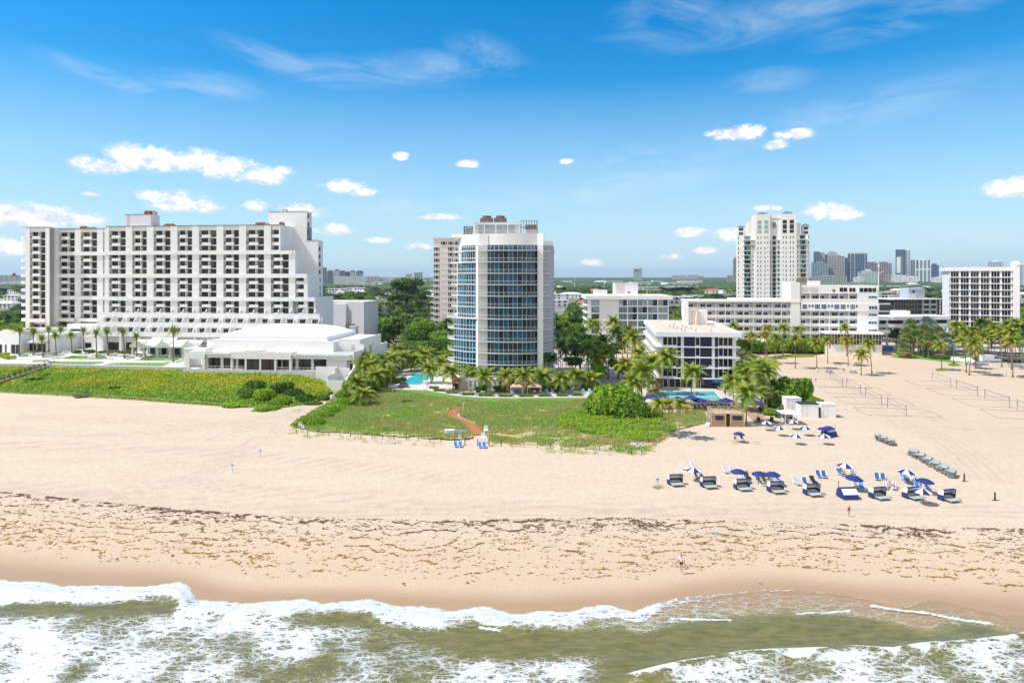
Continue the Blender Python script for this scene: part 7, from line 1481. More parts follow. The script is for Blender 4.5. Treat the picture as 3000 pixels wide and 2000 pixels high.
def house(px,pyr,Y,w,kind,i):
    w=w/Y;zr={'flat':6.8,'w2':8.5,'hip':8.2,'terra':8.4,'dark':8.0}[kind];zr=zr if pyr>830 else 13;Y=(H-zr)*F/(pyr-HY);w=w*Y*.8;X=xat(px,Y);wn={'flat':'white flat roofed house','w2':'modern white two storey house','hip':'pale hip roofed house','terra':'orange tile roofed house','dark':'dark low block'}[kind]
    where='left of the terraced hotel' if px<80 else 'between ballroom and pink tower' if px<1400 else 'between curved tower and mirror block' if px<1780 else 'behind the mirror block' if px<1975 else 'left of the tall cream tower' if px<2400 else 'right of the long hotel' if px<2800 else 'at the right edge'
    lab=wn+' '+where+', {} from the left';root=empty('house',(X,Y,0),rnd.uniform(-.35,.35),lab,'house',None);defer(root,'house'+kind+where,lab)
    d=w*.6;mb=MB();wallm={'flat':W,'w2':W2,'hip':W,'terra':M_['cream'],'dark':M_['grey']}[kind];hw=zr if kind in('flat','w2','dark')else zr*.62;mb.box(-w/2,w/2,0,d,0,hw,wallm);
    if kind=='w2':mb.box(w*.1,w/2+2,-2,d,0,zr*.5,wallm)
    mb.build('wall',root);mb=MB()
    if kind in('flat','w2','dark'):mb.box(-w/2-.5,w/2+.5,-.5,d+.5,hw,hw+.45,M_['roofw']if kind!='dark' else W2)
    else:
        rm=M_['terra']if kind=='terra' else M_['roofw']if i%2 else M_['lgrey'];e=.7;a=(-w/2-e,-e,hw);b=(w/2+e,-e,hw);c=(w/2+e,d+e,hw);g=(-w/2-e,d+e,hw);r1=(-w/2+d*.45,d/2,zr);r2=(w/2-d*.45,d/2,zr);mb.face([a,b,r2,r1],rm);mb.face([b,c,r2],rm);mb.face([c,g,r1,r2],rm);mb.face([g,a,r1],rm);mb.face([a,g,c,b],rm)
    mb.build('roof',root)
    nf=1 if zr<6 else 2
    for f in range(nf):
        n=max(2,int(w/5))
        for q in range(n):
            if(q+i)%5==4:continue
            x=-w/2+w*(q+.2)/n;ww=w/n*(.75 if kind=='w2' else .45);hh=min(2.4,hw/nf*.55);z=hw/nf*f+hw/nf*.28;mb=MB();mb.box(x,x+ww,-.08,.02,z,z+hh,rnd.choice([M_['g_dark'],M_['g_blue'],M_['g_mid']]));mb.build('window',root)
HOUSES=[h for h in HOUSES if h[:2]not in((1010,858),(1090,850),(1145,884),(1180,902),(1650,895),(1615,875),(1625,905),(2066,858),(2090,856),(1700,866),(2052,840),(2750,842),(1205,842))]
for i,h in enumerate(HOUSES):house(*h,i)
# dense banyan and near trees between the buildings
tree(Vector((xat(1192,600),600,0)),1,3.3,'huge dark spreading banyan tree, widest crown between ballroom and pink tower',None,'banyan_tree');
for px,Y,k,s in((1228,590,1,2.2),(1160,585,1,2.0)):tree(Vector((xat(px,Y),Y,0)),k,s,'dark tree flanking the huge banyan, {} from the left','dark trees flanking the banyan',row='banyan')
cand=[];rr=random.Random(99);Y=268.0
while Y<1420:
    sp=6.2+Y*.0072;X=-.80*Y
    while X<.80*Y:
        x,y=X+rr.uniform(-.45,.45)*sp,Y+rr.uniform(-.45,.45)*sp;X+=sp
        px=pxof(x,y);s=rr.uniform(.58,1.05)*(1+Y/3600)*(1.25 if Y<330 else 1);pt=HY+(H-(9.5*s))/y*F;rpx=4.6*s/y*F
        if px<-60 or px>3060 or footprint(x,y)or hidden(px-rpx,px+rpx,pt,y):continue
        if in_poly(np.array([x]),np.array([y]),CANAL)[0]:continue
        bad=False
        for(hx,hy,hY,hw,hk)in HOUSES:
            half=hw/hY*F*.4;hY=(H-8)*F/(hy-HY)
            if abs(px-hx)<half+rpx*.3 and hY*.74<y<hY+14:bad=True;break
        if bad:continue
        if 1128<px<1310 and 300<y<430 and abs(px-(1310-(y-300)*1.2))<40:continue
        cand.append((y,x,s,px))
    Y+=sp*.92
cand.sort();near=cand[:255];rest=cand[255:]
# show-largest rule: the nearest are things of their own
def region(px):return 'left of the terraced hotel' if px<100 else 'between ballroom and pink tower' if px<1420 else 'between curved tower and mirror block' if px<1715 else 'behind the mirror block' if px<1985 else 'left of the tall cream tower' if px<2200 else 'behind the long hotel' if px<2575 else 'behind the dark garage' if px<2800 else 'beside the grid hotel'
for j,(y,x,s,px)in enumerate(near):
    if rr.random()<.16:
        root=empty('palm_tree',(x,y,0),rr.uniform(0,6),None,'palm','town palms '+region(px));h=rr.uniform(8,13);
        key='tp%d'%int(h)
        if key not in KIDS:KIDS[key]=trunk_mesh('trunk',int(h),.2,.13,(rnd.uniform(-.5,.5),0),M_['trunkg'],rnd)
        me,top=KIDS[key];link('trunk',me,root);c=link('crown',rr.choice(COCOD+COCO[:2]),root,top,rr.uniform(0,6));c.scale=(1.2,1.2,1.2);lab='town palm '+region(px)+', {} from the left';root['label']=lab;defer(root,'tp'+region(px),lab);continue
    k=rr.choices(range(6),(5,3,3,3,2,4))[0];kn=('mid green','dark green','bright green','grey green','olive green','tall fresh green')[k];band='nearer' if y<420 else 'farther'
    lab='{} tree {}, {{}} {} one from the left'.format(kn,region(px),band);tree(Vector((x,y,0)),k,s,lab,'%s trees %s'%(band,region(px)),row=lab)
def far_trees():
    rs=np.random.RandomState(3);V=[];Mi=[];T=[]
    mats=[leafmat('far_leaf_green',(0.075,0.14,0.025),(0.14,0.21,0.04),.15,.05),leafmat('far_leaf_dark',(0.035,0.075,0.018),(0.07,0.12,0.03),.15,.05),leafmat('far_leaf_bright',(0.14,0.25,0.03),(0.20,0.32,0.05),.15,.05),G_['t5']]
    for(y,x,s,px)in rest:
        n=int(np.clip(260*(600/y)**1.2,60,320));r=4.8*s;h=rs.uniform(5,8)*s*.8;sz=.55*(y/600)**.8
        lob=rs.randint(4,7);cs=np.stack([rs.normal(0,r*.38,lob),rs.normal(0,r*.38,lob),h+rs.uniform(-.2,.25,lob)*r],1);pk=rs.randint(0,lob,n);d=rs.normal(size=(n,3));d/=np.linalg.norm(d,axis=1)[:,None];d[:,2]=np.abs(d[:,2])*.9-.2
        c=cs[pk]+d*r*.5*np.array([1,1,.75])+np.array([x,y,0]);nr=d*.6+rs.normal(size=(n,3))*.5;nr/=np.linalg.norm(nr,axis=1)[:,None];t=np.cross(nr,rs.normal(size=(n,3)));t/=np.linalg.norm(t,axis=1)[:,None];b=np.cross(nr,t);s_=sz*rs.uniform(.7,1.4,n)[:,None]
        V.append(np.stack([c-t*s_,c-b*s_,c+t*s_,c+b*s_],1).reshape(-1,3));m=rs.choice(4,p=[.42,.3,.16,.12]);Mi.append(np.full(n,m))
    V=np.concatenate(V);Mi=np.concatenate(Mi);nq=len(V)//4
    me=bpy.data.meshes.new('woods');me.vertices.add(len(V));me.vertices.foreach_set('co',V.astype(np.float32).ravel());me.loops.add(nq*4);me.loops.foreach_set('vertex_index',np.arange(nq*4,dtype=np.int32));me.polygons.add(nq);me.polygons.foreach_set('loop_start',np.arange(0,nq*4,4,dtype=np.int32));me.polygons.foreach_set('loop_total',np.full(nq,4,np.int32))
    [me.materials.append(m)for m in mats];me.polygons.foreach_set('material_index',Mi.astype(np.int32));me.update(calc_edges=True);tag(link('woods',me),'continuous treetops of the town stretching behind the beachfront buildings','woods',kind='stuff')
far_trees()
def canopy():
    m=mat('far_canopy',(0.025,0.058,0.017),.95,col2=(0.08,0.13,0.035),vs=.05,detail=10,stretch=(1,.35,1));ys=1380*1.0112**np.arange(185);V=[];nx=900;k=np.linspace(-.86,.86,nx)
    Yg,Kg=np.meshgrid(ys,k,indexing='ij');X=Kg*Yg;n=vnoise(X/12,Yg/14,5)*.5+vnoise(X/4.5,Yg/9,6)*.5;Z=1+9.5*n+5*(vnoise(X/160,Yg/220,8)-.4)-(Yg/16000)*3
    co=np.stack([X,Yg,Z],-1).reshape(-1,3);ny=len(ys);i=np.arange(nx*ny).reshape(ny,nx);q=np.stack([i[:-1,:-1],i[:-1,1:],i[1:,1:],i[1:,:-1]],-1).reshape(-1,4)
    me=bpy.data.meshes.new('far_woods');me.vertices.add(len(co));me.vertices.foreach_set('co',co.astype(np.float32).ravel());me.loops.add(q.size);me.loops.foreach_set('vertex_index',q.ravel().astype(np.int32));me.polygons.add(len(q));me.polygons.foreach_set('loop_start',np.arange(0,q.size,4,dtype=np.int32));me.polygons.foreach_set('loop_total',np.full(len(q),4,np.int32));me.materials.append(m);me.update(calc_edges=True)
    tag(link('far_woods',me),'hazy far wooded plain reaching to the horizon','woods',kind='stuff')
canopy()
cw=mat('canal_water',(0.09,0.12,0.14),.15,var=.3,vs=.02,bump=.2,bs=.5);mb=MB();mb.face([(x,y,.0)for x,y in CANAL],cw);o=mb.build('canal');
if o.data.polygons[0].normal.z<0:o.data.flip_normals()
tag(o,kind='structure')
# yellow boat on the canal
def boat():
    Y=560;root=empty('water_taxi',(xat(2602,Y),Y,0.1),.1,'yellow and white passenger boat on the canal behind the long hotel','boat');L=7.0;ym=mat('yellow_paint',(0.75,0.42,0.02),.5);mb=MB();mb.prism([(-L/2,-1.5),(L/2-1.2,-1.5),(L/2,0),(L/2-1.2,1.5),(-L/2,1.5)],0,1.3,ym);mb.build('hull',root);mb=MB();mb.box(-2.8,2.2,-1.3,1.3,3.3,3.6,ym);mb.build('roof',root);mb=MB();mb.box(-2.6,2.0,-1.2,1.2,1.3,3.3,M_['g_mid']);mb.build('cabin',root);mb=MB();mb.tube([(2,0,3.6),(2,0,5)],.08,W2,4);mb.build('mast',root)
    root.location.z=zat(893,Y)if False else .1
boat()
# ---- distant towers
def facade_mat(name,wall,glass,fw,fh,mw=.3,vert=0.5):
    m=bpy.data.materials.new(name);m.use_nodes=True;nt=m.node_tree;N=nt.nodes.new;L=nt.links.new;b=nt.nodes['Principled BSDF'];b.inputs['Roughness'].default_value=.5
    tc=N('ShaderNodeTexCoord');sp=N('ShaderNodeSeparateXYZ');L(tc.outputs['Object'],sp.inputs[0]);ad=N('ShaderNodeMath');L(sp.outputs[0],ad.inputs[0]);L(sp.outputs[1],ad.inputs[1]);cb=N('ShaderNodeCombineXYZ');L(ad.outputs[0],cb.inputs[0]);L(sp.outputs[2],cb.inputs[1])
    br=N('ShaderNodeTexBrick');br.offset=0;br.inputs['Color1'].default_value=(*glass,1);br.inputs['Color2'].default_value=(*[v*.55 for v in glass],1);br.inputs['Mortar'].default_value=(*wall,1);br.inputs['Scale'].default_value=1;br.inputs['Brick Width'].default_value=fw;br.inputs['Row Height'].default_value=fh;br.inputs['Mortar Size'].default_value=mw;L(cb.outputs[0],br.inputs['Vector']);L(br.outputs[0],b.inputs['Base Color']);return m
FM={'dk':facade_mat('dark_blue_facade',(0.20,0.27,0.36),(0.025,0.06,0.13),9,6,.7),'lt':facade_mat('pale_facade',(0.58,0.60,0.62),(0.20,0.26,0.32),9,6,1.1),'gr':facade_mat('grey_teal_facade',(0.34,0.42,0.44),(0.08,0.15,0.19),10,6.5,1.0),'bg':facade_mat('beige_grey_facade',(0.42,0.41,0.38),(0.15,0.17,0.17),10,6.5,1.2),'pk':facade_mat('rosy_facade',(0.40,0.33,0.33),(0.12,0.12,0.16),9,6,1.0),'gn':facade_mat('pale_green_facade',(0.46,0.56,0.48),(0.28,0.38,0.34),12,7,1.6),'st':facade_mat('striped_facade',(0.72,0.74,0.76),(0.18,0.24,0.30),14,60,3.0),'wh':facade_mat('white_block_facade',(0.72,0.70,0.68),(0.35,0.36,0.38),14,7,2.2)}
TW=[(2383,2401,737,3000,'dk','rounded dark blue glass tower top above the grey teal slab','crown'),(2401,2416,738,3005,'lt','pale half of the leftmost rounded tower in the skyline',''),(2416.5,2424,745,3040,'dk','slim dark blue tower between two pale towers',''),(2425,2453,740,3050,'lt','pale stepped tower rising behind the wide beige grey block','step'),(2378,2426,769,2900,'gr','broad grey teal slab at the left of the skyline',''),(2426,2475,751,2920,'bg','broad beige grey tower with vertical piers in the skyline','step'),(2475,2485,755,3000,'dk','narrow dark tower left of the big blue slab',''),(2485,2540,742,2900,'dk','big dark blue glass slab with white roof frame in the skyline','frame'),(2541,2566,767,3050,'pk','dusky tower with pyramid top in the skyline','pyr'),(2566,2612,771,2950,'pk','rosy grey tower with white stepped crown','step'),(2514,2573,796,2750,'gn','low pale green block in front of the skyline towers','step'),(2625,2652,731,3000,'dk','tallest dark blue tower with a light panel, right of the mast','panel'),(2652,2667.5,733,2990,'lt','white striped upright half of the tallest skyline tower',''),(2667,2682,762,3050,'gr','grey tower squeezed beside the white striped tower',''),(2682,2727,762,2900,'st','wide white striped tower in the middle of the right skyline',''),(2727,2750,776,3000,'dk','small dark banded tower left of the grid hotel','step'),(2761,2777,780,2900,'lt','small white tower just left of the grid hotel',''),(2148,2163,759,2600,'pk','dusky purple tower peeking out left of the tall cream tower','step'),(2897,2938,766,2500,'lt','pale grey banded tower above the grid hotel roof',''),(2985,3010,774,1800,'lt','pale tower cut by the right edge of the frame',''),(1856,1881,786,3800,'lt','lone white tower with roof masts on the far treeline','mast'),
      (1188,1208,802,3200,'wh','plain white windowless block on the left horizon',''),(1213,1238,798,3100,'lt','pale office block with dark stripe on the left horizon',''),(1190,1250,816,2600,'wh','low white blocks below the left horizon offices',''),(944,957,784,2900,'gr','hazy grey tower just right of the terraced hotel',''),(1060,1112,809,2700,'wh','low white apartment row left of the horizon offices',''),(1120,1165,817,2300,'wh','low cream school building among the trees left of the pink tower',''),(2150,2163,803,2400,'bg','low brown block beside the dusky purple tower',''),(2130,2148,806,2500,'bg','lower brown block left of the dusky purple tower',''),(1970,2010,806,4200,'lt','row of pale far buildings on the horizon, left',''),(2015,2045,805,4300,'lt','row of pale far buildings on the horizon, right',''),(2044,2062,809,3300,'bg','low brown building on the far treeline',''),(2612,2655,806,2700,'wh','low white base blocks under the tallest tower',''),(2655,2690,810,2650,'wh','low white base blocks beside the striped tower',''),(2730,2775,812,2600,'wh','low pale blocks under the small dark banded tower',''),(2380,2480,808,2700,'bg','long low podium along the base of the left skyline',''),(2590,2614,806,2750,'bg','low podium right of the rosy tower',''),(2500,2530,812,2700,'wh','small white blocks under the big blue slab',''),
      (0,22,806,2600,'wh','pale port shed at the left edge horizon',''),(26,58,806,2400,'wh','long white warehouse on the left edge horizon','')]
for a,b,t,Y,k,lab,ex in TW:
    th=math.degrees(math.atan2(((a+b)/2-CX),F))*.9;X=xat((a+b)/2,Y);root=empty('distant_tower' if t<800 else 'distant_building',(X,Y,0),-R(th),lab,'tower' if t<800 else 'building');w=(b-a)/F*Y/max(.6,math.cos(R(th))**0)*math.cos(R(th))*1.0;w=(b-a)/F*Y*math.cos(R(th));z=zat(t,Y);mb=MB();d=min(w,40)
    mb.box(-w/2,w/2,0,d,0,z,FM[k]);mb.build('wall',root);mb=MB();wt=M_['lgrey']if k in('dk','gr','pk','bg')else W2
    if ex=='pyr':c=(0,d/2,zat(757,Y));[mb.face([p,q,c],M_['bluegrey'])for p,q in zip([(-w/2,0,z),(w/2,0,z),(w/2,d,z),(-w/2,d,z)],[(w/2,0,z),(w/2,d,z),(-w/2,d,z),(-w/2,0,z)])]
    elif ex=='step':mb.box(-w*.3,w*.25,3,d-3,z,z+6,FM[k]);mb.box(-w*.12,w*.12,5,d-5,z+6,z+10,wt)
    elif ex=='crown':mb.box(-w*.3,w*.3,3,d-3,z,z+4,wt);mb.box(-w*.5,-w*.42,-1,0,z*.5,z,wt)
    elif ex=='frame':mb.box(-w/2-.5,w/2+.5,-1,-.1,z-2,z+4,wt);[mb.box(w*q-1,w*q+1,-1.2,-.1,0,z,wt)for q in(-.36,-.16,.38)]
    elif ex=='panel':mb.box(-w*.42,w*.0,-1.5,-.1,z*.3,z*.78,W2);mb.box(w*.12,w*.16,-1.5,-.1,z*.2,z*.8,wt)
    elif ex=='mast':mb.tube([(2,5,z),(2,5,z+18)],.5,W2,4);mb.tube([(-6,5,z),(-6,5,z+9)],.5,W2,4);mb.box(-w*.35,w*.1,-.6,-.1,z*.8,z*.87,M_['dark'])
    else:mb.box(-w*.2,w*.2,d*.3,d*.7,z,z+max(1.5,z*.03),wt)
    mb.build('roof_crown',root)
# port / resort complex on the left horizon
def domes():
    Y=2500;root=empty('hilltop_resort',(xat(1010,Y),Y,0),.2,'pale rosy apartment resort with dark domed roofs on the left horizon','building');X0=xat(1010,Y)
    for a,b,t,m in((960,977,795,'pk'),(979,996,792,'wh'),(996,1012,795,'pk'),(1012,1024,798,'dk'),(1024,1040,795,'wh'),(1042,1064,796,'lt')):
        mb=MB();x0,x1=xat(a,Y)-X0,xat(b,Y)-X0;z=zat(t,Y);mb.box(x0,x1,0,20,0,z,FM[m]);mb.build('wing',root);mb=MB();c=(x0+x1)/2;mb.lathe([((x1-x0)*.5,z),((x1-x0)*.38,z+2.4),(.3,z+4.4),(0,z+5.5)],M_['wooddk'],8,(c,8,0));mb.build('roof',root)
    root=empty('white_hangar',(xat(1025,2000),2000,0),.17,'long white panelled hangar in front of the domed resort','hangar');mb=MB();w=92/F*2000;mb.box(-w/2,w/2,0,30,0,zat(812,2000),W);mb.box(-w/2,w/2,-1,0,zat(812,2000)-3,zat(809,2000),W2);mb.build('wall',root);mb=MB();[mb.box(-w/2+w*i/6,-w/2+w*i/6+.8,-.5,-.05,0,zat(812,2000)-3,M_['lgrey'])for i in range(1,6)];mb.build('pilaster',root)
    b=Vector((xat(41,2300),2300,0));root=empty('red_water_tank',b,0,'dark red water tank above the white port sheds at the left edge','tank');z=zat(808,2300);mb=MB();mb.lathe([(0,z-1),(4,z),(4.5,z+8),(0,z+11)],mat('maroon_paint',(0.28,0.04,0.06),.6),10);mb.build('tank_body',root);mb=MB();[mb.tube([(x,0,0),(x*.8,0,z)],.5,W2,4)for x in(-4,4)];mb.build('tank_leg',root)
domes()
for px,t,Y in((1684,808,1500),(1770,808,1500),(1822,812,1300),(1896,826,700),(1160,810,1500),(2754,872,420)):
    root=empty('light_mast',(xat(px,Y),Y,0),0,'thin pale mast standing above the trees, {} from the left','mast','thin masts over the trees');mb=MB();mb.tube([(0,0,0),(0,0,zat(t,Y))],[.0009*Y*.35+.1,.08],W2,4);mb.build('mast_pole',root);defer(root,'mast',root['label'])
# ---- air
def haze():
    mb=MB();m=bpy.data.materials.new('haze_air');m.use_nodes=True;nt=m.node_tree;nt.nodes.remove(nt.nodes['Principled BSDF']);v=nt.nodes.new('ShaderNodeVolumePrincipled');v.inputs['Color'].default_value=(0.72,0.86,1.0,1);v.inputs['Density'].default_value=0.00005;v.inputs['Anisotropy'].default_value=0.2
    nt.links.new(v.outputs[0],nt.nodes['Material Output'].inputs['Volume']);mb.box(-9500,9500,-4100,16500,-4,160,m);tag(mb.build('haze'),kind='stuff')
haze()
# ---------------------------------------------------------------- things on the beach
B_={}
B_['navy']=mat('navy_canvas',(0.018,0.035,0.19),.75,var=.15,vs=4);B_['wht']=mat('white_canvas',(0.84,0.84,0.86),.75);B_['royal']=mat('blue_sling',(0.03,0.16,0.50),.7);B_['teal']=mat('deep_blue_sling',(0.015,0.09,0.27),.7);B_['mesh']=mat('grey_mesh_sling',(0.40,0.46,0.46),.7);B_['frame']=mat('grey_frame',(0.34,0.33,0.31),.5);B_['blk']=mat('black_canvas',(0.015,0.015,0.02),.8);B_['crm']=mat('cream_lining',(0.72,0.67,0.56),.8);B_['gry']=mat('grey_lining',(0.52,0.54,0.55),.8);B_['lblue']=mat('light_blue_sling',(0.08,0.34,0.68),.7);B_['tan']=mat('tan_canvas',(0.62,0.47,0.33),.85,var=.15,vs=2)
SK={'light':mat('fair_skin',(0.62,0.36,0.25),.6),'tan':mat('tanned_skin',(0.42,0.20,0.12),.6),'dark':mat('brown_skin',(0.20,0.10,0.06),.6)}
CL={k:mat(k+'_cloth',c,.85)for k,c in{'white':(0.80,0.83,0.88),'black':(0.015,0.015,0.02),'red':(0.50,0.03,0.04),'maroon':(0.22,0.03,0.05),'grey':(0.30,0.30,0.32),'pink':(0.72,0.30,0.36),'orange':(0.72,0.20,0.04),'blue':(0.05,0.16,0.45),'yellow':(0.70,0.46,0.03),'hair':(0.06,0.035,0.02),'fair_hair':(0.32,0.21,0.10)}.items()}
def umbrella_parts(kind,r=1.15,h=2.05):
    seg=8;a=MB();prof=[(0,h),(r*.5,h-.16),(r,h-.46)]
    for s in range(seg):
        t0,t1=2*math.pi*s/seg,2*math.pi*(s+1)/seg;m=B_['navy']if(kind=='navy' or s%2)else B_['wht']
        for(r0,z0),(r1,z1)in zip(prof[:-1],prof[1:]):
            q=[(r0*math.cos(t0),r0*math.sin(t0),z0),(r1*math.cos(t0),r1*math.sin(t0),z1),(r1*math.cos(t1),r1*math.sin(t1),z1),(r0*math.cos(t1),r0*math.sin(t1),z0)];a.face(q if r0>0 else q[1:3]+[q[0]]if False else([q[0],q[1],q[2]]if r0==0 else q),m)
        a.face([(r*math.cos(t0),r*math.sin(t0),h-.46),(r*math.cos(t0),r*math.sin(t0),h-.54),(r*math.cos(t1),r*math.sin(t1),h-.54),(r*math.cos(t1),r*math.sin(t1),h-.46)],m)
    p=MB();p.tube([(0,0,-.1),(0,0,h-.02)],.022,B_['wht'],6);k=MB();k.lathe([(0,h+.1),(.06,h+.05),(.05,h-.02),(0,h-.02)],B_['wht'],8)
    rb=MB();[rb.tube([(0,0,h-.05),(r*.97*math.cos(2*math.pi*s/seg),r*.97*math.sin(2*math.pi*s/seg),h-.49)],.012,B_['wht'],4)for s in range(seg)]
    return a.mesh('canopy'),p.mesh('pole'),k.mesh('finial'),rb.mesh('ribs')
UM={'striped':umbrella_parts('striped'),'navy':umbrella_parts('navy')}
def umbrella(px,pyt,kind,label,row=None,z=0.0,s=1.0,tilt=(0,0),group='beach umbrellas'):
    """pyt: photo height of the canopy top"""
    b=G(px,pyt,z+2.05*s);root=empty('beach_umbrella',(b.x,b.y,z),rnd.uniform(0,.7),label,'umbrella',group,s);c,p,k,r=UM[kind]
    for n,m in(('canopy',c),('pole',p),('finial',k),('ribs',r)):
        o=link(n,m,root)
    root.rotation_euler[0]=tilt[0];root.rotation_euler[1]=tilt[1]
    if row:defer(root,row,label)
    return root
for(x,y)in((1355,398),(1500,457),(1655,388),(1800,455),(1697,548),(2018,550)):umbrella(1900+x/3.92,1130+y/3.92,'striped','striped umbrella in the empty group below the white kiosk, {} from the left','um1',tilt=(.04,-.05),s=.98)
for(x,y)in((2010,470),(2066,457)):umbrella(1900+x/3.92,1130+y/3.92,'navy','plain navy umbrella over the white hooded cabana near the striped group, {} from the left','um2')
umbrella(1900+1035/3.92,1130+525/3.92,'navy','lone navy umbrella over two chairs below the wooden hut',tilt=(.03,.04))
for(x,y,k,l)in((562,160,'striped','striped umbrella between the first two cabanas of the front row'),(1103,178,'navy','leftmost navy umbrella of the front row, behind the third cabana'),(1365,207,'navy','navy umbrella over the crowded group, left of the touching pair'),(1525,211,'navy','navy umbrella over the crowded group, right of the touching pair')):umbrella(1900+x/4.2,1330+y/4.2,k,l,s=1.06)
for(x,y,k,l)in((213,98,'striped','striped umbrella farthest from the water, above two loungers with sunbathers'),(315,243,'navy','tilted navy umbrella directly above the white hooded front cabana'),(920,168,'striped','striped umbrella over the red towel sunbathers beside the stacked loungers'),(1133,274,'navy','rightmost navy umbrella in the front group'),(1100,388,'striped','striped umbrella standing in front of the occupied cabana near the right end')):umbrella(2420+x/3.953,1330+y/3.953,k,l,s=1.12,tilt=(.06,.06))
# ---- cabanas
def cabana_meshes(closed=False):
    w=2.15;P={};D,Hh=1.25,1.45
    prof=[(.0,1.58),(.42,1.62),(.85,1.38),(1.08,.80),(1.18,.08)] # y inland, z up
    mb=MB();bands=[B_['navy'],B_['wht'],B_['wht'],B_['navy']]
    for(a,b),m in zip(zip(prof[:-1],prof[1:]),bands):mb.face([(-w/2,a[0],a[1]),(-w/2,b[0],b[1]),(w/2,b[0],b[1]),(w/2,a[0],a[1])],m)
    for s in(-1,1):
        x=s*w/2;mb.face([(x,y,z)for y,z in prof[:4]]+[(x,.12,.85)],B_['wht']);mb.face([(x,.12,.85),(x,1.08,.80),(x,1.18,.08),(x,.2,.08)],B_['navy'])
    P['hood']=mb.mesh('hood')
    mb=MB();i=.05;lin=[(.02,1.54,'gry'),(.42,1.57,'gry'),(.80,1.36,'crm'),(.90,1.08,'crm'),(1.0,.82,'blk'),(1.1,.40,'blk')]
    for(a,b)in zip(lin[:-1],lin[1:]):mb.face([(-w/2+i,a[0],a[1]),(w/2-i,a[0],a[1]),(w/2-i,b[0],b[1]),(-w/2+i,b[0],b[1])],B_[a[2]])
    for s in(-1,1):x=s*(w/2-.03);mb.face([(x,.02,1.54),(x,.80,1.36),(x,1.0,.82),(x,.15,.85)],B_['gry'])
    P['lining']=mb.mesh('lining')
    mb=MB();mb.tube([(-w/2,.18,.05),(-w/2,-.01,1.57),(w/2,-.01,1.57),(w/2,.18,.05)],.045,B_['blk'],5,False);P['hoop']=mb.mesh('hoop')
    mb=MB();mb.face([(-.92,-1.0,.36),(.92,-1.0,.36),(.92,.9,.42),(-.92,.9,.42)],B_['mesh']);mb.face([(-.92,.40,.42),(.92,.40,.42),(.92,.92,.62),(-.92,.92,.62)],B_['mesh'])
    for k in range(8):x=-.85+k*.24;mb.box(x,x+.06,.28,.34,.43,.62,B_['gry'])
    P['bed']=mb.mesh('bed')
    mb=MB();mb.tube([(-.95,.9,.40),(-.95,-1.02,.34),(.95,-1.02,.34),(.95,.9,.40)],.03,B_['frame'],5,False);[mb.tube([(x,-.9,.34),(x*.98,-.95,0)],.028,B_['frame'],5)for x in(-.8,.8)];[mb.tube([(x,.8,.34),(x,.9,0)],.028,B_['frame'],5)for x in(-.8,.8)];mb.tube([(-.8,-.94,.1),(.8,-.94,.1)],.02,B_['frame'],4);P['bed_frame']=mb.mesh('bed_frame')
    return P
CAB=cabana_meshes();
def cabana(px,py,rz,label,closed=False,row=None,s=1.0):
    b=G(px,py);root=empty('beach_cabana',b+Vector((0,1.0,0)),rz,label,'cabana','hooded beach cabanas',s)
    if closed:
        mb=MB();w=2.2;prof=[(1.1,.1),(.8,1.1),(.2,1.5),(-.35,1.42),(-1.05,.75),(-1.15,.1)]
        for(a,b2),m in zip(zip(prof[:-1],prof[1:]),(B_['navy'],B_['wht'],B_['navy'],B_['wht'],B_['navy'])):mb.face([(-w/2,a[0],a[1]),(w/2,a[0],a[1]),(w/2,b2[0],b2[1]),(-w/2,b2[0],b2[1])],m)
        for x in(-w/2,w/2):mb.face([(x,y,z)for y,z in prof],B_['navy'])
        mb.build('hood',root);mb=MB();mb.tube([(-w/2,.4,.1),(-w/2+.1,.5,2.3)],.05,B_['navy'],5);mb.tube([(-w/2+.02,-.35,1.44),(w/2-.02,-.35,1.44)],.03,B_['blk'],5);mb.build('hoop',root);mb=MB();mb.tube([(-.9,-1.1,.05),(.9,-1.1,.05)],.03,B_['frame'],4);mb.box(-.9,.9,-1,.9,.25,.33,B_['mesh']);mb.build('bed',root)
    else:
        for n in('hood','lining','hoop','bed','bed_frame'):link(n,CAB[n],root)
    if row:defer(root,row,label)
    return root
for i,(px,py)in enumerate(((1986,1427),(2084.5,1434),(2185,1441),(2285,1449),(2393,1457))):cabana(px,py,R(9),'empty open cabana with grey lounger bed in the front row, {} from the left',row='cab')
cabana(2492,1464,R(4),'cabana with white and navy hood closed toward the water in the front row',True);cabana(2590,1467,R(14),'open cabana right of the closed hood one, with two sunbathers behind it');cabana(2690,1467,R(14),'occupied cabana with blue towels behind a striped umbrella, near the right end');cabana(2797,1474,R(16),'last open cabana at the right end of the front row');cabana(2436,1281,R(200),'white hooded cabana with navy base below two navy umbrellas',True)
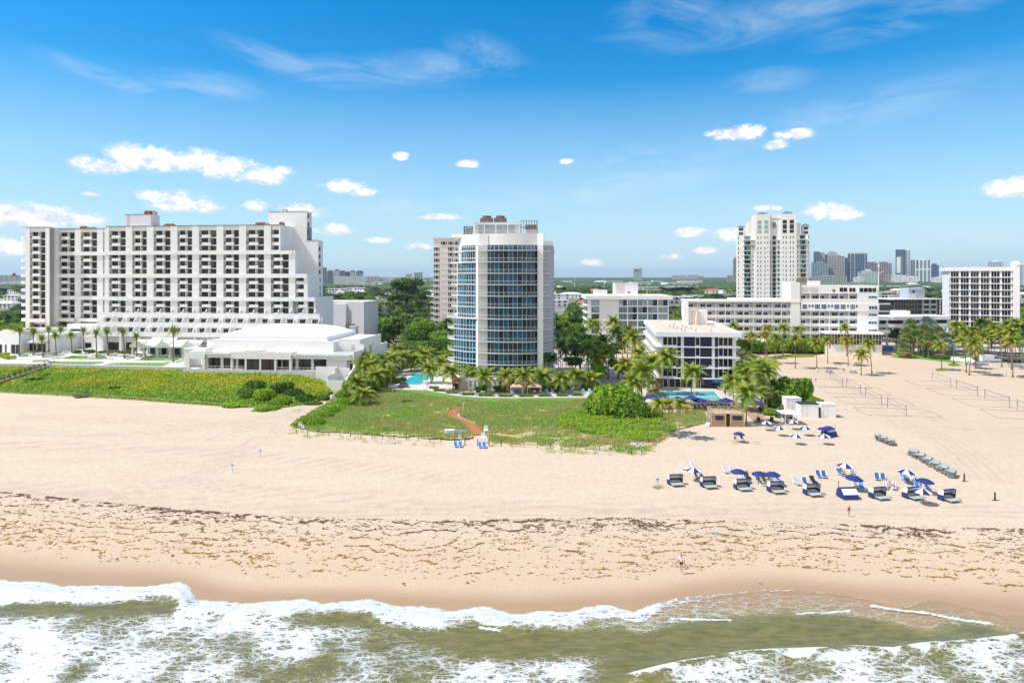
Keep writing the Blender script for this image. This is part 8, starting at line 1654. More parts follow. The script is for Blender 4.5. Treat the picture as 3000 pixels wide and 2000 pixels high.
# ---- loungers
def lounger_meshes(kind):
    mb=MB();w=.6
    if kind=='striped':
        for k in range(6):
            m=B_['navy']if k%2 else B_['wht'];x0,x1=-w/2+k*w/6,-w/2+(k+1)*w/6
            mb.face([(x0,-1.0,.32),(x1,-1.0,.32),(x1,.25,.36),(x0,.25,.36)],m);mb.face([(x0,.25,.36),(x1,.25,.36),(x1,.85,.85),(x0,.85,.85)],m)
    else:
        m=B_[kind];mb.face([(-w/2,-1.0,.32),(w/2,-1.0,.32),(w/2,.25,.36),(-w/2,.25,.36)],m);mb.face([(-w/2,.25,.36),(w/2,.25,.36),(w/2,.85,.85),(-w/2,.85,.85)],m)
    s=mb.mesh('sling');mb=MB();fm=B_['wht']if kind!='blk' else B_['blk']
    for x in(-w/2-.03,w/2+.03):mb.tube([(x,-1.03,.32),(x,.25,.35),(x,.88,.87)],.028,fm,5);mb.tube([(x,-.8,.32),(x,-.85,0)],.025,fm,5);mb.tube([(x,.2,.34),(x,.55,0)],.025,fm,5)
    mb.tube([(-w/2,-1.03,.32),(w/2,-1.03,.32)],.028,fm,5);mb.tube([(-w/2,.88,.87),(w/2,.88,.87)],.028,fm,5);return s,mb.mesh('frame')
LO={k:lounger_meshes(k)for k in('striped','teal','royal','lblue','blk','wht')}
def lounger(px,py,rz,kind,label,row=None,z=0.0,group='sun loungers',name='sun_lounger'):
    root=empty(name,G(px,py,z),rz,label,'lounger',group);link('sling',LO[kind][0],root);link('frame',LO[kind][1],root)
    if row:defer(root,row,label)
    return root
A4=lambda x,y:(1900+x/4.2,1330+y/4.2);A3=lambda x,y:(2420+x/3.953,1330+y/3.953)
for(x,y,k,rz)in((450,195,'wht',1.2),(545,168,'striped',0),(945,222,'striped',0),(1030,225,'striped',0),(1145,300,'striped',0),(1212,298,'blk',0),(600,300,'striped',.5),(675,305,'striped',.5),(1820,368,'striped',.1),(1925,368,'teal',-.2),(2092,278,'teal',-.2),(2160,283,'teal',-.25),(2030,352,'blk',0),(1405,385,'wht',1.5),(1550,335,'striped',0),(1580,320,'navyx',0)):lounger(*A4(x,y),rz+.0,k if k!='navyx' else 'teal','beach lounger in the left half of the front group, {} from the left','loL')
for(x,y,k,rz)in((165,240,'royal',.1),(300,235,'striped',-.2),(590,290,'teal',-.4),(660,295,'teal',-.4),(690,392,'striped',-.5),(790,400,'striped',-.5),(345,385,'striped',0),(412,408,'lblue',-.4),(905,300,'lblue',.1),(930,320,'orange',-.2),(1015,315,'striped',-.3),(1170,405,'teal',-.3),(1060,395,'orange',-.3)):lounger(*A3(x,y),rz,k if k!='orange' else 'royal','beach lounger in the right half of the front group, {} from the left','loR')
for px,py in((1335,1308),(1349,1308),(1406,1310),(1419,1310)):lounger(px,py,0.15,'royal','blue beach lounger below the boardwalk end, {} from the left','loB')
for px,py in((1330,1273),(1343,1275),(1355,1275)):lounger(px,py,-.3,'royal','blue and white lounger parked beside the dune grass, {} from the left','loC')
for px,py in((1603,1151),(1619,1151),(1652,1152),(1668,1152),(1709,1149),(1728,1149),(1500,1154),(1512,1154)):lounger(px,py,.1,'lblue','light blue lounger on the tower promenade, {} from the left','loP')
for i in range(9):lounger(2036+i*13.0,1195+(i%2)*1.5,.2*(i%3)-.1,'blk','black lounger behind the rail of the brick terrace, {} from the left','loT')
for px,py in((2113,1142),(2122,1148),(2135,1152),(2142,1158),(2106,1138),(2165,1150),(2150,1140)):lounger(px,py,1.2,'wht','white lounger at the right side of the aqua pool, {} from the left','loQ',.85)
# stacked loungers
def stack_rows():
    sl=MB();sl.box(-.32,.32,-.98,.98,.0,.03,B_['mesh']);[sl.box(-.3+k*.2,-.24+k*.2,-.9,.9,.03,.05,B_['gry'])for k in range(3)];slm=sl.mesh('sling');f=MB();[f.box(x,x+.06,-1.0,1.0,-.02,.06,B_['frame'])for x in(-.38,.32)];[f.box(-.38,.38,y,y+.05,-.02,.05,B_['frame'])for y in(-1.0,.95)];[f.box(x,x+.04,y,y+.04,-.14,-.02,B_['frame'])for x in(-.36,.32)for y in(-.8,.8)];fm=f.mesh('frame')
    for nm,(p0,p1),n,w in(('short',(G(2572,1287),G(2612,1302)),5,1.0),('long',(G(2672,1331),G(2790,1396)),12,1.0)):
        d=p1-p0;a=math.atan2(d.y,d.x)
        for i in range(n):
            c=p0.lerp(p1,i/(n-1));hgt=5+(i*7+n)%2
            for j in range(hgt):
                lab='grey lounger, %s from the bottom of the %s stack in the %s row'%(ordinal(j+1),ordinal(i+1),nm)
                root=empty('stacked_lounger',c+Vector((rnd.uniform(-.16,.16),rnd.uniform(-.16,.16),.16+j*.165)),a+R(58)+rnd.uniform(-.04,.04),lab,'lounger','stacked grey loungers');link('sling',slm,root);link('frame',fm,root);root.scale=(1.25,1.15,1)
def ordinal(n):return['first','second','third','fourth','fifth','sixth','seventh','eighth','ninth','tenth','eleventh','twelfth'][n-1]
stack_rows()
# ---- people
def person(px,py,label,pose,skin='light',top=None,bottom=None,hair='hair',z=0.0,rz=0.0,hgt=1.7,swim=None):
    """one continuous skinned body posed from a joint list; clothing is taken from the body's own surface"""
    k=hgt/1.7;J={};root=empty('person',G(px,py,z),rz,label,'person','people on the beach')
    if pose in('stand','walk'):
        s=.16 if pose=='walk' else .05
        J=dict(pel=(0,0,.93),wai=(0,.01,1.08),che=(0,.0,1.28),nec=(0,-.01,1.45),hd0=(0,-.02,1.55),hd1=(0,-.02,1.66),hL=(-.09,0,.90),kL=(-.11,-s-.02,.50),aL=(-.11,-s*.6+.02,.09),tL=(-.12,-s*.6-.14,.04),hR=(.09,0,.90),kR=(.11,s*.4-.02,.50),aR=(.11,s+.04,.10),tR=(.12,s-.10,.05),sL=(-.18,0,1.38),eL=(-.25,s*.5,1.12),wL=(-.27,s*.7-.06,.88),sR=(.18,0,1.38),eR=(.25,-s*.4,1.12),wR=(.27,-s*.9-.04,.88))
    elif pose=='sit':
        J=dict(pel=(0,.25,.48),wai=(0,.33,.62),che=(0,.45,.80),nec=(0,.52,.97),hd0=(0,.52,1.07),hd1=(0,.50,1.18),hL=(-.09,.22,.45),kL=(-.13,-.22,.56),aL=(-.12,-.60,.40),tL=(-.12,-.70,.50),hR=(.09,.22,.45),kR=(.13,-.20,.60),aR=(.12,-.55,.38),tR=(.12,-.66,.47),sL=(-.18,.47,.92),eL=(-.28,.28,.74),wL=(-.22,.02,.62),sR=(.18,.47,.92),eR=(.29,.30,.72),wR=(.24,.06,.60))
    else:
        J=dict(pel=(0,.15,.46),wai=(0,.32,.53),che=(0,.50,.66),nec=(0,.64,.80),hd0=(0,.70,.89),hd1=(0,.74,.99),hL=(-.09,.10,.45),kL=(-.12,-.32,.50),aL=(-.13,-.76,.42),tL=(-.14,-.82,.52),hR=(.09,.10,.45),kR=(.14,-.30,.60),aR=(.13,-.70,.42),tR=(.13,-.78,.52),sL=(-.18,.58,.75),eL=(-.32,.42,.60),wL=(-.24,.20,.55),sR=(.18,.58,.75),eR=(.33,.46,.60),wR=(.25,.22,.56))
    names=['pel','wai','che','nec','hd0','hd1','hL','kL','aL','tL','hR','kR','aR','tR','sL','eL','wL','sR','eR','wR'];rad=dict(pel=.135,wai=.115,che=.13,nec=.052,hd0=.085,hd1=.082,hL=.088,kL=.058,aL=.036,tL=.03,hR=.088,kR=.058,aR=.036,tR=.03,sL=.058,eL=.04,wL=.026,sR=.058,eR=.04,wR=.026)
    E=[('pel','wai'),('wai','che'),('che','nec'),('nec','hd0'),('hd0','hd1'),('pel','hL'),('hL','kL'),('kL','aL'),('aL','tL'),('pel','hR'),('hR','kR'),('kR','aR'),('aR','tR'),('che','sL'),('sL','eL'),('eL','wL'),('che','sR'),('sR','eR'),('eR','wR')]
    V=[Vector(J[n])*k for n in names];R_=[rad[n]*k for n in names];ED=[(names.index(a),names.index(b))for a,b in E]
    for s in('L','R'): # palm and five separate fingers
        w=J['w'+s];e=J['e'+s];d=(Vector(w)-Vector(e)).normalized();sd=Vector((1,0,0))if abs(d.x)<.7 else Vector((0,1,0));pi=len(V);V.append((Vector(w)+d*.07)*k);R_.append(.028*k);ED.append((names.index('w'+s),pi))
        for q in range(5):
            off=sd*(q-2)*.021;l=(.055,.085,.09,.082,.065)[q];dd=d if q else(d*.5+sd*(-.9)).normalized();a=len(V);V.append((Vector(w)+d*(.10 if q else .05)+off)*k);R_.append(.0095*k);ED.append((pi,a));V.append((Vector(w)+d*(.10 if q else .05)+off+dd*l+Vector((0,-.012,-.01)))*k);R_.append(.008*k);ED.append((a,a+1))
    me=bpy.data.meshes.new('body');me.from_pydata([tuple(v)for v in V],ED,[]);tmp=bpy.data.objects.new('tmp',me);COL.objects.link(tmp);md=tmp.modifiers.new('s','SKIN');ly=me.skin_vertices[0]if me.skin_vertices else None
    if ly is None:
        bm=bmesh.new();bm.from_mesh(me);bm.verts.layers.skin.verify();bm.to_mesh(me);bm.free();ly=me.skin_vertices[0]
    for i,r in enumerate(R_):ly.data[i].radius=(r,r*(.82 if i in(0,1,2)else 1));ly.data[i].use_root=(i==0)
    sb=tmp.modifiers.new('b','SUBSURF');sb.levels=1;sb.render_levels=1;bpy.context.view_layer.update();dg=bpy.context.evaluated_depsgraph_get();bm=bmesh.new();ev=tmp.evaluated_get(dg);m2=bpy.data.meshes.new_from_object(ev);bpy.data.objects.remove(tmp)
    m2.name='body';m2.materials.clear();m2.materials.append(SK[skin]);m2.polygons.foreach_set('use_smooth',[True]*len(m2.polygons));link('body',m2,root)
    segs=[(names.index(a),names.index(b),a+b)for a,b in E];co=[v.co.copy()for v in m2.vertices];nr=[v.normal.copy()for v in m2.vertices]
    def near(p):
        best=None;bd=9
        for a,b,n in segs:
            A,Bv=V[a],V[b];t=max(0,min(1,(p-A).dot(Bv-A)/max((Bv-A).length_squared,1e-6)));dd=(p-A.lerp(Bv,t)).length-(R_[a]+(R_[b]-R_[a])*t)
            if dd<bd:bd=dd;best=(n,t)
        return best
    cls=[near(p)for p in co]
    def cloth(nm,test,m,infl):
        fs=[tuple(p.vertices)for p in m2.polygons if all(test(*cls[v])for v in p.vertices)]
        if not fs:return
        used=sorted({v for f in fs for v in f});ix={v:i for i,v in enumerate(used)};c=bpy.data.meshes.new(nm);c.from_pydata([tuple(co[v]+nr[v]*infl)for v in used],[],[tuple(ix[v]for v in f)for f in fs]);c.materials.append(m);c.polygons.foreach_set('use_smooth',[True]*len(fs));link(nm,c,root)
    torso=('pelwai','waiche','chesL','chesR','chenec')
    if top:cloth('shirt',lambda n,t:n in torso and not(n=='chenec' and t>.5)or n in('sLeL','sReR')and(t<.75 or top=='white'),CL[top],.022)
    if bottom:cloth('shorts',lambda n,t:n in('pelhL','pelhR')or n in('hLkL','hRkR')and t<.62 or(n=='pelwai' and t<.5),CL[bottom],.018)
    if swim:cloth('swimwear',lambda n,t:n in('pelhL','pelhR','pelwai')or(n=='waiche')or n in('hLkL','hRkR')and t<.16 or(n in('chesL','chesR')and t<.35),CL[swim],.012)
    hc=V[names.index('hd1')];up=(V[5]-V[3]).normalized();cloth('hair',lambda n,t:n=='hd0hd1' and t>.35,CL[hair],.014)
    fc=MB();fwd=Vector((0,-1,0));h0=V[4]+(V[5]-V[4])*.5
    for sx in(-.03,.03):fc.lathe([(0,-.012),(.012,0),(0,.012)],CL['black'],6,tuple(h0+Vector((sx,-.082*k,.012))))
    fc.box(h0.x-.011,h0.x+.011,h0.y-.105*k,h0.y-.08*k,h0.z-.03,h0.z+.005,SK[skin]);fc.box(h0.x-.022,h0.x+.022,h0.y-.088*k,h0.y-.08*k,h0.z-.05,h0.z-.042,CL['maroon']);fc.build('face',root)
    return root
person(1996,1671,'person in a white shirt and black shorts walking inland across the seaweed lines','walk','tan','white','black',rz=R(180),hgt=1.86)
person(2487,1512,'person in a black swimsuit standing below the closed hood cabana','stand','light',swim='black',hair='fair_hair',rz=R(10),hgt=1.58)
for i,(px,c,h,sk)in enumerate(((2361,'maroon',1.68,'tan'),(2376,'maroon',1.72,'tan'),(2390,'black',1.55,'light'))):person(px,1121,'small figure in {} walking near the volleyball nets, {} of three'.format('dark red top' if c=='maroon' else 'black swimwear',('left','middle','right')[i]),'walk',sk,top=c if c!='black' else None,bottom='black' if c!='black' else None,swim='black' if c=='black' else None,rz=R(60*i),hgt=h)
PP=[(A4(583,300),'sit','tan',None,'sunbather sitting up on a lounger right of the first cabana','black'),(A4(650,308),'lie','tan',None,'sunbather lying beside the sitting one right of the first cabana','black'),(A4(1212,298),'sit','dark',None,'person on the black lounger behind the third cabana','black'),
      (A4(1335,345),'sit','tan',None,'leftmost sunbather of the crowded group under two navy umbrellas','blue'),(A4(1372,372),'sit','light','blue','sunbather in light blue at the front of the crowded group',None),(A4(1400,320),'sit','dark','maroon','sunbather in maroon in the middle of the crowded group',None),(A4(1432,370),'sit','tan','yellow','sunbather in yellow at the front of the crowded group',None),(A4(1450,315),'sit','light','white','sunbather in white at the back of the crowded group',None),(A4(1490,345),'sit','dark',None,'rightmost sunbather of the crowded group','maroon'),(A4(1510,325),'lie','tan',None,'sunbather reclining right of the crowded group','black'),
      (A3(190,235),'sit','dark',None,'left sunbather under the farthest striped umbrella','red'),(A3(295,225),'sit','tan','pink','right sunbather under the farthest striped umbrella',None),(A3(335,375),'sit','light','white','person in white under the tilted navy umbrella',None),(A3(700,375),'lie','tan',None,'left sunbather on the loungers behind the second last open cabana','orange'),(A3(765,390),'lie','tan',None,'right sunbather on the loungers behind the second last open cabana','orange'),(A3(932,305),'sit','tan','red','person in red under the striped umbrella by the stacked loungers',None),(A3(1005,290),'sit','tan',None,'sunbather right of the person in red','grey'),(A3(1160,385),'lie','tan',None,'sunbather under the rightmost navy umbrella','red'),(A3(1030,480),'lie','dark',None,'person reclining inside the occupied cabana','black'),(A3(1060,372),'sit','tan','orange','person in orange behind the occupied cabana',None),
      ((1900+995/3.92,1130+640/3.92),'sit','tan',None,'left person under the lone navy umbrella','black'),((1900+1075/3.92,1130+632/3.92),'sit','dark','black','right person under the lone navy umbrella',None),((2104,1140),'sit','tan',None,'sunbather at the far corner of the aqua pool','black')]
for(p,pose,sk,top,lab,sw)in PP:person(p[0],p[1],lab,pose,sk,top=top,bottom='black' if top else None,swim=sw,rz=rnd.uniform(-.3,.3),z=.85 if p[1]<1150 else 0)
for(x,y)in(A4(1405,392),):b=G(x,y);root=empty('cooler_box',b,.1,'low white cooler in front of the crowded umbrella group','cooler');mb=MB();mb.box(-.5,.5,-.25,.25,0,.34,B_['wht']);mb.build('box',root);mb=MB();mb.box(-.53,.53,-.28,.28,.34,.44,B_['wht']);mb.build('lid',root)
# ---- volleyball
nm=mat('blue_net_tape',(0.09,0.11,0.22),.7);pm=mat('grey_blue_post',(0.20,0.22,0.32),.5)
NETS=[((2271,1102),(2290,1135)),((2432,1110),(2469,1136)),((2480.6,1133),(2521,1156)),((2536,1163),(2583,1187)),((2600,1194),(2655,1221)),((2731,1115),(2786,1134)),((2802,1139),(2864,1162)),((2885,1169),(2958,1195)),((2980,1202),(3050,1232))]
for i,(a,b)in enumerate(NETS):
    A,Bv=G(*a),G(*b);root=empty('volleyball_net',A,0,'blue edged volleyball net between two posts on the right beach, {} from the left','net','volleyball nets');d=Bv-A;defer(root,'net',root['label'])
    for p in(Vector(),d):mb=MB();mb.tube([p,p+Vector((0,0,2.75))],.07,pm,6);mb.build('post',root)
    u=d.normalized();mb=MB();p0,p1=u*.55,d-u*.55
    for z in(2.43,1.43):mb.tube([p0+Vector((0,0,z)),(p0+p1)/2+Vector((0,0,z-.06)),p1+Vector((0,0,z))],.045,nm,4)
    for p in(p0,p1):mb.tube([p+Vector((0,0,1.42)),p+Vector((0,0,2.44))],.03,nm,4)
    for(p,q)in((p0,Vector()),(p1,d)):
        for z in(2.43,1.43):mb.tube([p+Vector((0,0,z)),q+Vector((0,0,z+.15))],.015,nm,3)
    mb.build('net_band',root);c=MB();L=d.length;n=Vector((-u.y,u.x,0))
    if n.x<0:n=-n
    P4=[u*.8-n*8,d-u*.8-n*8,d-u*.8+n*8,u*.8+n*8];r2=empty('court_line',A,0,'thin dark rope rectangle marking a sand volleyball court, {} from the left','court line','court lines');defer(r2,'court',r2['label']);[c.tube([p+Vector((0,0,.03)),q+Vector((0,0,.03))],.028,M_['wooddk'],3)for p,q in zip(P4,P4[1:]+P4[:1])];c.build('rope',r2)
# ---- picnic tables and park things
def picnic(px,py,m,label,row=None):
    root=empty('picnic_table',G(px,py),rnd.uniform(-.15,.15),label,'table','picnic tables');mb=MB();mb.box(-1.1,1.1,-.38,.38,.72,.78,m);mb.build('table_top',root)
    for y in(-.8,.6):mb=MB();mb.box(-1.1,1.1,y,y+.25,.42,.47,m);mb.build('bench',root)
    for x in(-.8,.8):mb=MB();mb.tube([(x,-.75,0),(x,-.25,.72)],.05,m,4);mb.tube([(x,.75,0),(x,.25,.72)],.05,m,4);mb.box(x-.04,x+.04,-.8,.8,.36,.42,m);mb.build('leg_frame',root)
    defer(root,row or 'pic',label)
for px,py in((2453,1068),(2512,1068),(2864,1077),(2992,1107)):picnic(px,py,M_['dark'],'black picnic table on the upper sand, {} from the left')
for px,py in((2430,1092),(2500,1093),(2926,1102)):picnic(px,py,B_['royal'],'blue picnic table on the upper sand, {} from the left','picb')
for px,py in((2530,1052),(2547,1038)):picnic(px,py,M_['rust'],'rusty red picnic table by the restaurant wall, {} from the left','picr')
for px,py,h in((2472,1090,1.0),(2832,1072,1.0)):root=empty('grill',G(px,py),0,'black park grill on a post, {} from the left','grill','park grills');mb=MB();mb.tube([(0,0,0),(0,0,.8)],.05,M_['dark'],5);mb.build('post',root);mb=MB();mb.box(-.4,.4,-.25,.25,.8,1.05,M_['dark']);mb.build('fire_box',root);defer(root,'grill',root['label'])
for px,py in((2394,1090),(2944,1102)):root=empty('trash_bin',G(px,py),0,'pale concrete trash bin on the upper sand, {} from the left','bin','trash bins');mb=MB();mb.lathe([(0,0),(.42,0),(.45,1.1),(.3,1.25),(0,1.3)],M_['lgrey'],10);mb.build('bin_body',root);mb=MB();mb.lathe([(0,1.3),(.2,1.32),(0,1.4)],M_['dark'],8);mb.build('lid',root);defer(root,'bin',root['label'])
root=empty('trash_barrel',G(2261,1234),0,'black trash barrel beside the brick path by the kiosk','bin');mb=MB();mb.lathe([(0,0),(.38,0),(.42,.5),(.38,1.0),(.3,1.02),(0,.95)],M_['dark'],10);mb.build('barrel',root)
root=empty('drum_stand',G(2222,1235),0,'dark reddish drum with a white top at the path beside the wooden hut','drum');mb=MB();mb.lathe([(0,0),(.4,0),(.4,1.0),(0,1.0)],mat('dark_red_drum',(0.09,0.02,0.03),.6),10);mb.build('drum',root);mb=MB();mb.lathe([(.22,1.0),(.22,1.7),(.05,1.75),(.05,2.2),(0,2.2)],B_['wht'],8);mb.build('lid',root)
# blue covered pool with fence
root=empty('blue_pool_cover',G(2590,1027),-.05,'bright blue tarp sloping beside the glazed restaurant wall','cover');mb=MB();mb.face([(0,0,.6),(9,-1,.2),(9.5,3.5,.6),(.6,4.5,2.0)],mat('blue_tarp',(0.02,0.14,0.60),.5));mb.build('tarp',root);mb=MB();rail_fn(11,1.2,10,M_['grey'],False)(mb,-.5,-1.3,0);mb.build('fence',root)
# ---- hut, kiosk and sheds
def hut():
    fr=Frame(2083,145,3.0,0.0);root=froot(fr,'wooden_hut','tan wooden beach hut with shuttered counters and an open railed roof','hut');w=fr.u(2181);zt=2.75;D=3.6;mb=MB()
    xm0,xm1=w*.445,w*.575;mb.box(0,xm0,0,D,0,zt,M_['wood']);mb.box(xm1,w,0,D,0,zt,M_['wood']);mb.box(xm0,xm1,1.4,D,0,zt,M_['wood']);mb.build('wall',root);tr=MB();lt=mat('light_timber',(0.60,0.46,0.31),.8)
    for x in(0,xm0-.1,xm1,w-.12):tr.box(x,x+.14,-.05,0.0,0,zt+.05,lt)
    for a,b in((0,xm0),(xm1,w)):tr.box(a+.14,b-.12,-.04,0.0,1.22,1.36,lt);tr.box(a+.14,b-.12,-.04,0,zt-.25,zt-.1,lt)
    tr.build('trim',root)
    for a,b in((.9,xm0-.5),(xm1+.5,w-.55)):s=MB();s.box(a,b,-.07,-.005,1.42,2.35,M_['navy']);s.build('shutter',root)
    s=MB();s.box(-.07,-.005,.6,D-.6,1.42,2.35,M_['grey']);s.build('shutter',root);s=MB();s.box(xm0+.1,xm1,.6,.7,0,2.2,M_['wooddk']);s.build('door',root)
    r=MB();r.box(-.05,w+.05,-.05,D+.05,zt,zt+.1,lt);r.build('roof_deck',root);r=MB()
    for(a,b,c,d)in((0,w,0,.1),(0,w,D-.1,D),(0,.1,.1,D-.1),(w-.1,w,.1,D-.1)):
        for z in(zt+.45,zt+.85):r.box(a,b,c,d,z,z+.09,lt)
    for x in(0,w*.33,w*.66,w-.1):r.box(x,x+.1,0,.1,zt+.1,zt+.94,lt);r.box(x,x+.1,D-.1,D,zt+.1,zt+.94,lt)
    for i in range(6):x=w*(i+.5)/6;r.box(x,x+.08,.1,D-.1,zt+.5,zt+.58,lt)
    r.build('roof_railing',root);s=MB();s.face([(-1.3,0,.1),(-.5,-.5,.1),(-.1,.3,.8),(-.8,.8,.8)],M_['lgrey']);s.build('leaning_panel',root)
hut()
def kiosk():
    fr=Frame(2300,147,3.0,0.0);root=froot(fr,'white_kiosk','white open sided kiosk with a low hip roof and navy panels at its base','kiosk');w=fr.u(2336);D=2.8;mb=MB();mb.box(0,w,0,D,0,.12,W2)
    for(a,b,c,d)in((0,w,0,.08),(0,.08,.08,D),(w-.08,w,.08,D),(0,w,D-.08,D)):mb.box(a,b,c,d,.12,1.1,B_['navy']);mb.box(a-.04,b+.04,c-.04,d+.04,1.1,1.2,W2)
    mb.build('counter',root);c=MB()
    for x in(0,w-.12):
        for y in(0,D-.12):c.box(x-.02,x+.14,y-.02,y+.14,0,2.35,W2)
    c.box(w*.62,w*.7,-.02,.1,1.2,2.35,W2);c.box(-.03,-.0,.3,1.3,.2,1.0,W2);c.box(-.03,0,1.5,2.5,.2,1.0,W2);c.box(.3,w-.3,-.03,0,.2,.3,W2);c.build('post',root);b=MB();b.box(.1,w-.1,D-.14,D-.09,1.2,2.3,M_['lgrey']);b.box(.4,1.2,.9,1.6,1.2,1.8,M_['grey']);b.build('back_board',root)
    r=MB();e=.75;q=[(-e,-e,2.35),(w+e,-e,2.35),(w+e,D+e,2.35),(-e,D+e,2.35)];top=(w/2,D/2,3.05);[r.face([q[i],q[(i+1)%4],top],W2)for i in range(4)];r.face(q[::-1],W2);r.build('roof',root)
kiosk()
def shed(px0,px1,Y,h,label,z=0.0,dark=False):
    fr=Frame(px0,Y,3.0,0.0);root=froot(fr,'storage_shed',label,'shed','white storage sheds');w=fr.u(px1);mb=MB();mb.box(0,w,0,2.9,0,h,W2);mb.build('wall',root);r=MB();r.box(-.08,w+.08,-.08,2.98,h,h+.14,M_['dark']if dark else M_['roofw']);r.build('roof',root);d=MB();
    for i in range(max(1,int(w/2.4))):x=.5+i*2.4;d.box(x,x+.03,-.03,0,.1,h-.1,M_['grey']);d.box(x+.9,x+.93,-.03,0,.1,h-.1,M_['grey']);d.box(x+1.0,x+1.05,-.06,-.0,1.0,1.1,M_['dark'])
    d.build('door',root);return root,w
shed(2303,2348,161,3.1,'white storage shed partly hidden behind the kiosk roof, leftmost');shed(2345,2398,154,3.05,'white storage shed with a dark flat roof in the middle',dark=True);shed(2406,2449,154.2,2.95,'white storage shed at the right end of the shed row');
root=empty('dark_doorway',(xat(2398,154.5),154.5,0),-.05,'dark gap door between the two right white sheds','door');mb=MB();mb.box(.05,.6,.2,.3,0,2.3,M_['wooddk']);mb.build('door_leaf',root)
# ---- cabana tents at the tower
def tent(px0,px1,py,D,h,label):
    a,b=G(px0,py),G(px1,py);w=(b-a).length;root=empty('cabana_tent',a,-.04,label,'tent','tan cabana tents')
    for x in(0,w-.1):
        for y in(0,D):mb=MB();mb.box(x,x+.1,y,y+.1,0,h,B_['crm']);mb.build('pole',root);mb=MB();mb.lathe([(.12,0),(.09,h*.5),(.2,h)],B_['tan'],6,(x+.05,y+.05,0));mb.build('curtain',root)
    r=MB();e=.15;q=[(-e,-e,h),(w+e,-e,h),(w+e,D+e,h),(-e,D+e,h)];t=[(w*.38,D*.38,h+.75),(w*.62,D*.38,h+.75),(w*.62,D*.62,h+.75),(w*.38,D*.62,h+.75)];[r.face([q[i],q[(i+1)%4],t[(i+1)%4],t[i]],B_['tan'])for i in range(4)];tt=(w/2,D/2,h+1.1);[r.face([Vector(t[i])+Vector((0,0,.1)),Vector(t[(i+1)%4])+Vector((0,0,.1)),tt],B_['tan'])for i in range(4)];[r.face([q[i],q[(i+1)%4],Vector(q[(i+1)%4])-Vector((0,0,.3)),Vector(q[i])-Vector((0,0,.3))],B_['tan'])for i in range(4)];r.build('roof',root);return root,w
t1,w1=tent(1326,1368,1141,3.6,2.3,'largest tan cabana tent with closed side curtain beside the free form pool');mb=MB();mb.box(w1*.42,w1,.0,.06,0,2.2,B_['tan']);mb.box(w1-.05,w1+.02,.1,3.6,0,2.2,B_['tan']);mb.build('side_curtain',t1)
tent(1296,1322,1126,3,2.3,'tan cabana tent behind the largest one by the free form pool');tent(1496,1532,1157,3.2,2.3,'open tan cabana tent on the promenade, left of two');tent(1545,1585,1157,3.2,2.3,'open tan cabana tent on the promenade, right of two')
for px,lab in((1513,'small blue draped table inside the left promenade tent'),(1566,'small pale chair set inside the right promenade tent')):root=empty('tent_furniture',G(px,1153),0,lab,'furniture');mb=MB();mb.box(-.5,.5,-.3,.3,.4,.5,B_['royal']if px<1540 else B_['crm']);mb.build('seat',root);mb=MB();[mb.box(x,x+.07,y,y+.07,0,.4,B_['crm'])for x in(-.5,.43)for y in(-.3,.23)];mb.box(-.5,.5,.25,.33,.5,1.0,B_['royal']if px<1540 else B_['crm']);mb.build('frame',root)
# ---- pool umbrellas and rails
def pool_umb(px,pyt,label,z=.85,r=1.75):
    b=G(px,pyt,z+2.7);root=empty('pool_umbrella',(b.x,b.y,z),rnd.uniform(0,.8),label,'umbrella','navy pool umbrellas');mb=MB();q=[(r*math.cos(t),r*math.sin(t),2.0)for t in[i*math.pi/4 for i in range(8)]];[mb.face([q[i],q[(i+1)%8],(0,0,2.7)],B_['navy'])for i in range(8)];[mb.face([q[i],q[(i+1)%8],Vector(q[(i+1)%8])-Vector((0,0,.18)),Vector(q[i])-Vector((0,0,.18))],B_['navy'])for i in range(8)];mb.build('canopy',root);mb=MB();mb.tube([(0,0,0),(0,0,2.68)],.04,M_['wood'],6);mb.build('pole',root);defer(root,'pumb',label)
for px,py in((1911,1153),(1938,1154),(2026,1157),(2049,1164),(2126,1164),(2103,1110),(2126,1118),(2190,1162),(2218,1172),(1985,1160)):pool_umb(px,py,'dark navy umbrella around the aqua pool, {} from the left',.85 if py<1160 else .3)
def railing(name,label,pts,z,h,m,n,glass=False,group=None):
    root=empty(name,G(*pts[0],z),0,label,'railing',group);o=root.location;mb=MB();W_=[G(x,y,z)-o for x,y in pts]
    for a,b in zip(W_[:-1],W_[1:]):
        mb.tube([a+Vector((0,0,h)),b+Vector((0,0,h))],.035,m,4);mb.tube([a+Vector((0,0,h*.5)),b+Vector((0,0,h*.5))],.02,m,4)
        for i in range(n+1):p=a.lerp(b,i/n);mb.box(p.x-.03,p.x+.03,p.y-.03,p.y+.03,0,h,m)
    mb.build('rail',root)
    if glass:mb=MB();[mb.face([a+Vector((0,.02,.05)),b+Vector((0,.02,.05)),b+Vector((0,.02,h)),a+Vector((0,.02,h))],M_['railg'])for a,b in zip(W_[:-1],W_[1:])];mb.build('glass_panel',root)
railing('terrace_railing','dark railing in front of the black loungers on the brick terrace',[(2000,1203),(2178,1203)],.1,1.1,M_['wooddk'],12);railing('terrace_railing','dark railing at the right end of the brick terrace',[(2178,1203),(2172,1176)],.1,1.1,M_['wooddk'],4)
railing('pool_fence','glass and metal fence in front of the free form pool',[(1155,1139),(1200,1139),(1250,1139),(1256,1128)],0,1.2,M_['alum'],5,True)
mb=MB();root=empty('pool_retaining_wall',G(1905,1171,0),0,'low pale wall between the aqua pool deck and brick terrace','wall');a=G(2190,1171)-G(1905,1171);mb.box(0,a.length,0,.3,0,.95,M_['pavew']);mb.build('wall_body',root);root.rotation_euler[2]=math.atan2(a.y,a.x)
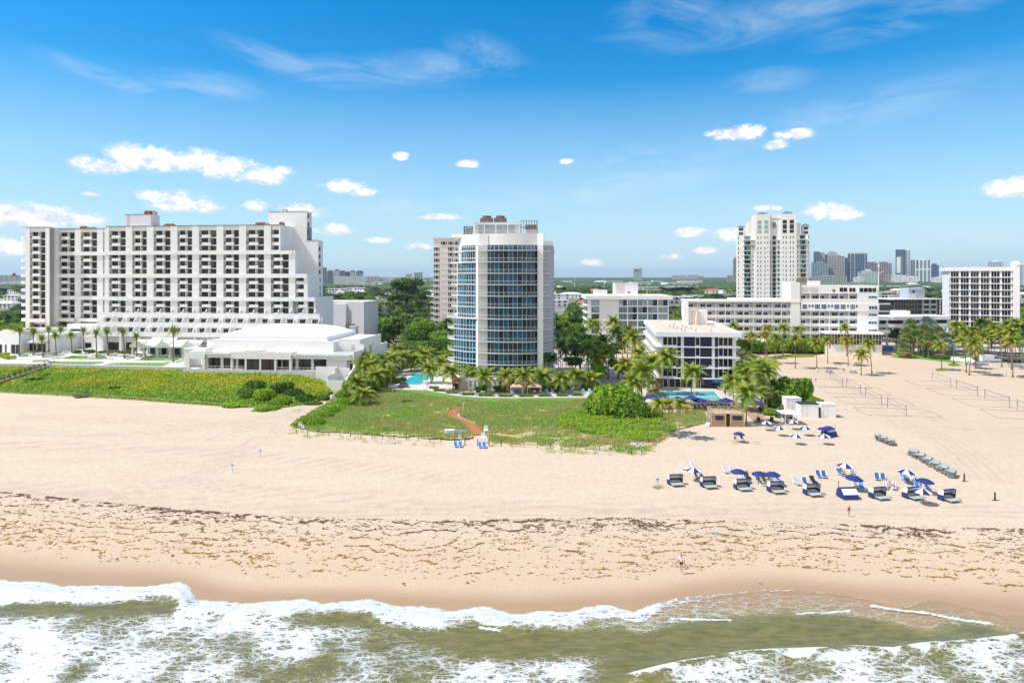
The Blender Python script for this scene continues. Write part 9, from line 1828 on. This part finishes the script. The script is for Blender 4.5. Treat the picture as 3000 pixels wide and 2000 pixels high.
# ---- stakes, signs, posts, birds
post_line('stake','brown roped stake along the lower dune edge left of the boardwalk, {} from the left','roped stakes left of the boardwalk',[(870,1273),(901,1275),(932,1276),(964,1277),(996,1278),(1027,1282),(1057,1285),(1090,1286),(1121,1287),(1154,1289),(1190,1290),(1225,1294),(1260,1297),(1292,1300)],row='stkL')
post_line('stake','brown wooden stake at the boardwalk gap, {} from the left','stakes at the boardwalk gap',[(1332,1303),(1362,1305),(1399,1306),(1433,1307),(1468,1307)],rope=False,h=1.3,r=.1,row='stkM')
post_line('stake','brown roped stake along the lower dune edge right of the boardwalk, {} from the left','roped stakes right of the boardwalk',[(1500,1308),(1535,1310),(1574,1312),(1613,1315),(1646,1316),(1686,1318),(1717,1319),(1757,1322),(1788,1323),(1814,1324),(1850,1330),(1880,1334)],row='stkR')
def sign(px,py,pyt,label,w=.6,dbl=False):
    b=G(px,py);h=zat(pyt,b.y);root=empty('beach_sign',b,0,label,'sign','small beach signs');mb=MB();mb.tube([(0,0,0),(0,0,h)],.035,M_['grey'],5);mb.build('post',root);mb=MB();mb.box(-w/2,w/2,-.06,-.035,h-.75,h,B_['wht']);mb.build('sign_board',root);mb=MB();mb.box(-w/2+.08,w/2-.08,-.066,-.06,h-.28,h-.12,CL['blue']);[mb.box(-w/2+.1,w/2-.14,-.066,-.06,h-.38-k*.1,h-.35-k*.1,M_['grey'])for k in range(3)];mb.build('sign_print',root)
for a in((879.5,1258,1236,'pale sign at the left tip of the dune grass, left of two'),(887,1265,1243,'pale sign at the left tip of the dune grass, right of two'),(1347,1303,1273,'tall white sign in front of the parked loungers by the boardwalk'),(1867,1320,1296,'white sign at the right tip of the dune grass, left of two'),(1883,1320,1294,'white sign at the right tip of the dune grass, right of two'),(681,1384,1357,'thin sign post alone on the open left beach, nearer the water'),(763,1341,1315,'thin sign post alone on the open left beach, farther from the water'),(1926,1420,1399,'white post in the lone grass tuft left of the cabanas'),(1350,1170,1148,'sign post on the lawn at the top of the boardwalk, left'),(1397,1175,1150,'lamp like sign post on the lawn at the top of the boardwalk, right')):sign(*a)
for px,py,t,lab in((2825,1409,1387,'black beach post right of the long stack of loungers'),(2915,1465,1441,'black beach post at the far right below the cabanas')):b=G(px,py);root=empty('beach_post',b,0,lab,'post');mb=MB();mb.tube([(0,0,0),(.0,0,zat(t,b.y))],[.13,.11],M_['wooddk'],7);mb.build('post_shaft',root);mb=MB();mb.box(-.35,.35,-.15,.15,0,.06,M_['wooddk']);mb.build('foot',root)
for(px,py,lab)in((1317,1278,'white covered storage box beside the parked blue loungers'),):root=empty('storage_box',G(px,py),.2,lab,'box');mb=MB();mb.prism([(-.9,-.6),(.9,-.6),(.9,.6),(-.9,.6)],.1,1.35,B_['wht']);mb.build('cover',root);mb=MB();[mb.box(x,x+.08,y,y+.08,0,.1,M_['grey'])for x in(-.85,.77)for y in(-.5,.42)];mb.build('leg',root)
for(px,py,lab)in((1416,1297,'tall white wooden beach chair at the boardwalk end'),(1424,1275,'white wooden chair frame tilted beside the boardwalk end')):
    root=empty('high_chair',G(px,py),.2,lab,'chair');mb=MB();mb.box(-.4,.4,-.4,.4,1.0,1.08,B_['wht']);mb.build('seat',root);mb=MB();mb.box(-.4,.4,.34,.42,1.08,1.9,B_['wht']);mb.build('backrest',root)
    for x in(-.42,.34):
        for y in(-.4,.34):mb=MB();mb.box(x,x+.09,y,y+.09,0,1.0,B_['wht']);mb.build('leg',root)
for(px,py,lab)in((1298,1190,'white shower post with curved arm at the top bend of the boardwalk'),):
    root=empty('shower_post',G(1357,1205),0,lab,'shower');mb=MB();mb.tube([(0,0,0),(0,0,1.9),(.3,0,2.3),(.6,0,2.3)],.07,B_['wht'],6);mb.build('pipe',root);mb=MB();mb.lathe([(.3,0),(.25,.3),(0,.32)],B_['wht'],8);mb.build('base',root)
for(px,py,lab)in((2151,1300,'low yellow wooden trestle on the sand, left of two'),(2216,1301,'low yellow wooden trestle on the sand, right of two')):root=empty('trestle',G(px,py),rnd.uniform(-.3,.3),lab,'trestle');mb=MB();ym=mat('yellow_wood',(0.60,0.40,0.10),.8)if 'yellow_wood' not in bpy.data.materials else bpy.data.materials['yellow_wood'];mb.box(-.6,.6,-.12,.12,.42,.5,ym);mb.build('bar',root);mb=MB();[mb.tube([(x,-.25,0),(x,0,.42)],.03,ym,4)or mb.tube([(x,.25,0),(x,0,.42)],.03,ym,4)for x in(-.5,.5)];mb.build('leg',root)
for i,(px,py)in enumerate(((343,1641),(878,1689),(1183,1712),(2225,1706))):
    b=G(px,py,-.35);b.z=float(sand_z(np.array([b.x]),np.array([b.y]))[0]);root=empty('shore_bird',b,rnd.uniform(0,6),'small grey and white shore bird on the wet sand, {} from the left','bird','shore birds');bm=bmesh.new();bmesh.ops.create_uvsphere(bm,u_segments=10,v_segments=8,radius=.1)
    for v in bm.verts:
        v.co.x*=1.9;v.co.z=v.co.z*.9+.2
        if v.co.x<-.08:v.co.y*=.5;v.co.z+=.02
        if v.co.x>.1:v.co.z+=(v.co.x-.1)*1.2;v.co.y*=.75
    me=bpy.data.meshes.new('body');bm.to_mesh(me);bm.free();me.materials.append(M_['grey']if i%2 else mat('gull_grey_%s'%'ab'[i%2],(.16,.16,.18),.8));link('body',me,root);mb=MB();[mb.tube([(0,y,.12),(.01,y,0)],.008,M_['rust'],4)for y in(-.03,.03)];mb.build('leg',root);mb=MB();mb.lathe([(.0,-.05),(.045,-.02),(.045,.03),(0,.055)],B_['wht'],8,(.2,0,.36));mb.tube([(.24,0,.36),(.3,0,.35)],[.012,.003],M_['rust'],4);mb.build('head',root);defer(root,'bird',root['label'])
root=empty('beach_towel',G(2095,1561,0),.2,'small blue towel lying among the seaweed','towel');mb=MB();mb.box(-.35,.35,-.2,.2,0,.05,B_['lblue']);mb.build('cloth',root)
# ---------------------------------------------------------------- give every thing of a row its place from the left
def ordinal(n):
    W_=['first','second','third','fourth','fifth','sixth','seventh','eighth','ninth','tenth','eleventh','twelfth']
    if n<=12:return W_[n-1]
    s='th' if 10<n%100<14 else{1:'st',2:'nd',3:'rd'}.get(n%10,'th');return '%d%s'%(n,s)
rows={}
for row,pat,o in ORD:rows.setdefault(row,[]).append((pxof(o.location.x,o.location.y),pat,o))
for row,L in rows.items():
    L.sort(key=lambda t:t[0])
    for i,(p,pat,o)in enumerate(L):o['label']=pat.format(ordinal(i+1))if len(L)>1 else pat.replace(', {} from the left','').replace(', {} nearer one from the left',', nearer').replace(', {} farther one from the left',', farther').format('first')
